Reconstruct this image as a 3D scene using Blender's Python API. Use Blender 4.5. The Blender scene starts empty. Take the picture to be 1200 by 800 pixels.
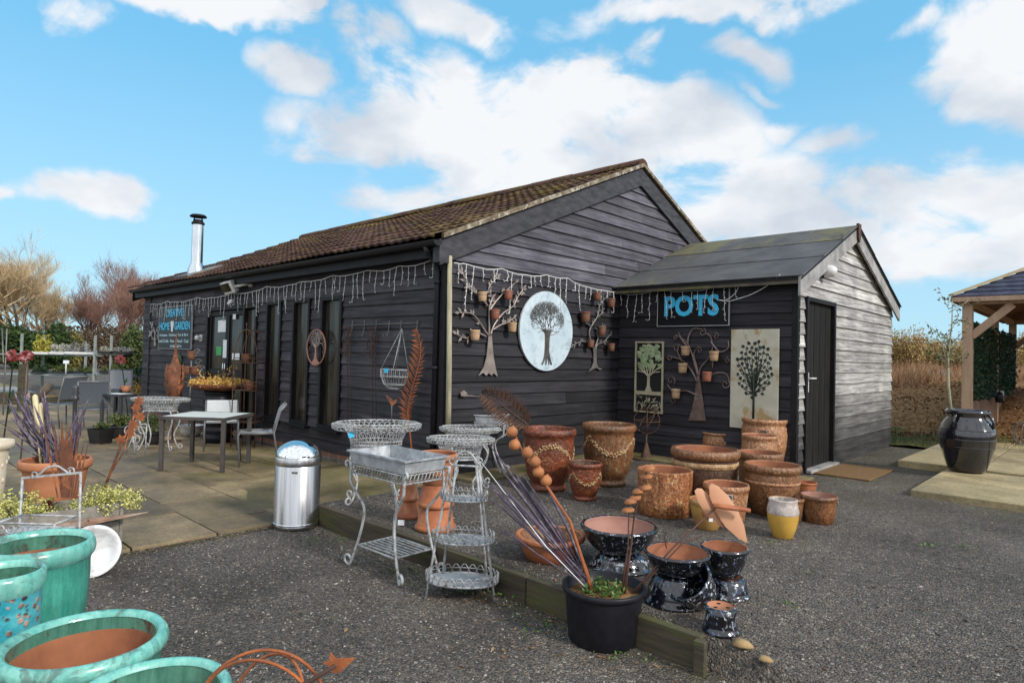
import bpy, math, random
from mathutils import Vector, Matrix
PI = math.pi
rnd = random.Random(7)
scene = bpy.context.scene
col = scene.collection

# ------------------------------------------------------------------ camera
EYE = Vector((0, 0, 1.35))
FOC = 751.3
YAW, PIT, ROL = math.radians(43.41), math.radians(1.32), math.radians(1.43)
FW = Vector((-math.sin(YAW)*math.cos(PIT), math.cos(YAW)*math.cos(PIT), math.sin(PIT)))
_r = Vector((math.cos(YAW), math.sin(YAW), 0)); _u = _r.cross(FW)
RT = math.cos(ROL)*_r + math.sin(ROL)*_u
UP = -math.sin(ROL)*_r + math.cos(ROL)*_u
def ray(x, y): return FW*FOC + RT*(x-600) - UP*(y-400)
def at(x, y, z=0.0):
    d = ray(x, y); return EYE + d*((z-EYE.z)/d.z)
def onx(x, y, X):
    d = ray(x, y); return EYE + d*(X/d.x)
def ony(x, y, Y):
    d = ray(x, y); return EYE + d*(Y/d.y)
def atd(x, y, depth): return EYE + ray(x, y)*(depth/FOC)
def va(px): return YAW+math.atan((600-px)/FOC)      # heading of the sight line through a column
def cosx(px): return math.cos(math.atan((600-px)/FOC))
def depth(p): return (Vector(p)-EYE).dot(FW)
def proj(p):
    v = Vector(p)-EYE; w = v.dot(FW)
    return 600+FOC*v.dot(RT)/w, 400-FOC*v.dot(UP)/w
def zfor(x, y, py):
    lo, hi = -0.5, 6.0
    for _ in range(50):
        m = (lo+hi)/2
        if proj((x, y, m))[1] > py: lo = m
        else: hi = m
    return (lo+hi)/2
cam = bpy.data.cameras.new('camera'); cam.sensor_width = 36; cam.lens = 36*FOC/1200
cam.clip_start = 0.05; cam.clip_end = 3000
co = bpy.data.objects.new('camera', cam); col.objects.link(co)
co.matrix_world = Matrix(((RT.x, UP.x, -FW.x, EYE.x), (RT.y, UP.y, -FW.y, EYE.y), (RT.z, UP.z, -FW.z, EYE.z), (0, 0, 0, 1)))
scene.camera = co

# ------------------------------------------------------------------ materials
class NT:
    def __init__(s, name):
        s.m = bpy.data.materials.new(name); s.m.use_nodes = True
        s.t = s.m.node_tree; s.n = s.t.nodes; s.l = s.t.links
        s.b = s.n['Principled BSDF']
    def add(s, typ, **kw):
        n = s.n.new(typ)
        for k, v in kw.items():
            if k.startswith('i_'): n.inputs[k[2:].replace('_', ' ')].default_value = v
            else: setattr(n, k, v)
        return n
    def link(s, a, b): s.l.new(a, b)
    def coord(s, stretch=(1, 1, 1), kind='Object'):
        tc = s.add('ShaderNodeTexCoord'); mp = s.add('ShaderNodeMapping')
        mp.inputs['Scale'].default_value = stretch
        oi = s.add('ShaderNodeObjectInfo'); sh = s.add('ShaderNodeVectorMath', operation='MULTIPLY_ADD')   # every object gets its own patch of the pattern
        s.link(oi.outputs['Random'], sh.inputs[0]); sh.inputs[1].default_value = (37.0, 53.0, 29.0); s.link(tc.outputs[kind], sh.inputs[2])
        s.link(sh.outputs[0], mp.inputs['Vector'])
        return mp.outputs[0]
    def noise(s, vec, scale, detail=5, rough=0.6, dist=0.0):
        n = s.add('ShaderNodeTexNoise'); n.inputs['Scale'].default_value = scale
        n.inputs['Detail'].default_value = detail; n.inputs['Roughness'].default_value = rough
        n.inputs['Distortion'].default_value = dist
        if vec is not None: s.link(vec, n.inputs['Vector'])
        return n.outputs['Fac']
    def ramp(s, fac, stops, interp='LINEAR'):
        r = s.add('ShaderNodeValToRGB'); e = r.color_ramp.elements; r.color_ramp.interpolation = interp
        while len(e) < len(stops): e.new(0.5)
        for k, (p, c) in enumerate(stops):
            e[k].position = p; e[k].color = (c[0], c[1], c[2], 1) if len(c) == 3 else c
        s.link(fac, r.inputs[0]); return r.outputs[0]
    def mix(s, fac, a, b, mode='MIX'):
        m = s.add('ShaderNodeMix', data_type='RGBA', blend_type=mode)
        for sock, v in ((m.inputs[0], fac), (m.inputs[6], a), (m.inputs[7], b)):
            if isinstance(v, (int, float)): sock.default_value = v
            elif isinstance(v, tuple): sock.default_value = (v[0], v[1], v[2], 1)
            else: s.link(v, sock)
        return m.outputs[2]
    def math(s, op, a, b=0.5):
        m = s.add('ShaderNodeMath', operation=op)
        for sock, v in ((m.inputs[0], a), (m.inputs[1], b)):
            if isinstance(v, (int, float)): sock.default_value = v
            else: s.link(v, sock)
        return m.outputs[0]
    def bump(s, h, strength=0.4, dist=0.01):
        b = s.add('ShaderNodeBump'); b.inputs['Strength'].default_value = strength; b.inputs['Distance'].default_value = dist
        s.link(h, b.inputs['Height']); s.link(b.outputs[0], s.b.inputs['Normal'])
    def island(s): return s.add('ShaderNodeNewGeometry').outputs['Random Per Island']
    def tone(s):
        a = s.add('ShaderNodeAttribute'); a.attribute_name = 'tone'; return a.outputs['Fac']
    def scale_col(s, colr, fac):
        return s.mix(1.0, colr, fac, 'MULTIPLY')
    def base(s, c): s.link(c, s.b.inputs['Base Color'])
    def set(s, rough=None, metal=None, coat=None, spec=None):
        if rough is not None: s.b.inputs['Roughness'].default_value = rough
        if metal is not None: s.b.inputs['Metallic'].default_value = metal
        if coat is not None: s.b.inputs['Coat Weight'].default_value = coat; s.b.inputs['Coat Roughness'].default_value = 0.06
        if spec is not None: s.b.inputs['Specular IOR Level'].default_value = spec

def mat(name, c1, c2=None, scale=6, rough=0.6, metal=0.0, bump=0.0, bscale=None, stretch=(1, 1, 1),
        island=0.0, coat=None, lo=0.35, hi=0.65, c3=None, s3=2.5, spec=None, detail=6):
    n = NT(name); v = n.coord(stretch)
    c2 = c2 or tuple(x*0.7 for x in c1)
    f = n.noise(v, scale, detail)
    c = n.ramp(f, [(lo, c1), (hi, c2)])
    if c3:
        g = n.noise(v, s3, 5, 0.65, 0.6); g = n.ramp(g, [(0.52, (0, 0, 0)), (0.64, (1, 1, 1))])
        c = n.mix(g, c, c3)
    if island:
        i = n.math('MULTIPLY_ADD', n.island(), 2*island); n.t.nodes[-1].inputs[2].default_value = 1-island
        c = n.scale_col(c, i)
    n.base(c); n.set(rough, metal, coat, spec)
    if bump: n.bump(n.noise(v, bscale or scale*3, 6), bump, 0.01)
    return n.m

def wood_mat(name, c1, c2, along, rough=0.75, island=0.35, usetone=True, bump=0.35):
    n = NT(name)
    st = [22, 22, 22]; st[along] = 1.1
    v = n.coord(tuple(st)); f = n.noise(v, 1.4, 8, 0.65, 0.4)
    c = n.ramp(f, [(0.3, c1), (0.72, c2)])
    v2 = n.coord((1, 1, 1)); g = n.noise(v2, 2.2, 5, 0.6)
    c = n.scale_col(c, n.ramp(g, [(0.3, (0.72, 0.72, 0.74)), (0.7, (1.2, 1.2, 1.18))]))
    i = n.add('ShaderNodeMath', operation='MULTIPLY_ADD'); n.link(n.island(), i.inputs[0]); i.inputs[1].default_value = 2*island; i.inputs[2].default_value = 1-island
    c = n.scale_col(c, i.outputs[0])
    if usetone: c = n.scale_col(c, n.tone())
    n.base(c); n.set(rough, spec=0.28); n.bump(f, bump, 0.005)
    return n.m

def leaf_mat(name, c1, c2, c3, rough=0.6):
    n = NT(name); r = n.ramp(n.island(), [(0.0, c1), (0.5, c2), (1.0, c3)])
    n.base(r); n.set(rough, spec=0.25); return n.m

MT = {}
B = MT
B['board_long'] = wood_mat('black stained boards long', (0.014, 0.013, 0.016), (0.076, 0.070, 0.082), 0, island=0.38)
B['board_gable'] = wood_mat('black stained boards gable', (0.008, 0.0078, 0.0102), (0.042, 0.040, 0.047), 1, island=0.42)
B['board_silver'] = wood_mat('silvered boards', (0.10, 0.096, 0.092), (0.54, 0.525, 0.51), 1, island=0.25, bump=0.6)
B['trim'] = mat('dark grey painted trim', (0.030, 0.030, 0.036), (0.062, 0.061, 0.070), 5, 0.7, spec=0.25, bump=0.15, stretch=(3, 1, 3))
B['trim_pale'] = mat('weathered grey trim', (0.17, 0.165, 0.16), (0.34, 0.33, 0.32), 4, 0.7, bump=0.2)
B['black_paint'] = mat('black paint', (0.006, 0.006, 0.007), (0.014, 0.013, 0.015), 8, 0.55, spec=0.2, bump=0.1)
B['black_plastic'] = mat('black plastic', (0.007, 0.007, 0.010), (0.012, 0.012, 0.016), 14, 0.45, spec=0.3, bump=0.06, bscale=60)
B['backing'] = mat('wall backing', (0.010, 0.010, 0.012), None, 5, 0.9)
def tiles_mat():
    n = NT('mossy roof tiles'); v = n.coord()
    c = n.ramp(n.noise(v, 3, 6), [(0.3, (0.036, 0.020, 0.016)), (0.7, (0.120, 0.064, 0.048))])
    c = n.scale_col(c, n.ramp(n.noise(v, 26, 3), [(0.3, (0.6, 0.6, 0.6)), (0.7, (1.35, 1.3, 1.25))]))
    g = n.noise(v, 1.1, 7, 0.72, 0.5); g2 = n.noise(v, 14, 5, 0.7)
    m = n.math('ADD', n.math('MULTIPLY', g, 0.6), n.math('MULTIPLY', g2, 0.5))
    m = n.math('ADD', m, n.math('MULTIPLY', n.tone(), 0.12))
    mask = n.ramp(m, [(0.635, (0, 0, 0)), (0.74, (0.85, 0.85, 0.85))])
    moss = n.ramp(n.noise(v, 9, 4), [(0.3, (0.075, 0.060, 0.017)), (0.55, (0.165, 0.115, 0.030)), (0.75, (0.20, 0.095, 0.028))])
    c = n.mix(mask, c, moss)
    lich = n.ramp(n.noise(v, 32, 3), [(0.70, (0, 0, 0)), (0.74, (1, 1, 1))])
    c = n.mix(n.math('MULTIPLY', lich, 0.6), c, (0.30, 0.28, 0.24))
    n.base(c); n.set(0.9, spec=0.2); n.bump(n.noise(v, 40, 5), 0.8, 0.02); return n.m
B['tiles'] = tiles_mat()
def felt_mat():
    n = NT('mineral felt'); v = n.coord()
    c = n.ramp(n.noise(v, 2.2, 6), [(0.3, (0.062, 0.062, 0.064)), (0.7, (0.115, 0.115, 0.117))])
    v2 = n.coord((1.2, 0.5, 1)); g = n.math('ADD', n.math('MULTIPLY', n.noise(v2, 2.6, 6, 0.7, 0.8), 0.7), n.math('MULTIPLY', n.tone(), 0.26))
    c = n.mix(n.ramp(g, [(0.54, (0, 0, 0)), (0.70, (0.75, 0.75, 0.75))]), c, (0.17, 0.155, 0.07))
    n.base(c); n.set(0.8, spec=0.15); n.bump(n.noise(v, 120, 3), 0.5, 0.004); return n.m
B['felt'] = felt_mat()
def gravel_mat():
    n = NT('dark gravel'); v = n.coord()
    vo = n.add('ShaderNodeTexVoronoi'); vo.inputs['Scale'].default_value = 72; n.link(v, vo.inputs['Vector'])
    vo2 = n.add('ShaderNodeTexVoronoi'); vo2.inputs['Scale'].default_value = 150; n.link(v, vo2.inputs['Vector'])
    sp = n.add('ShaderNodeSeparateColor'); n.link(vo.outputs['Color'], sp.inputs[0])
    sp2 = n.add('ShaderNodeSeparateColor'); n.link(vo2.outputs['Color'], sp2.inputs[0])
    c = n.ramp(sp.outputs[0], [(0.0, (0.026, 0.024, 0.022)), (0.4, (0.078, 0.068, 0.060)), (0.75, (0.150, 0.131, 0.114)), (0.93, (0.20, 0.14, 0.095)), (0.98, (0.36, 0.33, 0.29))])
    c2 = n.ramp(sp2.outputs[1], [(0.0, (0.025, 0.024, 0.024)), (0.7, (0.105, 0.097, 0.090)), (1.0, (0.22, 0.20, 0.18))])
    c = n.mix(0.42, c, c2)
    big = n.noise(v, 0.9, 5, 0.6)
    c = n.scale_col(c, n.ramp(big, [(0.32, (0.70, 0.67, 0.63)), (0.68, (1.55, 1.50, 1.43))]))
    moss = n.ramp(n.math('ADD', n.math('MULTIPLY', n.noise(v, 1.7, 6, 0.75, 0.4), 0.75), n.math('MULTIPLY', n.tone(), 0.22)), [(0.50, (0, 0, 0)), (0.66, (1, 1, 1))])
    c = n.mix(n.math('MULTIPLY', moss, n.ramp(n.noise(v, 24, 4), [(0.42, (0, 0, 0)), (0.6, (0.7, 0.7, 0.7))])), c, (0.085, 0.085, 0.030))
    n.base(c); n.set(0.8, spec=0.35)
    h = n.math('SUBTRACT', n.math('MULTIPLY', n.math('SUBTRACT', 1.0, vo.outputs['Distance']), 1.0), n.math('MULTIPLY', vo2.outputs['Distance'], 0.4))
    n.bump(h, 1.0, 0.02); return n.m
B['gravel'] = gravel_mat()
def slab_mat(name, ca, cb, moss_amt):
    n = NT(name); v = n.coord()
    c = n.ramp(n.noise(v, 2.2, 7, 0.65), [(0.3, ca), (0.7, cb)])
    c = n.scale_col(c, n.ramp(n.noise(v, 30, 4), [(0.3, (0.75, 0.75, 0.75)), (0.7, (1.2, 1.2, 1.2))]))
    i = n.add('ShaderNodeMath', operation='MULTIPLY_ADD'); n.link(n.island(), i.inputs[0]); i.inputs[1].default_value = 0.5; i.inputs[2].default_value = 0.75
    c = n.scale_col(c, i.outputs[0])
    g = n.math('ADD', n.math('MULTIPLY', n.noise(v, 1.3, 7, 0.72, 0.6), 0.8), n.math('MULTIPLY', n.tone(), moss_amt))
    mk = n.ramp(g, [(0.46, (0, 0, 0)), (0.64, (1, 1, 1))])
    c = n.mix(n.math('MULTIPLY', mk, 0.8), c, n.ramp(n.noise(v, 12, 4), [(0.3, (0.075, 0.075, 0.018)), (0.7, (0.15, 0.125, 0.035))]))
    dk = n.ramp(n.noise(v, 0.8, 4, 0.6, 0.3), [(0.45, (1, 1, 1)), (0.62, (0.62, 0.61, 0.60))])
    c = n.scale_col(c, dk)
    n.base(c); n.link(n.ramp(n.noise(v, 0.8, 4, 0.6, 0.3), [(0.45, (0.85, 0.85, 0.85)), (0.62, (0.55, 0.55, 0.55))]), n.b.inputs['Roughness'])
    n.bump(n.noise(v, 45, 6), 0.35, 0.006); return n.m
B['slab'] = slab_mat('patio slabs', (0.125, 0.092, 0.052), (0.29, 0.215, 0.120), 0.16)
B['slab_moss'] = slab_mat('mossy concrete', (0.12, 0.088, 0.045), (0.27, 0.205, 0.105), 0.15)
B['slab_deck'] = slab_mat('yellow paving', (0.26, 0.205, 0.105), (0.40, 0.325, 0.18), 0.02)
B['sleeper'] = mat('mossy sleeper wood', (0.075, 0.058, 0.035), (0.035, 0.028, 0.018), 7, 0.85, bump=0.6, stretch=(0.35, 3, 3), c3=(0.065, 0.072, 0.018), s3=2.2)
B['brick'] = None
def brick_mat():
    n = NT('red brick'); tc = n.add('ShaderNodeTexCoord'); mp = n.add('ShaderNodeMapping'); n.link(tc.outputs['Object'], mp.inputs[0]); mp.inputs['Rotation'].default_value = (PI/2, 0, 0)
    b = n.add('ShaderNodeTexBrick'); n.link(mp.outputs[0], b.inputs['Vector'])
    b.inputs['Color1'].default_value = (0.20, 0.085, 0.05, 1); b.inputs['Color2'].default_value = (0.13, 0.06, 0.04, 1); b.inputs['Mortar'].default_value = (0.25, 0.22, 0.18, 1)
    b.inputs['Scale'].default_value = 1.0; b.inputs['Brick Width'].default_value = 0.225; b.inputs['Row Height'].default_value = 0.075; b.inputs['Mortar Size'].default_value = 0.006
    n.base(b.outputs['Color']); n.set(0.85); n.bump(b.outputs['Fac'], -0.5, 0.01); return n.m
B['brick'] = brick_mat()
B['glass_dark'] = mat('dark window glass', (0.008, 0.008, 0.007), (0.060, 0.052, 0.038), 2.2, 0.12, spec=0.2, stretch=(5, 1, 0.4))
B['paper'] = mat('white paper', (0.72, 0.75, 0.76), (0.62, 0.65, 0.68), 9, 0.7)
B['green_sign'] = mat('green sticker', (0.03, 0.35, 0.08), (0.02, 0.28, 0.06), 9, 0.5)
B['steel'] = mat('polished flue steel', (0.62, 0.66, 0.68), (0.50, 0.53, 0.55), 4, 0.16, 1.0)
def brushed():
    n = NT('brushed bin steel'); v = n.coord((40, 40, 0.6)); f = n.noise(v, 2, 4)
    n.base(n.ramp(f, [(0.3, (0.40, 0.40, 0.41)), (0.7, (0.56, 0.56, 0.56))])); n.set(0.27, 1.0); n.bump(f, 0.05, 0.002); return n.m
B['bin_steel'] = brushed()
B['chrome'] = mat('chrome dome', (0.80, 0.81, 0.82), (0.72, 0.73, 0.74), 3, 0.04, 1.0)
B['wire'] = mat('weathered galvanised wire', (0.27, 0.28, 0.28), (0.47, 0.48, 0.49), 30, 0.6, 0.15, bump=0.2, c3=(0.20, 0.17, 0.14), s3=20)
B['zinc'] = mat('whitewashed zinc', (0.40, 0.42, 0.44), (0.19, 0.20, 0.215), 9, 0.6, 0.15, bump=0.25, c3=(0.46, 0.47, 0.48), s3=6)
B['rust'] = mat('rusted steel', (0.17, 0.058, 0.026), (0.075, 0.030, 0.018), 14, 0.85, bump=0.4, c3=(0.33, 0.115, 0.04), s3=8)
B['rust_bright'] = mat('orange rusted steel', (0.36, 0.105, 0.030), (0.20, 0.060, 0.022), 14, 0.8, bump=0.4)
B['rust_dark'] = mat('brown rusted steel', (0.085, 0.036, 0.020), (0.042, 0.021, 0.014), 14, 0.8, bump=0.4)
B['rust_ball'] = mat('rusted balls', (0.40, 0.155, 0.052), (0.23, 0.085, 0.034), 12, 0.75, bump=0.3)
B['copper'] = mat('satin copper sheet', (0.70, 0.385, 0.235), (0.60, 0.30, 0.175), 3, 0.36, 0.3, bump=0.05, island=0.1)
B['bronze'] = mat('bronzed sheet', (0.23, 0.16, 0.14), (0.13, 0.085, 0.070), 7, 0.42, 0.5, bump=0.15, c3=(0.30, 0.24, 0.235), s3=5)
B['pewter'] = mat('pale bronze', (0.36, 0.31, 0.28), (0.22, 0.18, 0.16), 9, 0.4, 0.5)
B['gunmetal'] = mat('grey metal', (0.21, 0.20, 0.19), (0.12, 0.115, 0.11), 9, 0.5, 0.4)
B['terracotta'] = mat('terracotta', (0.40, 0.135, 0.050), (0.25, 0.075, 0.030), 7, 0.7, bump=0.3, c3=(0.45, 0.20, 0.11), s3=4)
B['terracotta_clean'] = mat('smooth terracotta', (0.42, 0.175, 0.085), (0.31, 0.115, 0.052), 5, 0.7, bump=0.12)
B['terracotta_in'] = mat('pot inside clay', (0.33, 0.125, 0.055), (0.19, 0.066, 0.034), 5, 0.8, bump=0.1)
B['clay_pink'] = mat('pink clay inside', (0.36, 0.19, 0.145), (0.28, 0.135, 0.10), 4, 0.75, bump=0.05)
B['tan_pot'] = mat('small tan clay', (0.47, 0.32, 0.19), (0.36, 0.22, 0.12), 8, 0.8, bump=0.2)
B['red_pot'] = mat('small red clay', (0.30, 0.105, 0.060), (0.20, 0.070, 0.043), 8, 0.8, bump=0.2)
def rust_glaze(name, a, b, c3, sc=5, streak=1.0, thr=0.56):
    n = NT(name); v = n.coord((1, 1, streak)); w = n.coord()
    c = n.ramp(n.noise(v, sc*1.6, 8, 0.75, 0.5), [(0.3, a), (0.68, b)])
    m = n.ramp(n.noise(v, sc*2.6, 7, 0.8, 1.0), [(thr, (0, 0, 0)), (thr+0.07, (1, 1, 1))])
    c = n.mix(m, c, c3)
    c = n.scale_col(c, n.ramp(n.noise(w, 55, 3), [(0.32, (0.45, 0.45, 0.45)), (0.68, (1.4, 1.4, 1.4))]))
    n.base(c); n.set(0.38, spec=0.5); n.bump(n.noise(v, sc*6, 6), 0.9, 0.02); return n.m
B['glaze_urn'] = rust_glaze('mottled red urn glaze', (0.26, 0.062, 0.022), (0.070, 0.025, 0.014), (0.40, 0.22, 0.10), 4, 1.0, 0.58)
B['glaze_urn2'] = rust_glaze('streaked brown urn glaze', (0.26, 0.105, 0.038), (0.070, 0.036, 0.020), (0.24, 0.19, 0.11), 4, 0.3)
B['glaze_bark'] = rust_glaze('bark textured glaze', (0.44, 0.175, 0.062), (0.17, 0.050, 0.020), (0.54, 0.34, 0.16), 10, 0.5, 0.54)
B['glaze_brown'] = rust_glaze('dark brown glaze', (0.105, 0.052, 0.030), (0.052, 0.028, 0.019), (0.15, 0.075, 0.040), 3, 0.5)
B['glaze_tan'] = rust_glaze('sandy ribbed glaze', (0.42, 0.215, 0.105), (0.29, 0.115, 0.050), (0.50, 0.31, 0.17), 7, 0.5, 0.54)
B['glaze_honey'] = rust_glaze('honey brown glaze', (0.24, 0.115, 0.050), (0.16, 0.067, 0.030), (0.30, 0.175, 0.080), 4, 0.5)
B['glaze_ochre'] = mat('ochre glaze', (0.42, 0.25, 0.075), (0.33, 0.175, 0.05), 6, 0.35, bump=0.1, c3=(0.27, 0.12, 0.05), s3=7)
B['glaze_yellow'] = mat('mustard glaze', (0.52, 0.315, 0.060), (0.43, 0.24, 0.045), 5, 0.28, bump=0.05)
B['glaze_white'] = mat('crackled white glaze', (0.52, 0.46, 0.42), (0.30, 0.24, 0.22), 30, 0.4, bump=0.4)
B['garland'] = mat('cream garland relief', (0.42, 0.29, 0.14), (0.24, 0.12, 0.055), 18, 0.6, bump=0.5)
def speckle(name, thr):
    n = NT(name); v = n.coord((1, 1, 0.8))
    c = n.ramp(n.noise(v, 4, 5), [(0.35, (0.004, 0.004, 0.006)), (0.7, (0.009, 0.010, 0.016))])
    m = n.ramp(n.noise(v, 46, 6, 0.7, 0.3), [(thr, (0, 0, 0)), (thr+0.05, (1, 1, 1))])
    c = n.mix(m, c, n.ramp(n.noise(v, 13, 3), [(0.42, (0.05, 0.08, 0.18)), (0.56, (0.50, 0.53, 0.58))]))
    n.base(c); n.set(0.16, coat=0.6); n.bump(m, 0.15, 0.004); return n.m
B['speckle'] = speckle('black speckled glaze', 0.575)
B['speckle_more'] = speckle('black and blue speckled glaze', 0.545)
B['jar_black'] = mat('gloss black glaze', (0.006, 0.006, 0.010), (0.012, 0.011, 0.017), 5, 0.10, coat=0.8)
def turq(name, a, b, blotch):
    n = NT(name); v = n.coord((9, 9, 1.0)); w = n.coord()
    c = n.ramp(n.noise(v, 2.6, 8, 0.7), [(0.34, a), (0.66, b)])
    c = n.scale_col(c, n.ramp(n.noise(w, 5, 6, 0.7), [(0.3, (0.55, 0.62, 0.62)), (0.7, (1.22, 1.18, 1.15))]))
    m = n.ramp(n.noise(w, 9, 6, 0.7, 0.8), [(0.54, (0, 0, 0)), (0.63, (1, 1, 1))])
    c = n.mix(n.math('MULTIPLY', m, blotch), c, (0.065, 0.055, 0.045))
    n.base(c); n.link(n.ramp(n.noise(w, 6, 6, 0.7), [(0.4, (0.12, 0.12, 0.12)), (0.7, (0.45, 0.45, 0.45))]), n.b.inputs['Roughness']); n.bump(n.noise(w, 22, 6), 0.22, 0.008); return n.m
B['turq'] = turq('turquoise glaze', (0.025, 0.22, 0.165), (0.085, 0.38, 0.30), 0.15)
B['turq_pale'] = turq('pale turquoise rim glaze', (0.09, 0.36, 0.31), (0.24, 0.53, 0.46), 0.6)
B['turq_in'] = turq('worn turquoise inner glaze', (0.045, 0.15, 0.105), (0.10, 0.26, 0.195), 1.0)
def turq_speck():
    n = NT('speckled turquoise glaze'); w = n.coord()
    c = n.ramp(n.noise(w, 7, 6, 0.7), [(0.35, (0.015, 0.23, 0.30)), (0.65, (0.12, 0.47, 0.50))])
    v = n.add('ShaderNodeTexVoronoi'); v.inputs['Scale'].default_value = 30; n.link(w, v.inputs['Vector'])
    m = n.ramp(n.math('ADD', v.outputs['Distance'], n.math('MULTIPLY', n.noise(w, 40, 4), 0.5)), [(0.50, (1, 1, 1)), (0.66, (0, 0, 0))])
    c = n.mix(m, c, n.ramp(n.noise(w, 26, 3), [(0.4, (0.055, 0.035, 0.03)), (0.6, (0.42, 0.30, 0.24))]))
    n.base(c); n.set(0.2, coat=0.4); n.bump(m, 0.4, 0.006); return n.m
B['turq_speck'] = turq_speck()
B['stone_cream'] = mat('cream stone', (0.62, 0.54, 0.42), (0.50, 0.42, 0.31), 8, 0.85, bump=0.4)
B['enamel'] = mat('chipped white enamel', (0.66, 0.67, 0.68), (0.56, 0.57, 0.58), 6, 0.35, c3=(0.42, 0.40, 0.38), s3=5)
B['blue_print'] = mat('dark blue print', (0.02, 0.07, 0.10), (0.03, 0.05, 0.06), 8, 0.4)
B['sign_board'] = mat('black sign board', (0.006, 0.006, 0.008), (0.012, 0.011, 0.013), 5, 0.35, bump=0.03, spec=0.15)
B['sign_blue'] = mat('blue sign letters', (0.03, 0.42, 0.70), (0.045, 0.50, 0.78), 5, 0.4)
B['sign_pale'] = mat('pale sign letters', (0.42, 0.60, 0.66), (0.50, 0.66, 0.70), 5, 0.45)
B['sign_edge'] = mat('pale sign edging', (0.42, 0.42, 0.42), (0.35, 0.35, 0.36), 6, 0.5)
B['plaque'] = mat('pale blue enamel plaque', (0.40, 0.50, 0.56), (0.52, 0.60, 0.64), 4, 0.55, bump=0.1, c3=(0.33, 0.40, 0.45), s3=9)
B['plaque_dark'] = mat('dark cut tree', (0.045, 0.042, 0.040), (0.085, 0.078, 0.072), 12, 0.6)
B['cream_panel'] = mat('cream rust stained panel', (0.52, 0.49, 0.39), (0.43, 0.40, 0.31), 5, 0.6, bump=0.1, c3=(0.36, 0.25, 0.11), s3=3.2)
B['panel_tree'] = mat('dark green cut tree', (0.012, 0.022, 0.015), (0.022, 0.036, 0.024), 12, 0.5)
B['green_tree'] = mat('pale green painted tree', (0.30, 0.37, 0.20), (0.18, 0.24, 0.11), 14, 0.6, c3=(0.44, 0.46, 0.33), s3=9)
B['tan_tree'] = mat('pale tan painted tree', (0.45, 0.40, 0.28), (0.34, 0.29, 0.19), 14, 0.6)
B['panel_back'] = mat('panel black backing', (0.007, 0.007, 0.008), None, 8, 0.7)
B['verge'] = mat('verge mortar', (0.22, 0.18, 0.12), (0.095, 0.062, 0.038), 12, 0.9, bump=0.6, c3=(0.40, 0.37, 0.31), s3=11)
B['plank_door'] = mat('worn black planks', (0.006, 0.0055, 0.0055), (0.018, 0.017, 0.0165), 4, 0.65, spec=0.15, bump=0.25, stretch=(6, 6, 0.5), island=0.25)
B['rust_pot'] = mat('small brown clay', (0.19, 0.075, 0.036), (0.11, 0.045, 0.025), 8, 0.7, bump=0.2)
B['bronze_copper'] = mat('copper coloured ring', (0.42, 0.20, 0.15), (0.32, 0.14, 0.10), 6, 0.45, 0.4)
B['sling_pale'] = mat('white grey sling', (0.48, 0.50, 0.51), (0.42, 0.44, 0.45), 40, 0.6)
B['pole_wood'] = mat('pale weathered pole', (0.38, 0.35, 0.24), (0.22, 0.20, 0.13), 9, 0.8, bump=0.3, stretch=(3, 3, 0.5))
B['cord'] = mat('white light cord', (0.78, 0.78, 0.77), (0.72, 0.72, 0.70), 20, 0.5)
B['white_plastic'] = mat('white plastic', (0.66, 0.66, 0.64), (0.55, 0.55, 0.53), 6, 0.4)
B['table_top'] = mat('pale grey table top', (0.72, 0.77, 0.75), (0.66, 0.71, 0.69), 4, 0.28)
B['alu'] = mat('grey aluminium', (0.17, 0.17, 0.175), (0.12, 0.12, 0.125), 5, 0.45, 0.2)
B['alu_brown'] = mat('brown grey aluminium', (0.085, 0.075, 0.070), (0.055, 0.048, 0.046), 5, 0.45, 0.2)
B['alu_dark'] = mat('dark grey aluminium', (0.050, 0.052, 0.060), (0.036, 0.038, 0.044), 5, 0.45, 0.2)
B['sling_grey'] = mat('light grey sling', (0.30, 0.315, 0.33), (0.25, 0.262, 0.28), 40, 0.7, bump=0.1, bscale=150)
B['sling_dark'] = mat('blue grey sling', (0.085, 0.10, 0.12), (0.065, 0.08, 0.10), 40, 0.7, bump=0.1, bscale=150)
B['gazebo_wood'] = mat('pale gazebo timber', (0.42, 0.29, 0.20), (0.31, 0.205, 0.135), 5, 0.75, bump=0.2, stretch=(2, 2, 0.4))
B['fence_wood'] = mat('brown boarding', (0.21, 0.115, 0.072), (0.14, 0.075, 0.050), 5, 0.8, bump=0.3, stretch=(4, 4, 0.4), island=0.25)
B['gazebo_roof'] = mat('blue grey shingles', (0.030, 0.033, 0.055), (0.060, 0.065, 0.095), 8, 0.8, spec=0.2, bump=0.3, island=0.25)
B['mossy_timber'] = mat('mossy dark timber', (0.055, 0.045, 0.035), (0.10, 0.085, 0.06), 5, 0.85, bump=0.3, c3=(0.11, 0.10, 0.035), s3=3)
B['old_timber'] = mat('grey weathered timber', (0.16, 0.145, 0.12), (0.24, 0.22, 0.19), 6, 0.85, bump=0.4, stretch=(0.6, 3, 3))
B['mat_coir'] = mat('brown coir mat', (0.19, 0.105, 0.035), (0.13, 0.070, 0.025), 26, 0.95, bump=0.8, bscale=120)
B['purple_reed'] = mat('lilac painted reed', (0.088, 0.060, 0.098), (0.040, 0.028, 0.048), 9, 0.6, c3=(0.19, 0.16, 0.19), s3=9)
B['cream_reed'] = mat('cream reed', (0.62, 0.54, 0.33), (0.52, 0.44, 0.26), 9, 0.7)
B['red_paint'] = mat('red flower paint', (0.20, 0.012, 0.012), (0.07, 0.008, 0.008), 12, 0.35, c3=(0.42, 0.24, 0.22), s3=14, island=0.3)
B['green_stem'] = mat('dark green stem', (0.022, 0.050, 0.022), None, 12, 0.5)
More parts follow.
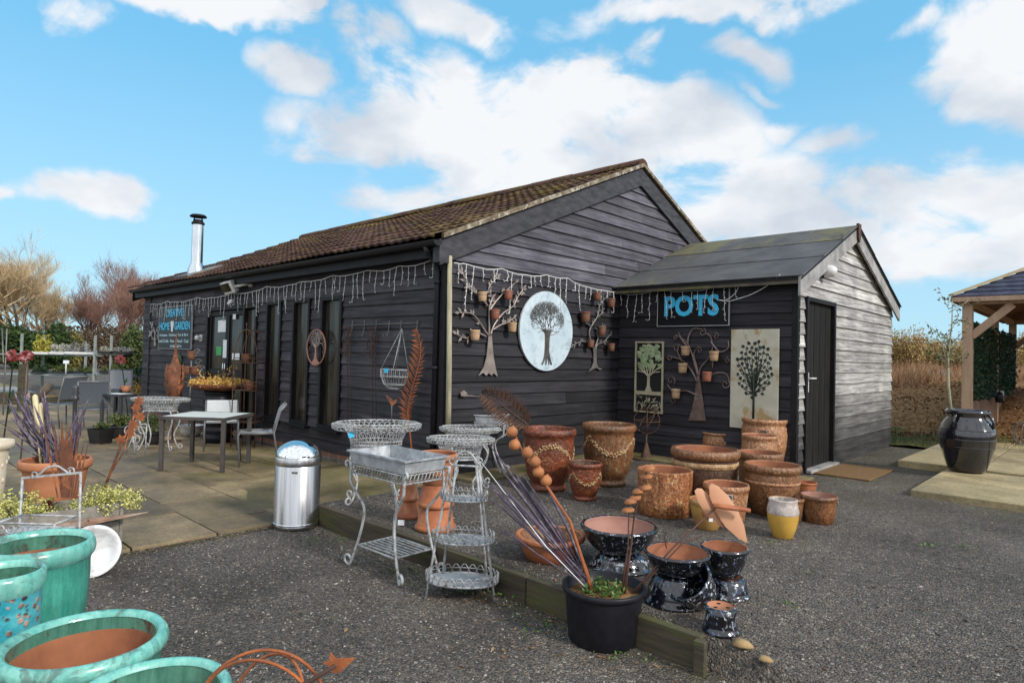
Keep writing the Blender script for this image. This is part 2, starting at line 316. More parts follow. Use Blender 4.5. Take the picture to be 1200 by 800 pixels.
B['pink_stem'] = mat('grey pink stem', (0.33, 0.24, 0.24), None, 12, 0.5)
B['bark'] = mat('bare bark', (0.105, 0.080, 0.058), (0.06, 0.045, 0.034), 8, 0.9, bump=0.4)
B['twig_tan'] = mat('tan twigs', (0.52, 0.39, 0.22), (0.38, 0.27, 0.15), 2, 0.9, island=0.35)
B['twig_red'] = mat('reddish twigs', (0.30, 0.165, 0.125), (0.20, 0.11, 0.082), 2, 0.9, island=0.35)
B['twig_brown'] = mat('brown stems', (0.32, 0.19, 0.10), (0.20, 0.11, 0.06), 3, 0.9, island=0.3)
B['leaf_dark'] = leaf_mat('dark conifer leaf', (0.012, 0.028, 0.010), (0.030, 0.060, 0.016), (0.070, 0.100, 0.024))
B['leaf_mid'] = leaf_mat('mid green leaf', (0.030, 0.055, 0.016), (0.065, 0.095, 0.026), (0.12, 0.13, 0.045))
B['leaf_yellow'] = leaf_mat('yellow autumn leaf', (0.22, 0.17, 0.05), (0.40, 0.29, 0.09), (0.46, 0.30, 0.12))
B['leaf_gold'] = leaf_mat('golden foliage', (0.42, 0.20, 0.04), (0.55, 0.32, 0.07), (0.58, 0.42, 0.16))
B['leaf_varieg'] = leaf_mat('variegated leaf', (0.10, 0.14, 0.03), (0.50, 0.46, 0.12), (0.62, 0.60, 0.28))
B['leaf_ivy'] = leaf_mat('ivy leaf', (0.010, 0.026, 0.012), (0.020, 0.045, 0.020), (0.045, 0.075, 0.035))
B['leaf_purple'] = leaf_mat('dark red leaf', (0.06, 0.012, 0.010), (0.11, 0.022, 0.016), (0.16, 0.04, 0.025))
B['leaf_heather'] = leaf_mat('pale heather', (0.30, 0.28, 0.26), (0.42, 0.40, 0.34), (0.20, 0.22, 0.16))
B['leaf_bright'] = leaf_mat('bright weed leaf', (0.03, 0.075, 0.015), (0.07, 0.14, 0.03), (0.15, 0.20, 0.06))
B['leaf_sapling'] = leaf_mat('sapling leaf', (0.055, 0.07, 0.025), (0.11, 0.12, 0.045), (0.20, 0.19, 0.09))
B['leaf_yellowgreen'] = leaf_mat('yellow green leaf', (0.085, 0.095, 0.022), (0.16, 0.15, 0.04), (0.24, 0.19, 0.06))
B['leaf_yellowbright'] = leaf_mat('bright yellow heath', (0.16, 0.17, 0.03), (0.30, 0.27, 0.04), (0.42, 0.34, 0.06))
B['leaf_silver'] = leaf_mat('silvery heather', (0.16, 0.155, 0.16), (0.26, 0.25, 0.25), (0.10, 0.11, 0.10))
B['leaf_brown'] = leaf_mat('brown winter hedge', (0.060, 0.042, 0.028), (0.105, 0.070, 0.042), (0.15, 0.105, 0.055))
B['hip_wood'] = mat('straw hip boards', (0.40, 0.31, 0.17), (0.30, 0.23, 0.13), 5, 0.8)
B['leaf_litter'] = leaf_mat('fallen leaves', (0.11, 0.052, 0.024), (0.20, 0.10, 0.045), (0.30, 0.20, 0.10))
B['pebble'] = leaf_mat('loose stones', (0.03, 0.028, 0.027), (0.11, 0.10, 0.088), (0.33, 0.30, 0.26), 0.8)
def bank_mat():
    n = NT('bank earth'); v = n.coord()
    t = n.tone()
    grass = n.ramp(n.noise(v, 8, 6, 0.7), [(0.3, (0.055, 0.062, 0.018)), (0.7, (0.13, 0.115, 0.042))])
    lit = n.ramp(n.noise(v, 10, 6, 0.7), [(0.3, (0.085, 0.046, 0.024)), (0.5, (0.22, 0.115, 0.050)), (0.70, (0.36, 0.235, 0.115))])
    m = n.ramp(n.math('ADD', n.math('MULTIPLY', n.noise(v, 1.1, 6, 0.7), 1.5), t), [(0.98, (0, 0, 0)), (1.22, (1, 1, 1))])
    n.base(n.mix(m, grass, lit)); n.set(0.95, spec=0.1); n.bump(n.noise(v, 14, 6), 1.0, 0.06); return n.m
B['bank'] = bank_mat()
B['field'] = mat('far grass', (0.13, 0.12, 0.045), (0.19, 0.15, 0.08), 0.7, 0.95, c3=(0.10, 0.105, 0.035), s3=0.3)
B['grey_track'] = mat('grey track', (0.20, 0.20, 0.19), (0.27, 0.265, 0.255), 2, 0.9)
B['shelf_metal'] = mat('pale shelf metal', (0.27, 0.29, 0.27), (0.19, 0.21, 0.19), 6, 0.6, 0.1)
B['tarmac_pot'] = mat('black pot plastic', (0.012, 0.012, 0.013), None, 9, 0.5)
B['slate'] = mat('rust streaked plate', (0.42, 0.30, 0.22), (0.20, 0.10, 0.06), 6, 0.6, c3=(0.12, 0.05, 0.03), s3=4)
B['poly'] = mat('white polythene', (0.62, 0.63, 0.65), (0.50, 0.51, 0.53), 7, 0.35, bump=0.5)
B['lime_stone'] = mat('ochre stone', (0.36, 0.24, 0.11), (0.24, 0.15, 0.07), 9, 0.9, bump=0.6)

# ------------------------------------------------------------------ mesh builder
class MB:
    def __init__(s): s.v = []; s.f = []; s.mi = []; s.sm = []; s.tn = []; s.m = 0; s.t = 1.0
    def add(s, vs, fs, smooth=False):
        o = len(s.v); s.v.extend(tuple(p) for p in vs)
        for f in fs:
            s.f.append(tuple(i+o for i in f)); s.mi.append(s.m); s.sm.append(smooth); s.tn.append(s.t)
    def box(s, c, d, rz=0.0, M=None):
        x, y, z = d[0]/2, d[1]/2, d[2]/2
        R = M if M is not None else Matrix.Rotation(rz, 3, 'Z'); c = Vector(c)
        vs = [c + R @ Vector((a*x, b*y, e*z)) for e in (-1, 1) for a, b in ((-1, -1), (1, -1), (1, 1), (-1, 1))]
        s.add(vs, [(3, 2, 1, 0), (4, 5, 6, 7), (0, 1, 5, 4), (1, 2, 6, 5), (2, 3, 7, 6), (3, 0, 4, 7)])
    def bar(s, p, q, w, h, up=Vector((0, 0, 1))):
        p, q = Vector(p), Vector(q); d = (q-p); L = d.length; d.normalize()
        u = Vector(up) - d*d.dot(Vector(up))
        if u.length < 1e-4: u = Vector((1, 0, 0)) - d*d.x
        u.normalize(); r = d.cross(u)
        s.box((p+q)/2, (L, w, h), M=Matrix((d, r, u)).transposed())
    def tube(s, pts, r, n=6, closed=False, flat=None):
        pts = [Vector(p) for p in pts]; k = len(pts)
        rs = r if isinstance(r, (list, tuple)) else [r]*k
        ref = None; vs = []
        for i in range(k):
            if closed: d = pts[(i+1) % k]-pts[i-1]
            else: d = pts[min(i+1, k-1)]-pts[max(i-1, 0)]
            if d.length < 1e-9: d = Vector((0, 0, 1))
            d.normalize()
            if ref is None:
                ref = Vector((0, 0, 1)) if abs(d.z) < 0.9 else Vector((1, 0, 0))
            u = ref - d*ref.dot(d)
            if u.length < 1e-4: u = d.orthogonal()
            u.normalize(); w = d.cross(u); ref = u
            for j in range(n):
                a = 2*PI*j/n
                vs.append(pts[i] + (u*math.cos(a)+w*math.sin(a))*rs[i])
        fs = []
        for i in range(k if closed else k-1):
            a, b = i*n, ((i+1) % k)*n
            for j in range(n): fs.append((a+j, a+(j+1) % n, b+(j+1) % n, b+j))
        if not closed:
            fs.append(tuple(range(n-1, -1, -1))); fs.append(tuple((k-1)*n+j for j in range(n)))
        s.add(vs, fs, n > 3)
    def lathe(s, prof, c=(0, 0, 0), n=40, sx=1.0, sy=1.0, R=None, mats=None, wob=0.0, arc=1.0):
        c = Vector(c); vs = []; k = len(prof); m = n if arc >= 1 else n+1
        for (r, z) in prof:
            for j in range(m):
                a = 2*PI*arc*j/n
                w = 1+wob*math.sin(3*a+1)+wob*0.6*math.sin(5*a+z*9)
                p = Vector((r*w*math.cos(a)*sx, r*w*math.sin(a)*sy, z))
                vs.append(c + (R @ p if R is not None else p))
        keep = s.m
        o = len(s.v); s.v.extend(tuple(p) for p in vs)
        for i in range(k-1):
            if mats: s.m = mats[i]
            for j in range(n):
                j2 = (j+1) % m
                s.f.append((o+i*m+j, o+i*m+j2, o+(i+1)*m+j2, o+(i+1)*m+j)); s.mi.append(s.m); s.sm.append(True); s.tn.append(s.t)
        s.m = keep
    def ball(s, c, r, n=12, sz=1.0):
        k = max(4, n//2); s.lathe([(max(1e-4, r*math.sin(PI*i/k)), -r*sz*math.cos(PI*i/k)) for i in range(k+1)], c, n)
    def poly(s, pts, nrm, th):
        """flat outline (list of 3D points) given thickness along nrm"""
        nrm = Vector(nrm); k = len(pts); a = [Vector(p) for p in pts]; b = [p+nrm*th for p in a]
        fs = [tuple(range(k-1, -1, -1)), tuple(range(k, 2*k))] + [(i, (i+1) % k, k+(i+1) % k, k+i) for i in range(k)]
        s.add(a+b, fs)
    def leaf(s, p, size, R=rnd, up=0.0, asp=0.5):
        d = Vector((R.gauss(0, 1), R.gauss(0, 1), R.gauss(0, 1)+up)).normalized()
        e = d.cross(Vector((R.gauss(0, 1), R.gauss(0, 1), R.gauss(0, 1)))).normalized()
        p = Vector(p); d = d*size; e = e*size*asp
        s.add([p-d*0.5, p+e*0.5, p+d*0.5, p-e*0.5], [(0, 1, 2, 3)])
    def blob(s, c, rad, n, size, R=rnd, lumps=7, up=0.0, shell=0.5, asp=0.5):
        """leaf-sized faces through a lumpy crown volume"""
        c = Vector(c); L = []
        for _ in range(lumps):
            v = Vector((R.gauss(0, 1), R.gauss(0, 1), R.gauss(0, 1))).normalized()
            L.append((v, R.uniform(0.55, 1.1)))
        for _ in range(n):
            v = Vector((R.gauss(0, 1), R.gauss(0, 1), R.gauss(0, 1))).normalized()
            w = sum(max(0, v.dot(a))**4*b for a, b in L)
            rr = (0.55+0.5*min(1, w)) * (R.random()**shell)
            s.leaf(c+Vector((v.x*rad[0], v.y*rad[1], v.z*rad[2]))*rr, size*R.uniform(0.6, 1.3), R, up, asp)
    def build(s, name, mats, parent=None, world=False, bevel=0.0, loc=None):
        if not isinstance(mats, (list, tuple)): mats = [mats]
        off = Vector((0, 0, 0))
        if world: off = wloc(parent) if parent is not None else Vector(loc or (0, 0, 0))
        me = bpy.data.meshes.new(name)
        me.from_pydata([tuple(Vector(p)-off) for p in s.v] if off.length > 0 else s.v, [], s.f)
        for k in mats: me.materials.append(MT[k])
        if len(mats) > 1: me.polygons.foreach_set('material_index', s.mi)
        me.polygons.foreach_set('use_smooth', s.sm)
        at_ = me.attributes.new('tone', 'FLOAT', 'FACE'); at_.data.foreach_set('value', s.tn)
        me.update()
        o = bpy.data.objects.new(name, me); col.objects.link(o)
        if parent is not None: o.parent = parent
        elif loc is not None: o.location = loc
        if bevel:
            b = o.modifiers.new('bevel', 'BEVEL'); b.width = bevel; b.segments = 2; b.limit_method = 'ANGLE'
        return o
def wloc(o):
    v = Vector((0, 0, 0))
    while o is not None: v += o.location; o = o.parent
    return v
def tag(o, label, cat, group=None, kind=None):
    if label: o['label'] = label
    if cat: o['category'] = cat
    if group: o['group'] = group
    if kind: o['kind'] = kind
    return o
def struct(o): o['kind'] = 'structure'; return o
def thing(name, label, cat, loc=(0, 0, 0), rz=0.0, group=None):
    o = bpy.data.objects.new(name, None); col.objects.link(o); o.empty_display_size = 0.2
    o.location = loc; o.rotation_euler = (0, 0, rz); return tag(o, label, cat, group)
def kids(o): return [c for c in bpy.data.objects if c.parent == o]
def copy_tree(o, parent=None):
    c = o.copy(); col.objects.link(c)
    if parent is not None: c.parent = parent
    for ch in kids(o): copy_tree(ch, c)
    return c
def text_part(name, body, height, frame, m, parent, thick=0.004, width=None, bold=0.0, world=True):
    """lettering as a mesh; frame = (origin, right, up, normal) with the origin at the text centre"""
    cu = bpy.data.curves.new(name, 'FONT'); cu.body = body; cu.size = 1.0; cu.align_x = 'CENTER'; cu.align_y = 'CENTER'
    cu.extrude = 0.02; cu.offset = bold; cu.resolution_u = 3
    ob = bpy.data.objects.new(name, cu); col.objects.link(ob)
    dg = bpy.context.evaluated_depsgraph_get(); me = bpy.data.meshes.new_from_object(ob.evaluated_get(dg))
    bpy.data.objects.remove(ob); bpy.data.curves.remove(cu)
    xs = [v.co.x for v in me.vertices]; ys = [v.co.y for v in me.vertices]
    w, h = max(xs)-min(xs), max(ys)-min(ys); cx, cy = (max(xs)+min(xs))/2, (max(ys)+min(ys))/2
    sy = height/h; sx = (width/w) if width else sy
    o, r, u, nn = frame; off = wloc(parent)
    for v in me.vertices:
        p = o + r*((v.co.x-cx)*sx) + u*((v.co.y-cy)*sy) + nn*((v.co.z+0.02)/0.04*thick); v.co = p-off
    me.materials.clear(); me.materials.append(MT[m]); me.name = name
    t = bpy.data.objects.new(name, me); col.objects.link(t); t.parent = parent; return t
def sm01(t): t = max(0.0, min(1.0, t)); return t*t*(3-2*t)
def arc_pts(c, r, a0, a1, n, u, v):
    return [c + u*(r*math.cos(a0+(a1-a0)*i/n)) + v*(r*math.sin(a0+(a1-a0)*i/n)) for i in range(n+1)]
def spiral(c, r0, r1, a0, a1, n, u, v):
    return [c + u*((r0+(r1-r0)*i/n)*math.cos(a0+(a1-a0)*i/n)) + v*((r0+(r1-r0)*i/n)*math.sin(a0+(a1-a0)*i/n)) for i in range(n+1)]
VX, VY, VZ = Vector((1, 0, 0)), Vector((0, 1, 0)), Vector((0, 0, 1))

# ------------------------------------------------------------------ world, sun
SUN_AZ = math.atan2(1.0, 0.05)      # x, y of the direction towards the sun
SUN_EL = math.radians(32)
def make_world():
    w = bpy.data.worlds.new('World'); scene.world = w; w.use_nodes = True
    t = w.node_tree; N = t.nodes; L = t.links; bg = N['Background']
    sky = N.new('ShaderNodeTexSky'); sky.sky_type = 'NISHITA'; sky.sun_disc = False
    sky.sun_elevation = SUN_EL; sky.sun_rotation = SUN_AZ; sky.air_density = 1.0; sky.dust_density = 0.6; sky.ozone_density = 1.5
    def mth(op, a, b=None, c=None):
        m = N.new('ShaderNodeMath'); m.operation = op
        for k, v in enumerate((a, b, c)):
            if v is None: continue
            if isinstance(v, (int, float)): m.inputs[k].default_value = v
            else: L.new(v, m.inputs[k])
        return m.outputs[0]
    def vm(op, a, b):
        m = N.new('ShaderNodeVectorMath'); m.operation = op
        for k, v in enumerate((a, b)):
            if isinstance(v, (tuple, Vector)): m.inputs[k].default_value = tuple(v)
            elif v is not None: L.new(v, m.inputs[k])
        return m
    tc = N.new('ShaderNodeTexCoord'); D = tc.outputs['Generated']
    sp = N.new('ShaderNodeSeparateXYZ'); L.new(D, sp.inputs[0])
    # cloud banks, each a soft ellipse about a compass direction, broken up by fractal noise
    banks = [(400, 150, 75, 42, 1.0), (520, 135, 130, 60, 1.25), (640, 130, 120, 62, 1.3), (770, 175, 120, 60, 1.3), (660, 215, 200, 60, 1.25), (450, 215, 100, 30, 1.1),
             (880, 235, 110, 55, 1.2), (960, 285, 170, 38, 1.25), (1085, 235, 110, 55, 1.25), (1185, 235, 120, 65, 1.25), (1120, 300, 160, 34, 1.1),
             (230, 2, 135, 26, 1.2), (330, 12, 50, 22, 1.15), (88, 8, 34, 32, 0.85), (100, 226, 66, 36, 1.15), (2, 222, 22, 16, 0.85),
             (335, 80, 52, 26, 0.95), (440, 72, 66, 38, 0.95), (535, 22, 62, 32, 1.1), (810, 4, 165, 30, 1.25), (1160, 48, 72, 58, 1.15), (1185, 110, 60, 35, 1.05),
             (757, 70, 38, 28, 0.8), (872, 60, 46, 24, 0.8), (1078, 28, 40, 16, 0.7), (975, 170, 60, 22, 0.65), (900, 150, 40, 20, 0.7), (885, 103, 26, 9, 0.5), (360, 175, 36, 18, 0.75)]
    warp = N.new('ShaderNodeTexNoise'); warp.inputs['Scale'].default_value = 5.5; warp.inputs['Detail'].default_value = 6; L.new(D, warp.inputs['Vector'])
    wv = vm('SUBTRACT', warp.outputs['Color'], (0.5, 0.5, 0.5)); wv = vm('MULTIPLY', wv.outputs[0], (0.22, 0.22, 0.16))
    DW = vm('ADD', D, wv.outputs[0]).outputs[0]
    total = None
    for (x, y, a, b, s) in banks:
        d = ray(x, y).normalized(); r = d.cross(VZ).normalized(); u = r.cross(d).normalized()
        k = FOC/math.hypot(FOC, math.hypot(x-600, y-400)); ra, rb = a*1.2*k/FOC, b*1.2*k/FOC
        dx = vm('DOT_PRODUCT', DW, r/ra).outputs['Value']; dy = vm('DOT_PRODUCT', DW, u/rb).outputs['Value']
        q = mth('MULTIPLY_ADD', dy, dy, mth('MULTIPLY', dx, dx))
        q = mth('MULTIPLY_ADD', q, -s, s)
        total = q if total is None else mth('MAXIMUM', total, q)
    frontd = vm('DOT_PRODUCT', D, FW).outputs['Value']
    total = mth('MULTIPLY', mth('MAXIMUM', total, 0.0), mth('GREATER_THAN', frontd, 0.15))
    # added unseen cloud cover behind and above the camera, whitening the ambient light
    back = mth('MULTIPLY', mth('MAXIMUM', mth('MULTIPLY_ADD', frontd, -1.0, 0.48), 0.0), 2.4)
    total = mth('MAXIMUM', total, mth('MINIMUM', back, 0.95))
    nz = N.new('ShaderNodeTexNoise'); nz.inputs['Scale'].default_value = 7.0; nz.inputs['Detail'].default_value = 12; nz.inputs['Roughness'].default_value = 0.60; nz.inputs['Distortion'].default_value = 0.5
    st = vm('MULTIPLY', D, (1, 1, 1.7)); L.new(st.outputs[0], nz.inputs['Vector'])
    nf = mth('MULTIPLY', mth('SUBTRACT', nz.outputs['Fac'], 0.52), 5.2)
    dens = mth('ADD', mth('MULTIPLY', total, 1.55), nf)
    mp = N.new('ShaderNodeMapRange'); mp.interpolation_type = 'SMOOTHSTEP'; L.new(dens, mp.inputs[0]); mp.inputs[1].default_value = 0.15; mp.inputs[2].default_value = 1.35
    gate = N.new('ShaderNodeMapRange'); L.new(total, gate.inputs[0]); gate.inputs[1].default_value = 0.0; gate.inputs[2].default_value = 0.7
    mask = mth('MULTIPLY', mth('MULTIPLY', mp.outputs[0], gate.outputs[0]), 0.96)
    hz = N.new('ShaderNodeMapRange'); L.new(sp.outputs[2], hz.inputs[0]); hz.inputs[1].default_value = 0.0; hz.inputs[2].default_value = 0.40; hz.inputs[3].default_value = 0.62; hz.inputs[4].default_value = 0.0
    # cloud tone: white tops with greyer thick parts
    n2 = N.new('ShaderNodeTexNoise'); n2.inputs['Scale'].default_value = 5.0; n2.inputs['Detail'].default_value = 6; L.new(st.outputs[0], n2.inputs['Vector'])
    cr = N.new('ShaderNodeValToRGB'); L.new(n2.outputs['Fac'], cr.inputs[0])
    cr.color_ramp.elements[0].position = 0.38; cr.color_ramp.elements[0].color = (6.0, 6.5, 7.2, 1)
    cr.color_ramp.elements[1].position = 0.56; cr.color_ramp.elements[1].color = (8.7, 8.8, 9.0, 1)
    def mixc(f, a, b, mode='MIX'):
        m = N.new('ShaderNodeMix'); m.data_type = 'RGBA'; m.blend_type = mode
        for sck, v in ((m.inputs[0], f), (m.inputs[6], a), (m.inputs[7], b)):
            if isinstance(v, (int, float)): sck.default_value = v
            elif isinstance(v, tuple): sck.default_value = (*v, 1)
            else: L.new(v, sck)
        return m.outputs[2]
    blue = mixc(1.0, sky.outputs[0], SKY_TINT, 'MULTIPLY')
    blue = mixc(0.7, blue, (2.1, 5.9, 9.0))
    blue = mixc(hz.outputs[0], blue, (6.2, 8.0, 9.0))
    lit = N.new('ShaderNodeMapRange'); L.new(frontd, lit.inputs[0]); lit.inputs[1].default_value = 0.40; lit.inputs[2].default_value = -0.1; lit.inputs[3].default_value = 1.0; lit.inputs[4].default_value = REAR_CLOUD_GAIN  # clouds out of view brightened on purpose, as added fill for the ambient light
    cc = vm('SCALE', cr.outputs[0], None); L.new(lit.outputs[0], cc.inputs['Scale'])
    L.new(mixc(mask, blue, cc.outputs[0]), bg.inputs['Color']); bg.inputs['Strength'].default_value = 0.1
SKY_TINT = (1.0, 1.6, 1.7); REAR_CLOUD_GAIN = 1.6
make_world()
scene.world.cycles.sampling_method = 'MANUAL'; scene.world.cycles.sample_map_resolution = 512
sd = bpy.data.lights.new('sun', 'SUN'); sd.energy = 3.0; sd.angle = math.radians(8); sd.color = (1.0, 0.95, 0.88)
so = bpy.data.objects.new('sun', sd); col.objects.link(so)
sdir = Vector((math.sin(SUN_AZ)*math.cos(SUN_EL), math.cos(SUN_AZ)*math.cos(SUN_EL), math.sin(SUN_EL)))
so.rotation_euler = sdir.to_track_quat('Z', 'Y').to_euler(); so.location = (6, 6, 12)
scene.view_settings.view_transform = 'Standard'; scene.view_settings.look = 'None'
scene.view_settings.exposure = 0.12; scene.view_settings.gamma = 1.0; scene.view_settings.use_curve_mapping = False
scene.render.engine = 'CYCLES'

# ------------------------------------------------------------------ ground
EDGE = 2.97            # y of the sleeper that holds up the higher gravel
SLX0, SLX1 = -5.1, -1.46
LOW = -0.15
def gh(x, y):
    if x < -5.18 and y < 4.7: return -0.20 if y < 4.6 else -0.1
    if y >= EDGE+0.02 and x <= SLX1: return 0.0
    ramp = LOW*(1-sm01((y-1.8)/3.4))
    w = sm01((x-SLX1+0.05)/0.9)
    if y >= EDGE+0.02: return ramp*w
    return LOW + (ramp-LOW)*w
def frange(a, b, s):
    n = int(round((b-a)/s)); return [a+(b-a)*i/n for i in range(n+1)]
def make_ground():
    xs = [-900, -300, -120, -60, -40, -30, -24, -20] + frange(-17, 4, 0.15) + [5, 7, 10, 15, 25, 45, 90, 250, 900]
    ys = [-900, -300, -100, -40, -20, -12, -8, -5] + frange(-3, 2.94, 0.16) + [2.975, 2.992] + frange(3.1, 14, 0.16) + [15, 17, 20, 26, 40, 70, 130, 300, 900]
    m = MB(); vs = [(x, y, gh(x, y)+(rnd.uniform(-0.004, 0.004) if -17 < x < 4 and -3 < y < 14 else 0)) for y in ys for x in xs]
    W = len(xs); fs = []; tn = []
    for j in range(len(ys)-1):
        for i in range(W-1):
            fs.append((j*W+i, j*W+i+1, (j+1)*W+i+1, (j+1)*W+i))
            x, y = xs[i], ys[j]
            t = 0.15 + 0.75*sm01((y-5.2)/2.5)*sm01((x+3.6)/1.2) + 0.6*math.exp(-((y-2.8)/0.22)**2)*(1 if SLX0 < x < SLX1+0.3 else 0) + 0.4*sm01((y-9)/2)
            tn.append(t)
    m.v = vs; m.f = fs; m.mi = [0]*len(fs); m.sm = [True]*len(fs); m.tn = tn
    struct(m.build('ground', 'gravel'))
make_ground()
# patio of rectangular slabs
def make_patio():
    m = MB(); y = -4.0; row = 0
    while y < 4.6:
        wd = 0.615; x = -5.22 + (0.0 if row % 2 else -0.42)
        edges = [-5.2] + ([] if row % 2 else [-5.62])
        while edges[-1] > -19: edges.append(edges[-1]-0.9)
        for a, b in zip(edges, edges[1:]):
            z = PZ + rnd.uniform(-0.005, 0.004); cx = (a+b)/2
            mossy = 0.15+0.75*sm01((y-1.6)/1.6)*sm01((-5.6-cx)/1.0)*sm01((cx+10.5)/1.5)
            m.t = mossy
            g = 0.014; Mx = Matrix.Rotation(rnd.uniform(-0.006, 0.006), 3, 'Y') @ Matrix.Rotation(rnd.uniform(-0.006, 0.006), 3, 'X')
            m.box((cx, y+wd/2, z-0.025), (abs(b-a)-g, wd-g, 0.05), M=Mx)
        y += wd; row += 1
    struct(m.build('patio', 'slab', bevel=0.004))
    b = MB(); b.box((-12.1, 0.3, PZ-0.055), (13.8, 8.7, 0.06)); struct(b.build('patio_bed', 'gravel'))
PZ = -0.11
make_patio()
# raised mossy concrete between patio and gravel bed
m = MB(); xs_ = frange(-7.6, -5.16, 0.12); ys_ = frange(2.72, 4.64, 0.12); W = len(xs_)
for y in ys_:
    for x in xs_:
        e = sm01((x+7.6)/1.3)*sm01((y-2.75+0.10*math.sin(x*5))/0.35); m.v.append((x, y, PZ-0.012+(0.045+0.075*sm01((y-2.9)/1.6))*e+rnd.uniform(-.005, .005)*e))
for j in range(len(ys_)-1):
    for i in range(W-1): m.f.append((j*W+i, j*W+i+1, (j+1)*W+i+1, (j+1)*W+i)); m.mi.append(0); m.sm.append(True); m.tn.append(0.9)
o_ = len(m.v); m.add([(-5.16, 2.72, -.2), (-5.16, 4.64, -.2)]+[m.v[j*W+W-1] for j in range(len(ys_))], [tuple([0]+list(range(2, 2+len(ys_)))+[1])])
struct(m.build('path', 'slab_moss'))
m = MB(); m.t = 0.9
for k in range(5): m.box((-5.12, 4.98+0.62*k, 0.012), (0.44, 0.61, 0.036), rz=rnd.uniform(-0.01, 0.01))
for k in range(4): m.box((-4.75+0.62*k, 7.72, 0.010), (0.61, 0.42, 0.034), rz=rnd.uniform(-0.01, 0.01))
struct(m.build('kerb_strip', 'slab_moss', bevel=0.008))
# sleepers holding the gravel
m = MB()
t = thing('sleeper_edging', 'mossy timber edging board holding back the raised gravel', 'edging', (SLX0, EDGE, LOW))
xs = [SLX0, -3.9, -2.6, SLX1]
for a, b in zip(xs, xs[1:]):
    m = MB(); m.box(((a+b)/2, EDGE-0.022, LOW+0.083+rnd.uniform(-.006, .004)), (b-a-0.006, 0.05, 0.178), rz=rnd.uniform(-0.005, 0.005)); m.build('board', 'sleeper', t, True, bevel=0.006)
for x in (-1.86, SLX1+0.01):
    m = MB(); m.box((x, EDGE-0.072, LOW+0.075), (0.055, 0.042, 0.17+rnd.uniform(0, .03)), rz=0.1); m.build('peg', 'sleeper', t, True, bevel=0.004)
# paved deck by the gazebo
m = MB()
a = at(1066, 573, 0.07); x0, y0 = a.x, a.y
for i in range(3):
    for j in range(2):
        m.box((x0+0.62+1.245*i, y0+0.5+1.0*j, 0.02), (1.235, 0.99, 0.10), rz=rnd.uniform(-.004, .004))
b = at(1066, 533, 0.09)
for i in range(5):
    for j in range(6): m.box((b.x+0.45+0.905*i, y0+2.55+0.9*j, 0.035), (0.895, 0.89, 0.11))
struct(m.build('paved_deck', 'slab_deck', bevel=0.01))
# bank with grass and leaf litter, right of the shed
def bank_z(x, y): return max(0.015, 1.0*sm01((y-13.0)/7.5) - 0.13*math.exp(-((y-15.0+0.4*math.sin(x*1.3))/0.45)**2) + 0.05*math.sin(x*2.1+y*1.7)*sm01((y-13)/1.5))
def make_bank():
    xs = frange(-14, 14, 0.5); ys = frange(12.2, 30, 0.4); W = len(xs)
    m = MB(); m.v = [(x, y, bank_z(x, y)+rnd.uniform(-.03, .03)+(0.012 if y < 13 else 0.03)) for y in ys for x in xs]
    for j in range(len(ys)-1):
        for i in range(W-1):
            m.f.append((j*W+i, j*W+i+1, (j+1)*W+i+1, (j+1)*W+i)); m.mi.append(0); m.sm.append(True); m.tn.append(0.04+0.52*sm01((ys[j]-13.0)/3.0))
    struct(m.build('grass_bank', 'bank'))
make_bank()
m = MB()
for _ in range(4200):
    y = rnd.uniform(12.3, 15.5); x = rnd.uniform(-6, 3); 
    if rnd.random() < (y-12.4)/3.4: continue
    z = bank_z(x, y); h = rnd.uniform(0.05, 0.17); d = rnd.uniform(0, 6.28); w = 0.008
    p = Vector((x, y, z)); e = Vector((math.cos(d), math.sin(d), 0))*w; lean = Vector((rnd.uniform(-.04, .04), rnd.uniform(-.04, .04), h))
    m.add([p-e, p+e, p+lean], [(0, 1, 2)])
tag(m.build('bank_grass', 'leaf_mid'), 'short green grass growing at the foot of the bank', 'grass', kind='stuff')
# far ground on the left
m = MB(); m.add([(-17.5, -40, -0.196), (-17.5, 60, -0.196), (-400, 200, -0.196), (-400, -200, -0.196)], [(0, 1, 2, 3)]); struct(m.build('field', 'field'))
m = MB(); m.add([(-22, -30, -0.19), (-22, 5.2, -0.19), (-29, 5.9, -0.19), (-29, -30, -0.19)], [(0, 1, 2, 3)]); struct(m.build('track', 'grey_track'))
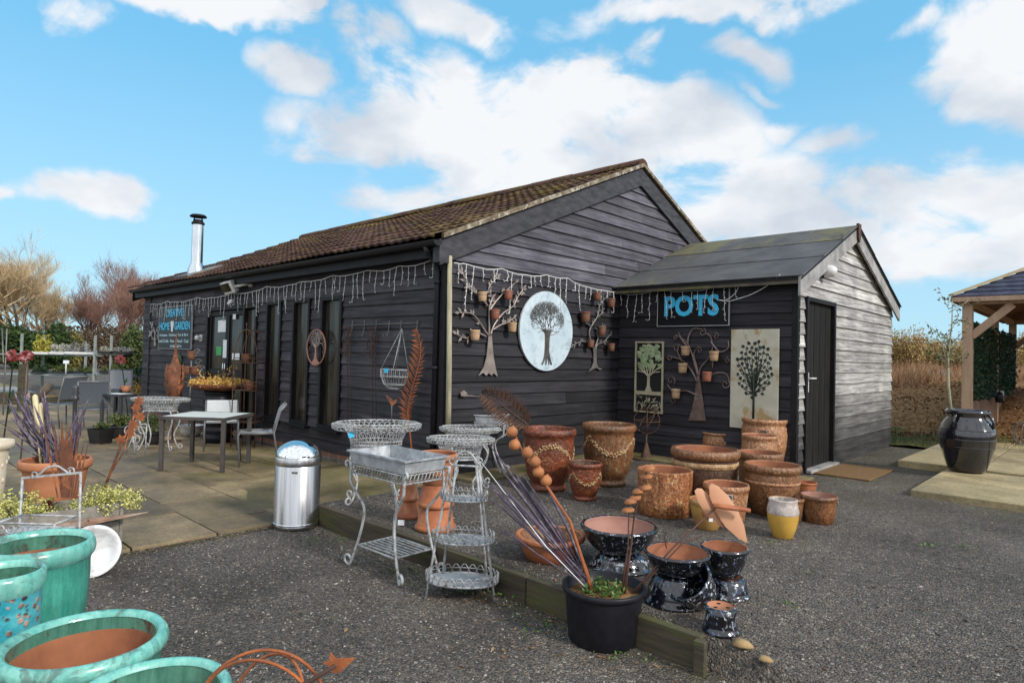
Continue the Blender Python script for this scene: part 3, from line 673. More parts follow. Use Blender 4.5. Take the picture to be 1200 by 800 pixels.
# loose stones and fallen leaves on the gravel
def scatter_pebbles():
    m = MB(); R = random.Random(3)
    for _ in range(15000):
        y = 0.9+abs(R.gauss(0, 1))*2.9; x = R.uniform(-5.1, 1.6)
        if y > 12 or (y > 7.7 and x < -2.7): continue
        if EDGE-0.06 < y < EDGE+0.02 and x < SLX1: continue
        z = gh(x, y); s = R.choice((0.004, 0.005, 0.006, 0.008)) if R.random() < 0.97 else R.uniform(0.009, 0.014)
        a = R.uniform(0, 6.28); p = Vector((x, y, z+s*0.3))
        e1 = Vector((math.cos(a), math.sin(a), 0))*s*R.uniform(.8, 1.4); e2 = Vector((-math.sin(a), math.cos(a), 0))*s*R.uniform(.6, 1.0); e3 = Vector((R.uniform(-.3, .3)*s, R.uniform(-.3, .3)*s, s*R.uniform(.5, .9)))
        m.add([p+e1, p+e2, p-e1, p-e2, p+e3, p-e3], [(0, 1, 4), (1, 2, 4), (2, 3, 4), (3, 0, 4), (1, 0, 5), (2, 1, 5), (3, 2, 5), (0, 3, 5)])
    tag(m.build('loose_stones', 'pebble'), 'pale and dark loose stones scattered over the gravel yard', 'stones', kind='stuff')
    m = MB()
    for _ in range(34):
        x, y = (R.uniform(-4.8, -1.2), 2.90-abs(R.gauss(0, .12))) if R.random() < .5 else (R.uniform(-2.5, 1.4), R.uniform(2.2, 8.5))
        z = gh(x, y)
        for k in range(R.randrange(8, 22)): m.leaf((x+R.gauss(0, .035), y+R.gauss(0, .035), z+R.uniform(.004, .03)), R.uniform(.012, .028), R, .4, .5)
    tag(m.build('gravel_weeds', 'leaf_bright'), 'small green weeds sprouting here and there in the gravel', 'weeds', kind='stuff')
    m = MB()
    for _ in range(260):
        if R.random() < 0.40: x, y = R.uniform(-3.2, -1.0), 2.85-abs(R.gauss(0, .22))
        else: x, y = R.uniform(-4.9, 1.5), R.uniform(1.6, 7.4)
        z = gh(x, y)+0.006; s = R.uniform(0.008, 0.018); a = R.uniform(0, 6.28)
        e = Vector((math.cos(a), math.sin(a), R.uniform(-.1, .5)))*s; f = Vector((-math.sin(a), math.cos(a), R.uniform(-.2, .4)))*s*0.6; p = Vector((x, y, z))
        m.add([p-e, p+f, p+e, p-f], [(0, 1, 2, 3)])
    tag(m.build('fallen_leaves', 'leaf_litter'), 'small brown fallen leaves lying on the gravel yard', 'leaves', kind='stuff')
    for q, (px, py, s) in enumerate(((870, 757, 0.035), (897, 774, 0.024))):
        p = at(px, py, gh(*at(px, py, -.12).xy)); m = MB(); m.lathe([(0.001, 0), (s, 0.003), (s*1.15, s*.35), (s*.7, s*.8), (0.001, s*.9)], n=9, sx=1.3, wob=0.12)
        o = m.build('ochre_stone', 'lime_stone', loc=p)
        tag(o, ('larger ochre stone lying beyond the end of the timber edging', 'smaller ochre stone lying alone on the near gravel')[q], 'stone')
scatter_pebbles()

# ------------------------------------------------------------------ weatherboarding
def clap(mb, O, U, Nn, u0, u1, z0, z1, ex, opens=(), bounds=None, tone=None, seg=0.5, R=rnd, joint=3.4):
    z = z0
    while z < z1-0.02:
        zt = min(z+ex, z1); zm = (z+zt)/2
        lo_b, hi_b = (bounds(z) if bounds else (u0, u1)); lo_t, hi_t = (bounds(zt) if bounds else (u0, u1))
        ivs = [(lo_b, hi_b)]
        for (a, b, c, d) in opens:
            if c < zm < d:
                nv = []
                for (p, q) in ivs:
                    if b <= p or a >= q: nv.append((p, q)); continue
                    if a > p: nv.append((p, a))
                    if b < q: nv.append((b, q))
                ivs = nv
        for (p, q) in ivs:
            if q-p < 0.03: continue
            cuts = [p]
            while q-cuts[-1] > joint*1.4: cuts.append(cuts[-1]+R.uniform(joint*0.6, joint*1.3))
            cuts.append(q)
            for a, b in zip(cuts, cuts[1:]):
                ta = lo_t-lo_b if (bounds and a == lo_b) else 0.0
                tb = hi_t-hi_b if (bounds and b == hi_b) else 0.0
                n = max(1, int((b-a)/seg)); vs = []
                mb.t = (tone(z) if tone else 1.0)*R.uniform(0.92, 1.08)
                dz0 = R.uniform(-.003, .003); do = R.uniform(0, .004)
                aa, bb = a+0.002, b-0.002
                for i in range(n+1):
                    f = i/n; ub = aa+(bb-aa)*f; ut = aa+ta+(bb+tb-aa-ta)*f
                    dz = dz0+R.uniform(-.002, .002); dn = do+R.uniform(-.002, .002)
                    zt2 = zt+0.012 if not bounds else zt
                    for (uu, nn, zz) in ((ub, 0.002, z+dz), (ub, 0.034+dn, z+dz), (ut, 0.012, zt2+dz), (ut, 0.001, zt2+dz)):
                        vs.append(O+U*uu+Nn*nn+VZ*zz)
                fs = [(3, 2, 1, 0)]
                for i in range(n):
                    k = i*4
                    for (x, y) in ((0, 1), (1, 2), (2, 3)): fs.append((k+x, k+y, k+4+y, k+4+x))
                k = n*4; fs.append((k, k+1, k+2, k+3)); mb.add(vs, fs)
        z += ex
    mb.t = 1.0

# ------------------------------------------------------------------ barn
GX, WY = -5.38, 4.67          # gable plane (x) and long wall plane (y)
LX = -15.5                    # far end of the long wall
EVZ, RGY, RGZ, BKY = 2.60, 8.41, 4.20, 12.15
barn = thing('barn', 'long black weatherboarded barn with mossy tiled roof and narrow windows', 'barn', (GX, WY, 0))
wx = lambda px: ony(px, 350, WY).x
DOOR = (wx(246), wx(305)); WINS = [(wx(316), wx(333.5)), (wx(347), wx(367)), (wx(380), wx(404.6))]
opens = [(DOOR[0], DOOR[1], -0.2, 2.1)] + [(a, b, 0.3, 2.1) for a, b in WINS]
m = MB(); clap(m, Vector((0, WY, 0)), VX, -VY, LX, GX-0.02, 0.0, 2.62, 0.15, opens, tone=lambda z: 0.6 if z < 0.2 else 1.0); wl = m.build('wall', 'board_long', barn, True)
m = MB()
for (x0, x1, zt) in ((LX+0.02, DOOR[0], 2.6), (DOOR[0], DOOR[1], 2.6), (DOOR[1], GX-0.02, 2.6)):
    zb = 2.09 if x0 == DOOR[0] else -0.2
    if x0 == DOOR[1]:
        xs_ = [DOOR[1]] + [v for w in WINS for v in w] + [GX-0.02]
        for i in range(0, len(xs_), 2): m.box(((xs_[i]+xs_[i+1])/2, WY+0.06, 1.2), (xs_[i+1]-xs_[i], 0.1, 2.8))
        for (a, b) in WINS:
            m.box(((a+b)/2, WY+0.06, 2.35), (b-a, 0.1, 0.5)); m.box(((a+b)/2, WY+0.06, 0.04), (b-a, 0.1, 0.48))
    else: m.box(((x0+x1)/2, WY+0.06, (zb+2.6)/2), (x1-x0, 0.1, 2.6-zb))
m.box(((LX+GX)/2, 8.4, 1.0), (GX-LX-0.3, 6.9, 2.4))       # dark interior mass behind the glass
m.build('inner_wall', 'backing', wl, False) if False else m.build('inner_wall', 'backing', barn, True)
# plinth of bricks below the boards
m = MB(); m.box(((LX+GX)/2, WY+0.0, -0.1), (GX-LX-0.06, 0.05, 0.198)); m.build('plinth', 'brick', barn, True)
m = MB(); clap(m, Vector((LX, 0, 0)), -VY, -VX, -BKY, -WY, 0.0, 2.6, 0.15); m.build('far_wall', 'board_gable', barn, True)
m = MB(); m.box((-15.06, WY-0.022, 1.25), (0.06, 0.06, 2.5)); m.build('corner_strip', 'board_long', barn, True)
# gable wall
def gb(z):
    if z <= EVZ: return (WY, BKY)
    f = (z-EVZ)/(RGZ-EVZ); return (WY+(RGY-WY)*f, BKY-(BKY-RGY)*f)
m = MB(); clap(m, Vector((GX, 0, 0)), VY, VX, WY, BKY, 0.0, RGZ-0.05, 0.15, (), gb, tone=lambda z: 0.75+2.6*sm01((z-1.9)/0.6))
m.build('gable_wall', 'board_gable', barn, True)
m = MB(); m.add([(GX-.02, WY, 0), (GX-.02, BKY, 0), (GX-.02, BKY, EVZ), (GX-.02, RGY, RGZ), (GX-.02, WY, EVZ)], [(0, 1, 2, 3, 4)]); m.build('inner_gable', 'backing', barn, True)
# corner board
m = MB(); m.box((GX-0.03, WY-0.03, 1.25), (0.09, 0.09, 2.55)); m.build('corner_post', 'black_paint', barn, True, bevel=0.004)
# roof
SL = Vector((0, RGY-4.40, RGZ+0.10-2.60)); SLn = SL.normalized(); UPN = Vector((0, -SLn.z, SLn.y))
def tiled(mb, E0, slope, nrm, x0, x1, nc, R):
    L = slope.length; d = slope.normalized(); cw = L/nc; tw = 0.30; S = 0.0375
    n = int((x1-x0)/S)
    tones = {}
    for k in range(nc):
        a = k*cw-0.03; b = (k+1)*cw+0.02
        sag = [0.014*math.sin(0.7*(x0+S*i)+k*0.5)+0.008*math.sin(2.3*(x0+S*i)+k) for i in range(n+1)]
        top = []; bot = []; lip = []
        for i in range(n+1):
            x = x0+S*i; ti = int((x-x0)/tw); jit = tones.setdefault((k, ti, 'j'), R.uniform(-.010, .010)); lift = tones.setdefault((k, ti, 'l'), R.uniform(0, .010))
            ph = ((x-x0) % (tw/2))/(tw/2); w = 0.020*max(0.0, math.cos(PI*(ph-0.5)))**2
            P = E0 + VX*(x) + nrm*(w+0.030+lift+sag[i]*0.6) + d*(a+jit)
            Q = E0 + VX*(x) + nrm*(w+0.004+sag[i]*0.6) + d*b
            bot.append(P); top.append(Q); lip.append(P-nrm*0.026)
        vs = lip+bot+top; N1 = n+1
        o = len(mb.v)
        for i in range(n):
            ti = int((i*S)/tw)
            mb.t = tones.setdefault((k, ti), R.uniform(0, 1)) * (0.75+0.5*k/nc) + (0.45 if (k >= nc-2 or i*S > (x1-x0)-1.0) else 0.0)
            mb.f.append((o+i, o+i+1, o+N1+i+1, o+N1+i)); mb.f.append((o+N1+i, o+N1+i+1, o+2*N1+i+1, o+2*N1+i))
            mb.mi += [0, 0]; mb.sm += [False, False]; mb.tn += [mb.t, mb.t]
        mb.v.extend(tuple(p) for p in vs)
    mb.t = 1.0
m = MB(); R4 = random.Random(11)
tiled(m, Vector((0, 4.40, 2.60)), SL, UPN, -15.68, GX+0.10, 13, R4)
SB = Vector((0, RGY-12.40, RGZ+0.10-2.60)); tiled(m, Vector((0, 12.40, 2.60)), SB, Vector((0, -SB.normalized().z*-1, abs(SB.normalized().y))), -15.68, GX+0.10, 13, R4)
roof = m.build('roof', 'tiles', barn, True)
m = MB()
for k in range(24):
    x = -15.63+0.45*k; 
    if x+0.44 > GX+0.12: break
    m.t = 0.8+0.4*rnd.random(); pr = [Vector((x, RGY+0.13*math.cos(a), RGZ+0.10+0.11*math.sin(a)+rnd.uniform(0, .01))) for a in [PI*i/8 for i in range(9)]]
    vs = pr+[p+VX*0.45 for p in pr]; m.add(vs, [(i, i+1, 10+i, 9+i) for i in range(8)]+[tuple(range(9)), tuple(range(17, 8, -1))])
m.build('ridge_tile', 'tiles', roof, True)
# under-roof deck, fascia, bargeboards, verge mortar
m = MB()
for (e0, sl) in ((Vector((0, 4.44, 2.575)), SL), (Vector((0, 12.36, 2.575)), SB)):
    a = e0+VX*-15.63; b = e0+VX*(GX+0.06); m.add([a, b, b+sl, a+sl, a-VZ*.03, b-VZ*.03, b+sl-VZ*.03, a+sl-VZ*.03], [(0, 1, 2, 3), (7, 6, 5, 4), (0, 4, 5, 1), (1, 5, 6, 2), (2, 6, 7, 3), (3, 7, 4, 0)])
m.build('roof_deck', 'black_paint', barn, True)
m = MB(); m.box(((-15.63+GX)/2, 4.50, 2.50), (GX+15.63, 0.03, 0.17)); m.box(((-15.63+GX)/2, 4.595, 2.43), (GX+15.6, 0.16, 0.02)); m.build('fascia', 'black_paint', barn, True)
def barge(mb, x, pts, hgt, th):
    a = [Vector((x, y, z)) for (y, z) in pts]
    lo = [p-VZ*hgt for p in a]; ring = a+lo[::-1]; mb.poly(ring, VX, th)
for nm, pts in (('bargeboard', [(4.46, 2.585), (RGY, RGZ+0.075)]), ('bargeboard', [(RGY+0.002, RGZ+0.075), (12.34, 2.585)])):
    m = MB(); barge(m, GX+0.045, pts, 0.27, 0.028); m.build(nm, 'trim', barn, True, bevel=0.003)
    m = MB(); q = [(y, z+0.072) for y, z in pts]; barge(m, GX+0.075, q, 0.055, 0.045); m.build('verge', 'verge', barn, True) if 'verge' in MT else None
m = MB(); m.box((GX+0.02, 4.52, 2.47), (0.11, 0.16, 0.25)); m.build('box_end', 'trim', barn, True)
m = MB(); m.poly([(-15.68, 4.46, 2.60), (-15.68, 4.46, 2.34), (-15.68, 5.4, 2.74), (-15.68, 5.4, 3.0)], -VX, 0.03); m.build('far_bargeboard', 'black_paint', barn, True)
# gutter and downpipe
m = MB(); pr = [(0.06*math.cos(a), 0.06*math.sin(a)) for a in [PI+PI*i/8 for i in range(9)]]
vs = [Vector((x, 4.41+p, 2.575+q)) for x in (-15.63, GX+0.08) for p, q in pr]
m.add(vs, [(i, i+1, 10+i, 9+i) for i in range(8)], True); m.add([Vector((GX+0.081, 4.41+p, 2.575+q)) for p, q in pr], [tuple(range(9))]); m.build('gutter', 'black_plastic', barn, True)
m = MB(); m.tube([(GX-0.12, 4.41, 2.53), (GX-0.12, 4.44, 2.46), (GX-0.12, 4.57, 2.36), (GX-0.12, 4.585, 2.26), (GX-0.12, 4.585, 0.0)], 0.036, 12)
for z in (2.15, 1.2): m.tube([(GX-0.12, 4.585, z-0.02), (GX-0.12, 4.585, z+0.02)], 0.043, 12)
m.build('downpipe', 'black_plastic', barn, True)
# windows
for a, b in WINS:
    f = MB(); w = 0.05
    f.box((a+w/2, WY-0.012, 1.2), (w, 0.085, 1.8)); f.box((b-w/2, WY-0.012, 1.2), (w, 0.085, 1.8))
    f.box(((a+b)/2, WY-0.012, 2.075), (b-a-2*w, 0.085, 0.05)); f.box(((a+b)/2, WY-0.012, 0.325), (b-a-2*w, 0.085, 0.05))
    fo = f.build('window', 'black_paint', barn, True, bevel=0.003)
    s = MB(); s.box(((a+b)/2, WY-0.055, 0.285), (b-a+0.08, 0.09, 0.035)); s.build('sill', 'black_paint', fo, True, bevel=0.004)
    p = MB(); p.box(((a+b)/2, WY+0.012, 1.2), (b-a-2*w, 0.008, 1.7)); p.build('pane', 'glass_dark', fo, True)
# glazed double doors
a, b = DOOR; c3 = wx(290); mid = wx(269)
f = MB()
for x in (a+0.04, c3, b-0.03): f.box((x, WY-0.012, 1.0), (0.08 if x < c3 else 0.06, 0.09, 2.18))
f.box(((a+b)/2, WY-0.012, 2.06), (b-a-0.14, 0.085, 0.07)); dr = f.build('door_frame', 'black_paint', barn, True, bevel=0.003)
for (x0, x1) in ((a+0.085, mid-0.004), (mid+0.004, c3-0.045)):
    f = MB(); w = 0.07
    f.box((x0+w/2, WY+0.005, 0.96), (w, 0.05, 2.1)); f.box((x1-w/2, WY+0.005, 0.96), (w, 0.05, 2.1))
    for z, h in ((1.97, 0.08), (0.95, 0.09), (0.0, 0.2)): f.box(((x0+x1)/2, WY+0.005, z), (x1-x0-2*w, 0.046, h))
    d = f.build('door', 'black_paint', barn, True, bevel=0.003)
    p = MB(); p.box(((x0+x1)/2, WY+0.012, 1.46), (x1-x0-2*w, 0.008, 0.92)); p.box(((x0+x1)/2, WY+0.012, 0.5), (x1-x0-2*w, 0.008, 0.80)); p.build('pane', 'glass_dark', d, True)
    h = MB(); xh = x1-0.035 if x0 < mid-0.3 else x0+0.035
    h.tube([(xh, WY-0.022, 0.9), (xh, WY-0.06, 0.9), (xh, WY-0.06, 1.1), (xh, WY-0.022, 1.1)], 0.01, 8); h.build('handle', 'steel', d, True)
    if x0 < mid-0.3:
        for nm, (q0, q1, r0, r1), mt in (('notice', (255.5, 265, 375, 389), 'paper'), ('notice', (261, 266, 398, 419), 'paper'), ('sticker', (253.5, 260, 406, 416), 'green_sign')):
            A = ony(q0, r1, WY-0.02); Bq = ony(q1, r0, WY-0.02); s = MB(); s.box(((A.x+Bq.x)/2, WY-0.0225, (A.z+Bq.z)/2), (Bq.x-A.x, 0.003, Bq.z-A.z)); s.build(nm, mt, d, True)
    else:
        for nm, (q0, q1, r0, r1) in (('notice', (273, 276.5, 368, 374)), ('notice', (272, 281, 414, 421))):
            A = ony(q0, r1, WY-0.02); Bq = ony(q1, r0, WY-0.02); s = MB(); s.box(((A.x+Bq.x)/2, WY-0.0225, (A.z+Bq.z)/2), (Bq.x-A.x, 0.003, Bq.z-A.z)); s.build(nm, 'paper', d, True)
p = MB(); p.box(((c3+b)/2, WY+0.012, 1.0), (b-c3-0.08, 0.008, 2.0)); p.build('side_pane', 'glass_dark', dr, True)
# flue: where the pixel ray meets the front roof slope
d = ray(230, 322); t_ = ((Vector((0, 4.40, 2.60))-EYE).dot(UPN))/d.dot(UPN); FB = EYE+d*t_
ztop = zfor(FB.x, FB.y, 252); rf = 6.3*depth(FB)/FOC
m = MB(); m.lathe([(rf*1.5, -0.25), (rf*1.5, 0.10), (rf*1.05, 0.22), (rf, 0.24), (rf, ztop-FB.z-0.16)], FB, 24); fl = m.build('flue', 'steel', barn, True)
m = MB(); zt_ = ztop-FB.z; m.lathe([(rf*1.02, zt_-.20), (rf*1.12, zt_-.19), (rf*1.12, zt_-.15), (rf*.9, zt_-.14), (rf*.85, zt_-.10)], FB, 24); m.lathe([(.001, zt_-.04), (rf*1.45, zt_-.045), (rf*1.5, zt_-.03), (rf*1.2, zt_+.0), (.001, zt_+.015)], FB, 24)
for k in range(4): a_ = k*PI/2+.4; m.tube([FB+Vector((rf*.9*math.cos(a_), rf*.9*math.sin(a_), zt_-.15)), FB+Vector((rf*.9*math.cos(a_), rf*.9*math.sin(a_), zt_-.035))], .012, 4)
m.build('cowl', 'black_paint', fl, True)
m = MB(); m.box(FB+UPN*0.05+SLn*0.05, (0.75, 0.7, 0.03), M=Matrix((VX, SLn, UPN)).transposed()); m.build('flashing', 'gunmetal', fl, True)

# ------------------------------------------------------------------ pot shed
SX, SY0, SY1, SRY, SRZ, SEV = -2.82, 7.97, 12.36, 9.98, 3.285, 2.36
shed = thing('shed', 'smaller weatherboarded shed with silvered gable and a plank door', 'shed', (SX, SY0, 0))
m = MB(); clap(m, Vector((0, SY0, 0)), VX, -VY, GX+0.03, SX-0.03, 0.02, 2.36, 0.15, tone=lambda z: 0.62); m.build('wall', 'board_long', shed, True)
m = MB(); m.box(((GX+SX)/2, SY0+0.05, 1.18), (SX-GX-0.06, 0.08, 2.34)); m.build('inner_wall', 'backing', shed, True)
DY0, DY1, DZ = onx(938.5, 545, SX).y, onx(973.2, 520, SX).y, 2.17
def sb(z):
    if z <= SEV: return (SY0, SY1)
    f = (z-SEV)/(SRZ-0.06-SEV); return (SY0+(SRY-SY0)*f, SY1-(SY1-SRY)*f)
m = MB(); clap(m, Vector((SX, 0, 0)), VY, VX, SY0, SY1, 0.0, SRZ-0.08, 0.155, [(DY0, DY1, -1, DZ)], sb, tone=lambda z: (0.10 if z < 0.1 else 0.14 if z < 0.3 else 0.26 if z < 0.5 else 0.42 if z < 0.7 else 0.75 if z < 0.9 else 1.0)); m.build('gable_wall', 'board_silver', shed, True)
m = MB(); x = SX-.02
m.add([(x, SY0, 0), (x, DY0, 0), (x, DY0, SEV), (x, SY0, SEV)], [(0, 1, 2, 3)]); m.add([(x, DY1, 0), (x, SY1, 0), (x, SY1, SEV), (x, DY1, SEV)], [(0, 1, 2, 3)])
m.add([(x, SY0, SEV), (x, SY1, SEV), (x, SRY, SRZ-.05)], [(0, 1, 2)]); m.build('inner_gable', 'backing', shed, True)
m = MB(); clap(m, Vector((0, SY1, 0)), VX, VY, GX, SX, 0.02, 2.36, 0.15); m.build('rear_wall', 'board_long', shed, True)
m = MB(); m.box((SX-0.005, SY0-0.005, 1.18), (0.075, 0.075, 2.36)); m.build('corner_post', 'black_paint', shed, True, bevel=0.004)
# door
m = MB(); dcy = (DY0+DY1)/2
for y in (DY0+0.03, DY1-0.03): m.box((SX+0.005, y, DZ/2+0.01), (0.10, 0.06, DZ))
m.box((SX+0.005, dcy, DZ-0.02), (0.10, DY1-DY0-0.12, 0.055)); m.build('door_frame', 'black_paint', shed, True, bevel=0.003)
m = MB(); n = 9; w = (DY1-DY0-0.13)/n
for i in range(n): m.box((SX-0.012+0.002*(i % 2), DY0+0.065+w*(i+0.5), DZ/2), (0.03, w-0.006, DZ-0.06))
m.box((SX-0.03, dcy, DZ/2), (0.02, DY1-DY0-0.13, DZ-0.07))
dr = m.build('door', 'plank_door', shed, True, bevel=0.003) if 'plank_door' in MT else m.build('door', 'black_paint', shed, True, bevel=0.003)
hp = onx(947, 446, SX+0.02); m = MB(); m.box((SX+0.013, hp.y, hp.z-0.02), (0.016, 0.05, 0.24)); m.tube([(SX+0.015, hp.y, hp.z+.03), (SX+0.065, hp.y, hp.z+.03), (SX+0.068, hp.y+0.14, hp.z+.03)], 0.010, 8); m.build('handle', 'white_plastic', dr, True)
m = MB(); m.box((SX+0.05, dcy+0.02, 0.03), (0.13, DY1-DY0-0.02, 0.035)); m.build('threshold', 'trim_pale', shed, True, bevel=0.004)
# roof
for nm, (ye, ze), sgn in (('roof', (7.76, 2.375), 1), ('rear_roof', (12.46, 2.345), -1)):
    E = Vector((0, ye, ze)); T = Vector((0, SRY, SRZ+0.05)); s = T-E; nr = Vector((0, -s.z, s.y)) if sgn > 0 else Vector((0, s.z, -s.y)); nr.normalize()
    m = MB(); nx = 10
    for k in range(3):
        for i in range(nx):
            x0 = GX+0.02+(SX+0.12-GX)*i/nx; x1 = GX+0.02+(SX+0.12-GX)*(i+1)/nx; a = s*(k/3.0); b = s*((k+1)/3.0+ (0.015 if k < 2 else 0))
            m.t = 0.35+0.5*(k == 2)+0.35*(i < 3)+0.2*(i > 7); l0 = 0.016; p = E+a+nr*l0; q = E+b+nr*0.006
            vs = [p+VX*x0, p+VX*x1, q+VX*x1, q+VX*x0]; lo = [v-nr*0.014 for v in vs[:2]]
            m.add(vs+lo, [(0, 1, 2, 3), (4, 5, 1, 0)])
    rr = m.build(nm, 'felt', shed, True)
    m = MB(); p = E-nr*0.012; q = E+s-nr*0.012; vs = [p+VX*(GX+.02), p+VX*(SX+0.12), q+VX*(SX+.12), q+VX*(GX+.02)]; m.add(vs+[v-VZ*0.03 for v in vs], [(0, 1, 2, 3), (7, 6, 5, 4), (0, 4, 5, 1), (1, 5, 6, 2), (3, 2, 6, 7), (0, 3, 7, 4)]); m.build('roof_board', 'black_paint', rr, True)
m = MB(); m.box(((GX+SX)/2+.05, 7.785, 2.330), (SX-GX+0.08, 0.028, 0.075)); m.build('fascia', 'mossy_timber', shed, True)
for pts in ([(7.76, 2.372), (SRY, SRZ+0.045)], [(SRY+0.002, SRZ+0.045), (12.46, 2.342)]):
    m = MB(); barge(m, SX+0.085, pts, 0.23, 0.03); m.build('bargeboard', 'trim_pale', shed, True, bevel=0.003)
m = MB(); m.poly([Vector((SX+0.116, SRY+a, SRZ+b)) for a, b in ((-0.07, 0.07), (-0.05, -0.13), (0, -0.2), (0.05, -0.13), (0.07, 0.07))], VX, 0.03); m.build('finial', 'rust_dark', shed, True)
lp = onx(964.5, 318, SX+0.05); m = MB(); m.lathe([(0.085, 0), (0.085, 0.03), (0.001, 0.032)], (SX+0.03, lp.y, lp.z), 20, R=Matrix(((0, 0, 1), (0, 1, 0), (-1, 0, 0)))); lb = m.build('lamp_base', 'black_plastic', shed, True)
m = MB(); m.lathe([(0.078, 0.034), (0.085, 0.06), (0.075, 0.13), (0.045, 0.17), (0.001, 0.18)], (SX+0.03, lp.y+0.03, lp.z), 20, R=Matrix(((0, 0, 1), (0, 1, 0), (-1, 0, 0)))); m.build('lamp_cover', 'white_plastic', lb, True)

# ------------------------------------------------------------------ pots
def gz(p): return gh(p.x, p.y)
def seat(cx, yb, yr, w, br, z):
    """centre on the ground, rim radius, height of a pot seen with base edge yb, rim centre yr and rim width w"""
    p = at(cx, yb, z); rad = 0.0; c = p
    hd = Vector((p.x, p.y, 0)).normalized()
    for _ in range(4):
        R = w/2*depth(c)/FOC*cosx(cx); c = p+hd*(R*br)
    return Vector((c.x, c.y, z)), R, zfor(c.x, c.y, yr)-z
PROF = {
 'urn': [(.60, 0), (.665, .012), (.675, .05), (.64, .075), (.60, .095), (.66, .13), (.80, .26), (.89, .45), (.925, .65), (.92, .82), (.925, .875), (.985, .895), (1.01, .925), (1.01, .965), (.97, .995)],
 'cyl': [(.90, 0), (.955, .015), (.97, .3), (.975, .7), (.99, .95), (1.0, .985), (.98, 1.0)],
 'tub': [(.72, 0), (.76, .015), (.88, .25), (.95, .55), (.96, .80), (.94, .845), (.99, .86), (1.02, .905), (1.02, .96), (.98, 1.0)],
 'jar': [(.62, 0), (.66, .02), (.82, .22), (.96, .5), (1.0, .72), (.96, .85), (.90, .90), (.97, .925), (1.0, .96), (.98, 1.0)],
 'bowl': [(.52, 0), (.56, .03), (.72, .22), (.87, .5), (.94, .76), (.95, .82), (1.0, .86), (1.02, .92), (.99, 1.0)],
 'flare': [(.66, 0), (.70, .02), (.80, .40), (.88, .72), (.90, .78), (.99, .80), (1.01, .86), (1.01, .94), (.98, 1.0)],
 'belly': [(.62, 0), (.70, .03), (.93, .28), (1.06, .52), (1.08, .68), (1.02, .84), (.95, .91), (.97, .95), (.99, .985), (.95, 1.0)],
 'plain': [(.76, 0), (.80, .015), (.88, .40), (.95, .75), (.955, .84), (1.0, .86), (1.015, .92), (.98, 1.0)],
 'bigtub': [(.70, 0), (.735, .015), (.84, .20), (.92, .45), (.955, .70), (.955, .83), (.985, .86), (1.03, .89), (1.045, .925), (1.03, .965), (.985, 1.0)],
}
def pot_body(R, H, prof, lip=0.09, depth_=0.12, inner_glaze=0.0, mats=True, wob=0.006):
    o = [(r*R, z*H) for r, z in PROF[prof]]
    t = lip*R; rt = o[-1][0]
    inn = [(rt-t*0.45, H*1.0), (rt-t*0.85, H*0.985)]
    zz = [0.96, 0.90, 0.84, 0.7, 0.5, 0.3, depth_+0.02]
    def ro(zq):
        for (r0, z0), (r1, z1) in zip(PROF[prof], PROF[prof][1:]):
            if z0 <= zq <= z1 and z1 > z0: return r0+(r1-r0)*(zq-z0)/(z1-z0)
        return PROF[prof][-1][0]
    lim = rt-t*0.9
    for q in zz:
        lim = min(lim, ro(q)*R-t*0.8); inn.append((max(lim, 0.02), q*H))
    inn += [(lim*0.92, depth_*H), (0.001, depth_*H)]
    prof_ = [(0.001, 0.0)]+o+inn
    ms = []
    for i in range(len(prof_)-1):
        if i < len(o)+2: ms.append(0)
        elif prof_[i][1] >= (1-inner_glaze)*H and inner_glaze > 0: ms.append(1 if len(o)+2 <= i else 0)
        else: ms.append(2 if inner_glaze > 0 else 1)
    m = MB(); m.lathe(prof_, (0, 0, 0), 48, mats=ms, wob=wob); return m
def pot(name, label, cat, cx, yb, yr, w, br, prof, mats, z=0.0, group=None, **kw):
    c, R, H = seat(cx, yb, yr, w, br, z)
    o = pot_body(R, H, prof, **kw).build(name, mats, loc=c); o.rotation_euler.z = rnd.uniform(0, 6)
    tag(o, label, cat, group); return o, c, R, H
def pot_root(name, label, cat, cx, yb, yr, w, br, prof, mats, z=0.0, group=None, **kw):
    c, R, H = seat(cx, yb, yr, w, br, z)
    t = thing(name, label, cat, c, 0, group); b = pot_body(R, H, prof, **kw).build('body', mats, t); return t, c, R, H
G1 = 'rust glazed pots on the raised gravel'
def garland(R, H, zc, drop, hump, th, n=150, a0=-PI, a1=0, count=3):
    """swags of small lumps round an urn"""
    m = MB(); R2 = random.Random(5)
    for i in range(n*count):
        f = (i % n)/n; k = i//n; ang = (k+f)*2*PI/count
        z = zc - drop*math.sin(PI*f) if not hump else zc + drop*math.sin(PI*f)
        z += R2.uniform(-1, 1)*0.035*H; rr = R*0.915+0.002
        s = th*R2.uniform(.5, 1.1); m.ball((rr*math.cos(ang), rr*math.sin(ang), z*1.0), s, 6)
    return m
t, c, R, H = pot_root('urn', 'large mottled red urn with arched cream garlands, left of the other large urn', 'urn', 642, 577, 501, 63, .66, 'urn', ['glaze_urn', 'glaze_urn'], group=G1)
g = garland(R, H, .47*H, .28*H, True, .042*R, n=110); g.build('garland', 'garland', t).rotation_euler.z = -0.75-PI/3
t, c, R, H = pot_root('urn', 'large brown streaked urn with drooping garlands beside the black wall corner', 'urn', 712, 571, 496, 64, .66, 'urn', ['glaze_urn2', 'glaze_urn2'], group=G1)
g = garland(R, H, .80*H, .26*H, False, .042*R, n=110); g.build('garland', 'garland', t).rotation_euler.z = -0.75-PI/3
t, c, R, H = pot_root('urn', 'small dark red urn standing in front between two large urns', 'urn', 685, 587, 541, 40, .62, 'urn', ['glaze_urn', 'glaze_brown'], group=G1)
g = garland(R, H, .74*H, .28*H, False, .05*R, n=60); g.build('garland', 'garland', t).rotation_euler.z = -0.75-PI/3
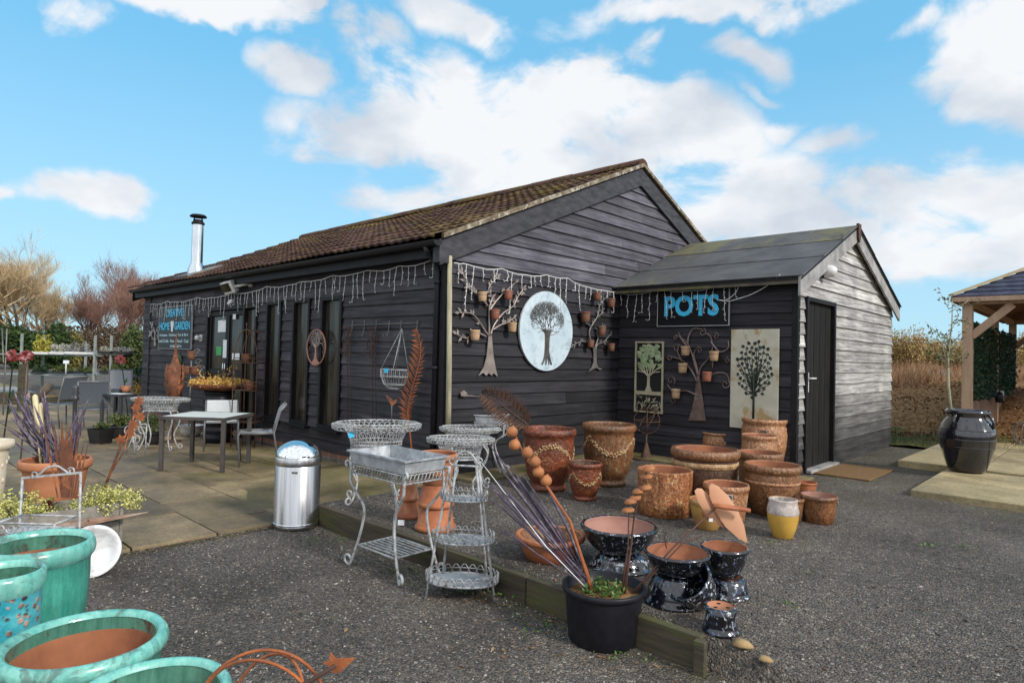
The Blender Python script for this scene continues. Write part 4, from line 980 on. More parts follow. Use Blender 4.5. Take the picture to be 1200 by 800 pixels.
pot('cylinder_pot', 'straight sided orange pot with bark textured glaze', 'pot', 778, 608, 549, 66, .94, 'cyl', ['glaze_bark', 'terracotta_in'], group=G1)
def band(root, R, H, z0, z1, rr, mname, nm='band', lump=0.0):
    m = MB(); R2 = random.Random(9)
    pr = [(rr*R*0.995, z0*H), (rr*R+.006, z0*H+.004), (rr*R+.007, (z0+z1)/2*H), (rr*R+.006, z1*H-.004), (rr*R*0.995, z1*H)]
    m.lathe(pr, n=48)
    if lump:
        for i in range(64):
            a = 2*PI*i/64; m.ball(((rr*R+.008)*math.cos(a), (rr*R+.008)*math.sin(a), (z0+z1)/2*H), lump*R, 6)
    return m.build(nm, mname, root)
t, c, R, H = pot_root('tub_pot', 'wide dark brown tub with orange rim and beaded band', 'pot', 825, 597, 525, 80, .74, 'tub', ['glaze_brown', 'terracotta_in'], group=G1)
band(t, R, H, .70, .80, .965, 'garland', lump=.022); m = MB(); m.lathe([(.955*R, .845*H), (1.0*R, .86*H), (1.03*R, .905*H), (1.03*R, .96*H), (.99*R, 1.004*H), (.93*R, 1.006*H)], n=48); m.build('rim', 'glaze_honey', t)
pot('jar_pot', 'small terracotta jar pot behind the wide dark brown tub', 'pot', 841, 545, 506, 38, .66, 'jar', ['glaze_tan', 'terracotta_in'], group=G1)
t, c, R, H = pot_root('jar_pot', 'tallest sandy terracotta jar with a dark round medallion, against the cream tree panel', 'pot', 895, 556, 490, 56, .64, 'jar', ['glaze_tan', 'terracotta_in'], group=G1)
def medallion(t, R, H, zq, rr, s=0.012, mname='glaze_brown'):
    a = math.atan2(-c.y, -c.x); m = MB(); d = Vector((math.cos(a), math.sin(a), 0)); e = Vector((-d.y, d.x, 0))
    m.lathe([(0.001, .010), (s*.8, .010), (s, .004), (s, -.004)], d*(rr*R)+VZ*(zq*H), 16, R=Matrix((e, VZ, d)).transposed()); m.build('medallion', mname, t)
medallion(t, R, H, .74, 1.0, .055)
pot('jar_pot', 'small reddish jar in front of the tallest terracotta jar', 'pot', 889, 572, 509, 43, .64, 'jar', ['glaze_tan', 'terracotta_in'], group=G1)
pot('tub_pot', 'terracotta tub half hidden behind the honey brown tub', 'pot', 890, 585, 529, 54, .74, 'tub', ['glaze_honey', 'terracotta_in'], group=G1)
t, c, R, H = pot_root('tub_pot', 'wide honey brown tub standing nearest the shed door', 'pot', 904, 605, 543, 68, .74, 'tub', ['glaze_honey', 'terracotta_in'], group=G1)
band(t, R, H, .62, .68, .955, 'glaze_tan')
t, c, R, H = pot_root('cylinder_pot', 'sandy upright pot with a small black picture label', 'pot', 850, 613, 566, 55, .80, 'plain', ['glaze_tan', 'terracotta_in'], group=G1)
a = math.atan2(-c.y, -c.x)+0.12; d = Vector((math.cos(a), math.sin(a), 0)); e = Vector((-d.y, d.x, 0)); Mx = Matrix((d, e, VZ)).transposed()
m = MB(); m.box(d*(R*.955+.004)+VZ*(.66*H), (.008, .062, .088), M=Mx); lb = m.build('label', 'sign_edge', t)
m = MB(); m.box(d*(R*.955+.0105)+VZ*(.665*H), (.005, .048, .072), M=Mx); m.build('label_print', 'blue_print', lb)
m = MB(); m.lathe([(.001, .002), (.012, .002), (.012, 0)], d*(R*.955+.0135)+VZ*(.665*H+.006), 12, R=Matrix((e, VZ, d)).transposed()); m.build('label_picture', 'paper', lb)
t, c, R, H = pot_root('bowl_pot', 'small ochre bowl pot with round medallion under the copper butterfly', 'pot', 829, 622, 584, 45, .58, 'bowl', ['glaze_ochre', 'terracotta_in'], group=G1)
medallion(t, R, H, .62, .89, .042, 'terracotta')
t, c, R, H = pot_root('belly_pot', 'mustard yellow pot with crackled white neck', 'pot', 917, 632, 584, 35, .66, 'belly', ['glaze_yellow', 'glaze_white'], group=G1)
m = MB(); m.lathe([(1.078*R, .625*H), (1.093*R, .64*H), (1.092*R, .70*H), (1.03*R, .84*H), (.965*R, .91*H), (.985*R, .95*H), (1.005*R, .985*H), (.95*R, 1.006*H), (.88*R, 1.004*H)], n=48); m.build('neck', 'glaze_white', t)
pot('flower_pot', 'plain brown pot partly hidden behind the mustard yellow pot', 'pot', 920, 612, 581, 46, .74, 'plain', ['glaze_honey', 'clay_pink'], group=G1)
t, c, R, H = pot_root('flower_pot', 'rusty brown bucket shaped pot with small dark side handles', 'pot', 959, 614, 579, 45, .72, 'plain', ['glaze_urn2', 'clay_pink'], group=G1)
for s in (-1, 1):
    d = Vector((RT.x, RT.y, 0)).normalized()*s; m = MB(); m.tube([d*(R*.93)+VZ*(.80*H), d*(R*.93+.025)+VZ*(.74*H), d*(R*.93+.028)+VZ*(.62*H), d*(R*.90)+VZ*(.54*H)], .008, 8); m.build('handle', 'gunmetal', t)
pot('flower_pot', 'small red terracotta pot behind the honey brown tub near the door mat', 'pot', 944, 580, 564, 27, .76, 'plain', ['terracotta', 'terracotta_in'], group=G1)
pot('wide_pot', 'wide low terracotta bowl with glazed honey inside, beside the black bucket', 'pot', 644, 661, 625, 82, .62, 'flare', ['terracotta', 'glaze_honey'], lip=.13)
# black speckled pots
G2 = 'black speckled glazed pots by the edging'
def inverted(name, label, cx, yb, yt, w, tr, z=0.0, mats=('speckle', 'terracotta_in'), holes=False):
    p = at(cx, yb, z); hd = Vector((p.x, p.y, 0)).normalized(); R = w/2*depth(p)/FOC*cosx(cx); c = p+hd*R*.9; R = w/2*depth(c)/FOC*cosx(cx); c.z = z; H = zfor(c.x, c.y, yt)-z
    m = MB(); t_ = tr*R
    pr = [(R*.90, 0.0), (R*.99, .004), (R, .05*H), (R*.985, .13*H), (R*.90, .17*H), (R*.89, .30*H), (R*.83, .62*H), (t_+.012, .93*H), (t_, H), (t_*.93, H)]
    pr2 = [(t_*.93, H), (t_*.92, H-.004), (.001, H-.004)]
    m.lathe(pr, n=40); m.m = 1; m.lathe(pr2, n=32)
    o = m.build(name, list(mats), loc=c); tag(o, label, 'pot', G2)
    if holes:
        for a in (0.2, 2.3, 4.4):
            hm = MB(); hm.lathe([(.001, .0015), (.010, .0015), (.010, -.002)], (t_*.5*math.cos(a), t_*.5*math.sin(a), H-.004), 10); hm.build('drain_hole', 'black_paint', o)
    return o, c, R, H
o, c1, R1, H1 = inverted('upturned_pot', 'upturned black speckled pot under the largest black bowl, behind the bucket', 727, 674, 645, 76, .60, mats=('speckle_more', 'terracotta_clean'))
def bowl_on(label, cx, ytop, w, c, z, hpx, mats=('speckle', 'clay_pink')):
    R = w/2*depth((c.x, c.y, z+.2))/FOC*cosx(cx); zr = zfor(c.x, c.y, ytop); H = zr-z
    o = pot_body(R, H, 'bowl', lip=.10, depth_=.30).build('bowl_pot', list(mats), loc=(c.x, c.y, z)); tag(o, label, 'pot', G2); return o
d_ = depth(c1); off = _r*((724-727)*d_/FOC); bowl_on('largest black speckled bowl with pink clay inside, balanced on an upturned pot', 724, 614, 90, c1+off, H1+.001, 0)
o, c2, R2_, H2 = inverted('upturned_pot', 'upturned black speckled pot under the middle bowl, behind a leaning pot', 789, 716, 672, 72, .60)
bowl_on('middle black speckled bowl with orange clay inside, nearest the bucket', 794, 645, 78, c2+_r*(3*depth(c2)/FOC), H2+.001, 0, ('speckle', 'terracotta_in'))
# tilted pot leaning beside
q = atd(806, 677, depth(at(812, 716, 0.0))); R = 28*depth(q)/FOC; ax = (UP*.72-_r*.62-FW*.30).normalized(); au = ax.cross(FW).normalized(); Mt = Matrix((au, ax.cross(au), ax)).transposed(); Hh = R*1.35
mm = pot_body(R, Hh, 'bowl', lip=.12, depth_=.25); mm.v = [tuple(Mt @ (Vector(v)-Vector((0, 0, Hh)))) for v in mm.v]; zmin = min(v[2] for v in mm.v); q.z = -zmin
o = mm.build('tilted_pot', ['speckle_more', 'speckle'], loc=q); tag(o, 'tilted black pot heavily speckled with white, leaning on its neighbour', 'pot', G2)
o, c3, R3, H3 = inverted('upturned_pot', 'upturned black and blue pot under the rightmost speckled bowl', 851, 704, 674, 58, .66, mats=('speckle_more', 'terracotta_clean'))
bowl_on('rightmost black speckled bowl, under the butterfly wing', 848, 639, 57, c3-_r*(3*depth(c3)/FOC), H3+.001, 0, ('speckle', 'terracotta_in'))
gq = at(845, 745, -.04)
inverted('upturned_pot', 'smallest upturned speckled pot showing drainage holes, at the end of the edging', 844, 747, 709, 44, .78, z=gh(gq.x, gq.y), mats=('speckle_more', 'terracotta_clean'), holes=True)
# black bucket with weeds
c, R, H = seat(706, 766, 684, 99, .84, LOW); BK = c.copy(); BR, BH = R, H
m = MB(); pr = [(.001, 0), (.80*R, 0), (.83*R, .01), (.92*R, .85*H), (.925*R, .90*H), (.99*R, .905*H), (1.0*R, .92*H), (1.0*R, .985*H), (.985*R, H), (.94*R, H), (.93*R, .985*H), (.90*R, .70*H), (.001, .70*H)]
m.lathe(pr, n=56); t = thing('bucket', 'large plain black plastic bucket planter holding rusty stakes and lilac reeds', 'bucket', c); m.build('body', 'black_plastic', t)
m = MB(); m.lathe([(.001, .835*H), (.86*R, .83*H), (.90*R, .80*H)], n=24, wob=.01); m.build('soil', 'bank', t)
m = MB(); R6 = random.Random(2)
for _ in range(240):
    a = R6.uniform(0, 6.28); rr = R*.52*math.sqrt(R6.random()); m.leaf(c+Vector((rr*math.cos(a), rr*math.sin(a), .84*H+R6.random()*.05)), R6.uniform(.018, .032), R6, .3, .7)
tag(m.build('weed', 'leaf_bright', world=True, loc=c+VZ*.8*H), 'low green weeds growing inside the black bucket', 'weed')
# turquoise pots in the front left corner
def rim_pot(name, label, px, py, zr, w, prof, mats, zb=LOW, **kw):
    p = at(px, py, zr); R = w/2*depth(p)/FOC; H = zr-zb
    o = pot_body(R, H, prof, **kw).build(name, mats, loc=(p.x, p.y, zb)); o.rotation_euler.z = rnd.uniform(0, 6); tag(o, label, 'pot', G3); return o, p, R, H
G3 = 'turquoise glazed pots in the front corner'
def turq_pot(label, px, py, zr, w, mats=('turq', 'turq_in', 'terracotta_in'), rimm='turq_pale', ig=.15):
    p = at(px, py, zr); R = w/2*depth(p)/FOC*cosx(px); H = zr-LOW
    t = thing('glazed_pot', label, 'pot', (p.x, p.y, LOW), 0, G3)
    pot_body(R, H, 'bigtub', lip=.105, depth_=.40, inner_glaze=ig).build('body', list(mats), t)
    m = MB(); m.lathe([(.956*R, .845*H), (.985*R, .858*H), (1.033*R, .888*H), (1.05*R, .925*H), (1.035*R, .967*H), (.99*R, 1.004*H), (.945*R, 1.006*H), (.895*R, .99*H), (.875*R, .955*H)], n=64, wob=.006); m.build('rim', rimm, t)
    return p, R, H
turq_pot('large plain turquoise pot at the back of the corner group, by the trough', 44, 634, .42, 140)
turq_pot('turquoise pot speckled with brown chips, cut by the left edge of view', 4, 668, .42, 104, ('turq_speck', 'turq_in', 'terracotta_in'))
turq_pot('widest turquoise pot with bare clay inside, in the front corner', 100, 746, .27, 202)
turq_pot('nearest turquoise pot with dark worn inner rim, beside the rusty hoops', 178, 808, .25, 192, ig=.24)
# cream stone urn at the edge of view
p = at(-14, 516, .62); t = thing('stone_urn', 'cream stone urn with leaf relief, cut by the left edge of view', 'urn', (p.x, p.y, PZ))
R = 25*depth(p)/FOC; H = .62-PZ; m = MB(); m.lathe([(.001, 0), (.75*R, 0), (.8*R, .05*H), (.55*R, .12*H), (.6*R, .3*H), (.72*R, .6*H), (.80*R, .88*H), (.82*R, .91*H), (1.0*R, .93*H), (1.02*R, .965*H), (.98*R, H), (.85*R, H), (.8*R, .9*H), (.001, .85*H)], n=40); R6 = random.Random(4)
for i in range(40):
    a = i*2.4; z = R6.uniform(.25, .85)*H; rr = R*(.6+.2*(z/H)); m.ball((rr*math.cos(a), rr*math.sin(a), z), .012, 6, 1.8)
m.build('body', 'stone_cream', t)
# big gloss jar with sapling on the deck
JZ = 0.09
c, R, H = seat(1133, 553, 480, 53, .85, JZ); JP = c
t = thing('ribbed_jar', 'big gloss black ribbed jar standing on the yellow paving', 'jar', c)
m = MB(); pr = [(.001, 0), (.84*R, 0), (.88*R, .03*H), (1.05*R, .18*H), (1.22*R, .36*H), (1.24*R, .375*H), (1.255*R, .40*H), (1.30*R, .50*H), (1.315*R, .52*H), (1.31*R, .55*H), (1.32*R, .60*H), (1.27*R, .68*H), (1.25*R, .69*H), (1.10*R, .80*H), (.92*R, .87*H), (.90*R, .90*H), (.99*R, .93*H), (1.03*R, .955*H), (1.02*R, .98*H), (.96*R, 1.0*H), (.86*R, .99*H), (.80*R, .9*H), (.001, .88*H)]
m.lathe(pr, n=64); m.build('body', 'jar_black', t)
for zq, rr in ((.40, 1.258), (.525, 1.32), (.68, 1.278), (.14, 1.0)):
    m = MB(); m.lathe([((rr-.02)*R, (zq-.014)*H), ((rr+.012)*R, zq*H), ((rr-.02)*R, (zq+.014)*H)], n=64); m.build('rib', 'jar_black', t)
for s in (-1, 1):
    d = (_r*s*.75 - Vector((c.x, c.y, 0)).normalized()*.66).normalized(); m = MB(); m.tube([d*(.99*R)+VZ*(.93*H), d*(1.10*R)+VZ*(.90*H), d*(1.20*R)+VZ*(.83*H), d*(1.22*R)+VZ*(.72*H)], .017, 8); m.build('lug', 'jar_black', t)
# sapling
b = c+VZ*(H*.9)-_r*.20; tp = atd(1116, 352, depth(c)+.05)
t = thing('sapling', 'thin sapling with sparse small leaves growing from the gloss black jar', 'sapling', b)
m = MB(); pth = [b, b.lerp(tp, .25)+_r*-.04, b.lerp(tp, .5)+_r*-.05, b.lerp(tp, .8), tp]; m.tube(pth, [.022, .019, .014, .008, .004], 7); R6 = random.Random(8); L = MB()
for i in range(26):
    f = R6.uniform(.36, .98); q = b.lerp(tp, f)+_r*-.04; d = Vector((R6.gauss(0, 1), R6.gauss(0, 1), R6.uniform(.2, 1.2))).normalized()*R6.uniform(.16, .46)*(1.15-f*.5); m.tube([q, q+d*.6, q+d+VZ*.03], [.005, .003, .002], 4)
    for k in range(11): L.leaf(q+d*R6.uniform(.3, 1.1)+Vector((R6.gauss(0, .03), R6.gauss(0, .03), R6.gauss(0, .03))), R6.uniform(.035, .06), R6, 0, .45)
m.build('trunk', 'pole_wood', t, True); L.build('crown', 'leaf_sapling', t, True)
# terracotta planter with reeds on the patio
c, R, H = seat(64, 592, 537, 89, .74, PZ); TP, TR_, TH = c, R, H
pot('terracotta_pot', 'big orange terracotta pot with rolled rim, full of lilac reeds', 'pot', 64, 592, 537, 89, .74, 'flare', ['terracotta_clean', 'terracotta_in'], z=PZ, depth_=.6)

# ------------------------------------------------------------------ reeds, stakes and rusty sculpture
def reed(m, a, b, r0, r1, bend=0.03, R=rnd, head=0.0):
    a, b = Vector(a), Vector(b); mid = a.lerp(b, .55)+Vector((R.uniform(-bend, bend), R.uniform(-bend, bend), 0)); pts = [a, a.lerp(mid, .5), mid, mid.lerp(b, .6), b]
    m.tube(pts, [r0*.7, r0*.8, r0*(1.0+head), r0*(1.0+head*1.4), r1], 6)
R6 = random.Random(21)
m = MB()
for (px, py, dd) in ((12, 488, 0), (10, 466, .1), (22, 470, .0), (30, 462, .1), (40, 475, 0), (47, 456, .15), (52, 458, 0), (56, 470, .1), (60, 490, .1), (18, 495, 0), (26, 455, .2), (36, 490, -.05), (88, 480, .1), (94, 478, 0), (104, 466, .05), (98, 500, .1), (84, 500, .2), (5, 500, -.1), (15, 455, .1), (92, 520, 0)):
    a = TP+Vector((R6.uniform(-.5, .5)*TR_, R6.uniform(-.5, .5)*TR_, TH*.75)); reed(m, a, atd(px, py, depth(TP)+dd), .0085, .002, .05, R6, .25)
    if R6.random() < .8: reed(m, a+_r*R6.uniform(-.03, .03), atd(px+R6.uniform(-9, 9), py+R6.uniform(0, 30), depth(TP)+dd+.08), .006, .002, .06, R6, .2)
tag(m.build('reed_bunch', 'purple_reed', world=True, loc=TP+VZ*TH*.6), 'bunch of lilac painted reeds fanning out of the orange terracotta pot', 'reeds')
m = MB()
for (px, py, r) in ((41, 462, .024), (48, 472, .022)):
    a = TP+_r*((px-64)*.006)+VZ*TH*.75; b = atd(px, py, depth(TP)+.1); m.tube([a, a.lerp(b, .35), a.lerp(b, .6), a.lerp(b, .97), b], [.012, .014, r, r, .010], 8)
tag(m.build('reed_bunch', 'cream_reed', world=True, loc=TP+VZ*TH*.6), 'pair of thick cream bulrush heads standing among lilac reeds', 'reeds')
TRO = at(80, 620, .15)
m = MB(); TB = atd(78, 583, 4.35)
for (px, py, w) in ((72, 492, .022), (78, 498, .026), (84, 500, .022), (66, 520, .012), (62, 497, .008), (50, 490, .008), (98, 518, .010), (104, 516, .006), (92, 505, .012), (74, 540, .030), (82, 520, .030), (69, 508, .014)):
    b = atd(px, py, 4.4); a = TB+_r*((px-78)*.0022)
    d = (b-a); s = d.cross(FW).normalized()*w
    vs = [a-s*.35, a+s*.35, a.lerp(b, .5)+s, b, a.lerp(b, .5)-s]; m.poly([vs[0], vs[1], vs[2], vs[3], vs[4]], FW, .003)
tag(m.build('rusty_reed_sculpture', 'rust', world=True, loc=TB), 'rusty steel blade reeds standing up behind the white wire chair', 'sculpture')
# reeds in the bucket
m = MB()
for (px, py, dd) in ((573, 520, .45), (583, 543, .4), (593, 556, .3), (598, 545, .5), (606, 560, .35), (613, 556, .3), (618, 575, .3), (640, 569, .25), (590, 590, .2), (584, 565, .2), (604, 585, .2), (628, 600, .3), (566, 560, .35)):
    a = BK+_r*(R6.uniform(-.085, -.01)*1.0)+Vector((0, 0, BH*.80)); b = atd(px, py, depth(BK)+dd); reed(m, a, b, .0042, .002, .03, R6, .7)
    if R6.random() < .7: reed(m, a+_r*R6.uniform(-.02, .02), atd(px+R6.uniform(-10, 14), py+R6.uniform(5, 40), depth(BK)+dd), .0035, .0015, .03, R6, .4)
tag(m.build('reed_bunch', 'purple_reed', world=True, loc=BK+VZ*BH*.7), 'bunch of lilac reeds leaning left out of the black bucket', 'reeds')
m = MB(); m.tube([BK+_r*-.06+VZ*BH*.8, atd(640, 640, 3.5), atd(563, 540, 3.8)], [.0026, .0026, .002], 5); tag(m.build('cane', 'cord', world=True, loc=BK+VZ*BH*.7), 'thin white cane slanting left from the black bucket', 'cane')
# ball stake
balls = [(600, 506), (603, 521), (618, 530), (627, 541), (631, 553), (640, 563)]
a = BK+_r*-.055+VZ*BH*.75; t = thing('ball_stake', 'rusty stake carrying six orange balls, leaning left from the black bucket', 'garden stake', a)
dB = depth(BK)+.22; m = MB(); m.tube([a, atd(668, 610, dB-.1), atd(634, 560, dB), atd(612, 528, dB), atd(602, 505, dB)], [.008, .008, .006, .005, .004], 7)
m.tube([a+_r*.01, atd(666, 612, dB-.1)+_r*.012, atd(640, 566, dB)], [.008, .007, .004], 6); m.build('stem', 'rust_bright', t, True)
for (px, py) in balls:
    m = MB(); q = atd(px, py, dB); m.ball(q, .034, 16, .95); m.tube([q+VZ*.02, q+VZ*.037+_r*.01], [.012, .004], 6); m.build('ball', 'rust_ball', t, True)
# disc stake
discs = [(736, 597), (739, 587), (748, 575), (756, 571), (757, 558), (760, 549), (744, 583)]
a = BK+_r*.10+VZ*BH*.75; t = thing('disc_stake', 'rusty stake topped with small mushroom discs rising from the black bucket', 'garden stake', a); dB = depth(BK)+.05
m = MB(); m.tube([a, atd(739, 640, dB), atd(744, 600, dB), atd(758, 550, dB)], [.007, .006, .005, .003], 6); m.tube([a+_r*-.01, atd(736, 640, dB), atd(737, 600, dB)], [.006, .005, .004], 6); m.tube([a+_r*.012, atd(741, 630, dB)], [.006, .004], 6); m.build('stem', 'rust_dark', t, True)
for (px, py) in discs:
    q = atd(px, py, dB+rnd.uniform(-.02, .02)); m = MB(); m.lathe([(.034, -.007), (.036, 0), (.024, .011), (.001, .015)], q, 18, R=Matrix.Rotation(rnd.uniform(.1, .35), 3, -FW)); m.lathe([(.001, -.002), (.034, -.007)], q, 18); m.build('disc', 'rust_ball', t, True)
# copper butterfly on a long stem
bc = atd(843, 594, depth(BK)+.35); a = BK+_r*.13+VZ*BH*.75
t = thing('butterfly_sculpture', 'copper butterfly with two broad wings on a rusty stem above the speckled pots', 'sculpture', a)
m = MB(); m.tube([a, atd(790, 640, depth(BK)+.12), bc+FW*.03], [.007, .006, .005], 6); m.tube([a+_r*.012, atd(800, 636, depth(BK)+.12), atd(822, 628, depth(BK)+.2)], [.006, .005, .003], 6); m.tube([atd(781, 642, depth(BK)+.1), atd(779, 630, depth(BK)+.08), atd(782, 620, depth(BK)+.08)], .003, 5); m.build('stem', 'rust_dark', t, True)
for poly, dd in (([(831, 570), (834, 566), (841, 569), (853, 580), (864, 596), (872, 615), (876, 636), (866, 631), (850, 617), (838, 598), (832, 582)], .02), ([(814, 575), (817, 572), (822, 572), (829, 578), (837, 590), (843, 606), (849, 619), (840, 614), (828, 603), (818, 588)], .05)):
    pts = [atd(x, y, depth(bc)+dd+((x-843)*.0012)) for x, y in poly]
    m = MB(); k = len(pts); mid = sum(pts, Vector())/k - FW*.012
    m.add(pts+[mid], [(i, (i+1) % k, k) for i in range(k)], True); m.add([p+FW*.004 for p in pts]+[mid+FW*.004], [((i+1) % k, i, k) for i in range(k)], True)
    m.add(pts+[p+FW*.004 for p in pts], [(i, k+i, k+(i+1) % k, (i+1) % k) for i in range(k)]); m.build('wing', 'copper', t, True)
m = MB(); m.tube([atd(836, 592, depth(bc)-.03), atd(850, 594, depth(bc)-.03), atd(868, 596, depth(bc)-.03), atd(879, 598, depth(bc)-.03)], [.014, .016, .015, .012], 12); m.build('body', 'terracotta', t, True)
m = MB(); q = atd(833, 609, depth(bc)-.02); m.box(q, (.022, .004, .018), rz=.7); m.build('price_tag', 'paper', t, True)
# rusty hoops and arrow at the bottom edge
dH = 2.0; q0 = atd(318, 812, dH); t = thing('armillary_sphere', 'rusty hoop armillary lying on the near gravel with an arrow head', 'sculpture', at(320, 820, LOW)); 
for (ax, ay, rr) in ((.25, .1, .215), (1.15, .5, .21), (-.9, -.5, .20)):
    Mx = Matrix.Rotation(ax, 3, FW) @ Matrix.Rotation(PI/2-.3+ay, 3, RT); m = MB(); cc = atd(305, 846, dH+.05); m.tube([cc+Mx @ Vector((rr*math.cos(2*PI*i/40), rr*math.sin(2*PI*i/40), 0)) for i in range(40)], .0055, 6, closed=True); m.build('hoop', 'rust_bright', t, True)
m = MB(); m.tube([atd(240, 835, dH), atd(360, 800, dH), atd(393, 779, dH)], .007, 7); m.build('rod', 'rust_dark', t, True)
m = MB(); m.poly([atd(x, y, dH) for x, y in ((416, 771), (398, 788), (389, 788), (388, 781), (378, 777), (386, 773), (387, 764), (393, 771))], FW, .005); m.build('arrow_head', 'rust_bright', t, True)
# door mat, price tag
m = MB(); q = [at(942, 549, .006), at(1010, 545, .006), at(1022, 550, .006), at(1000, 558, .006)]
yb0, yb1 = 8.30, 9.25; m.box((SX+.42, (8.27+9.42)/2, .012), (.62, 1.10, .018)); tag(m.build('door_mat', 'mat_coir', loc=(0, 0, 0), bevel=.004), 'worn brown coir mat outside the shed door', 'door mat')

# ------------------------------------------------------------------ things fixed to the walls
def PG(x, y, o=0.05): return onx(x, y, GX+o)
def PS(x, y, o=0.05): return ony(x, y, SY0-o)
def PL(x, y, o=0.05): return ony(x, y, WY-o)
def smooth_path(pts, n=5):
    pts = [Vector(p) for p in pts]; out = []
    for i in range(len(pts)-1):
        p0, p1, p2, p3 = pts[max(i-1, 0)], pts[i], pts[i+1], pts[min(i+2, len(pts)-1)]
        for k in range(n):
            t = k/n; out.append(0.5*((2*p1)+(p2-p0)*t+(2*p0-5*p1+4*p2-p3)*t*t+(3*p1-p0-3*p2+p3)*t*t*t))
    return out+[pts[-1]]
def flat_leaf(m, p, d, nrm, L, w):
    d = d.normalized(); e = d.cross(nrm).normalized(); pts = [p, p+d*L*.4+e*w, p+d*L, p+d*L*.4-e*w]; m.poly(pts, nrm, .003)
def wall_tree(label, P, nrm, org, sc, trunk, branches, pots, leaves, metal, potmats, curls=(), leafL=.07, group=None):
    T = lambda q, o=0.05: P(org[0]+q[0]/sc, org[1]+q[1]/sc, o)
    t = thing('wall_tree_planter', label, 'wall art', T(trunk[0], 0.04), 0, group)
    m = MB(); m.poly([T(q, .045) for q in trunk], nrm, .012); m.build('trunk', metal, t, True)
    R7 = random.Random(len(pots)*3+len(branches))
    for b in branches:
        m = MB(); pth = smooth_path([T(q, .058) for q in b], 5); k = len(pth); m.tube(pth, [.012*(1-.65*i/k)+.002 for i in range(k)], 6)
        if leafL:
            for i in range(k):
                f = i/k
                if f > .35 and R7.random() < .62:
                    d = (pth[min(i+1, k-1)]-pth[max(i-1, 0)]).normalized(); e = d.cross(nrm); flat_leaf(m, pth[i], d*.5+e*R7.choice((-1, 1))*R7.uniform(.4, 1), nrm, leafL*R7.uniform(.8, 1.25), leafL*.24)
            d = (pth[-1]-pth[-3]).normalized(); flat_leaf(m, pth[-1], d, nrm, leafL*1.2, leafL*.26)
        m.build('branch', metal, t, True)
    u = VZ.cross(nrm)
    for (x, y, r, a0, turns) in curls:
        m = MB(); cc = T((x, y), .058); k = r/sc*depth(cc)/FOC; pth = spiral(cc, k, k*.3, a0, a0+turns*2*PI, 18, u, VZ); m.tube(pth, [.008-.003*i/18 for i in range(19)], 6); m.ball(pth[-1], .012, 6); m.build('scroll', metal, t, True)
    for q, (x, y, w) in enumerate(pots):
        cc = T((x, y), .115); R = w/sc/2*depth(cc)/FOC; H = R*2.0
        mm = pot_body(R, H, 'plain', lip=.12); mm.v = [tuple(Vector(v)+cc-VZ*H*.5) for v in mm.v]; pb = mm.build('pot', [potmats[q % len(potmats)]]*2, t, True)
        g = MB(); g.tube([cc+Vector((R*.93*math.cos(2*PI*i/16), R*.93*math.sin(2*PI*i/16), H*.18)) for i in range(16)], .004, 5, closed=True); bk = T((x, y), .055); g.tube([bk+VZ*H*.18, cc-nrm*R*.9+VZ*H*.18], .004, 5); g.build('ring', metal, t, True)
    return t
wall_tree('pale leafy metal tree with five small clay pots on the barn gable, nearest the corner', PG, VX, (520, 300), 4.0,
  [(160, 560), (185, 520), (198, 470), (204, 410), (207, 370), (222, 370), (226, 420), (232, 480), (242, 530), (250, 565), (232, 548), (222, 560), (208, 548), (196, 560), (182, 546)],
  [[(210, 372), (190, 345), (165, 305), (130, 270), (75, 265)], [(213, 372), (213, 300), (214, 240), (226, 195), (210, 150), (250, 100)], [(220, 368), (236, 322), (278, 268), (325, 235), (345, 195), (372, 155)], [(214, 255), (250, 205), (290, 165), (335, 125)],
   [(207, 235), (165, 185), (112, 145), (88, 75)], [(200, 378), (150, 358), (105, 385), (62, 365)], [(230, 345), (268, 322), (300, 312), (325, 290)]],
  [(182, 190, 44), (303, 183, 42), (241, 273, 46), (147, 370, 48), (321, 333, 44)], [], 'pewter', ['tan_pot', 'red_pot', 'red_pot', 'tan_pot', 'tan_pot'], group='metal tree planters on the walls')
wall_tree('grey metal tree with brown clay pots in the dark inner corner of the gable', PG, VX, (670, 330), 6.667,
  [(122, 705), (150, 672), (165, 630), (166, 560), (160, 505), (190, 505), (188, 570), (190, 640), (205, 672), (236, 680), (215, 688), (188, 672), (160, 682)],
  [[(170, 520), (142, 440), (142, 370), (200, 270), (222, 175), (285, 105)], [(180, 510), (205, 440), (200, 365), (245, 345)], [(185, 530), (200, 490), (250, 470), (300, 410)], [(165, 510), (110, 470), (60, 470), (10, 500)], [(200, 270), (235, 250), (240, 220)], [(150, 350), (100, 310), (80, 260)]],
  [(108, 275, 78), (200, 115, 62), (308, 165, 66), (235, 385, 66), (148, 485, 56), (308, 512, 60)], [], 'gunmetal', ['rust_pot'], leafL=.06, group='metal tree planters on the walls')
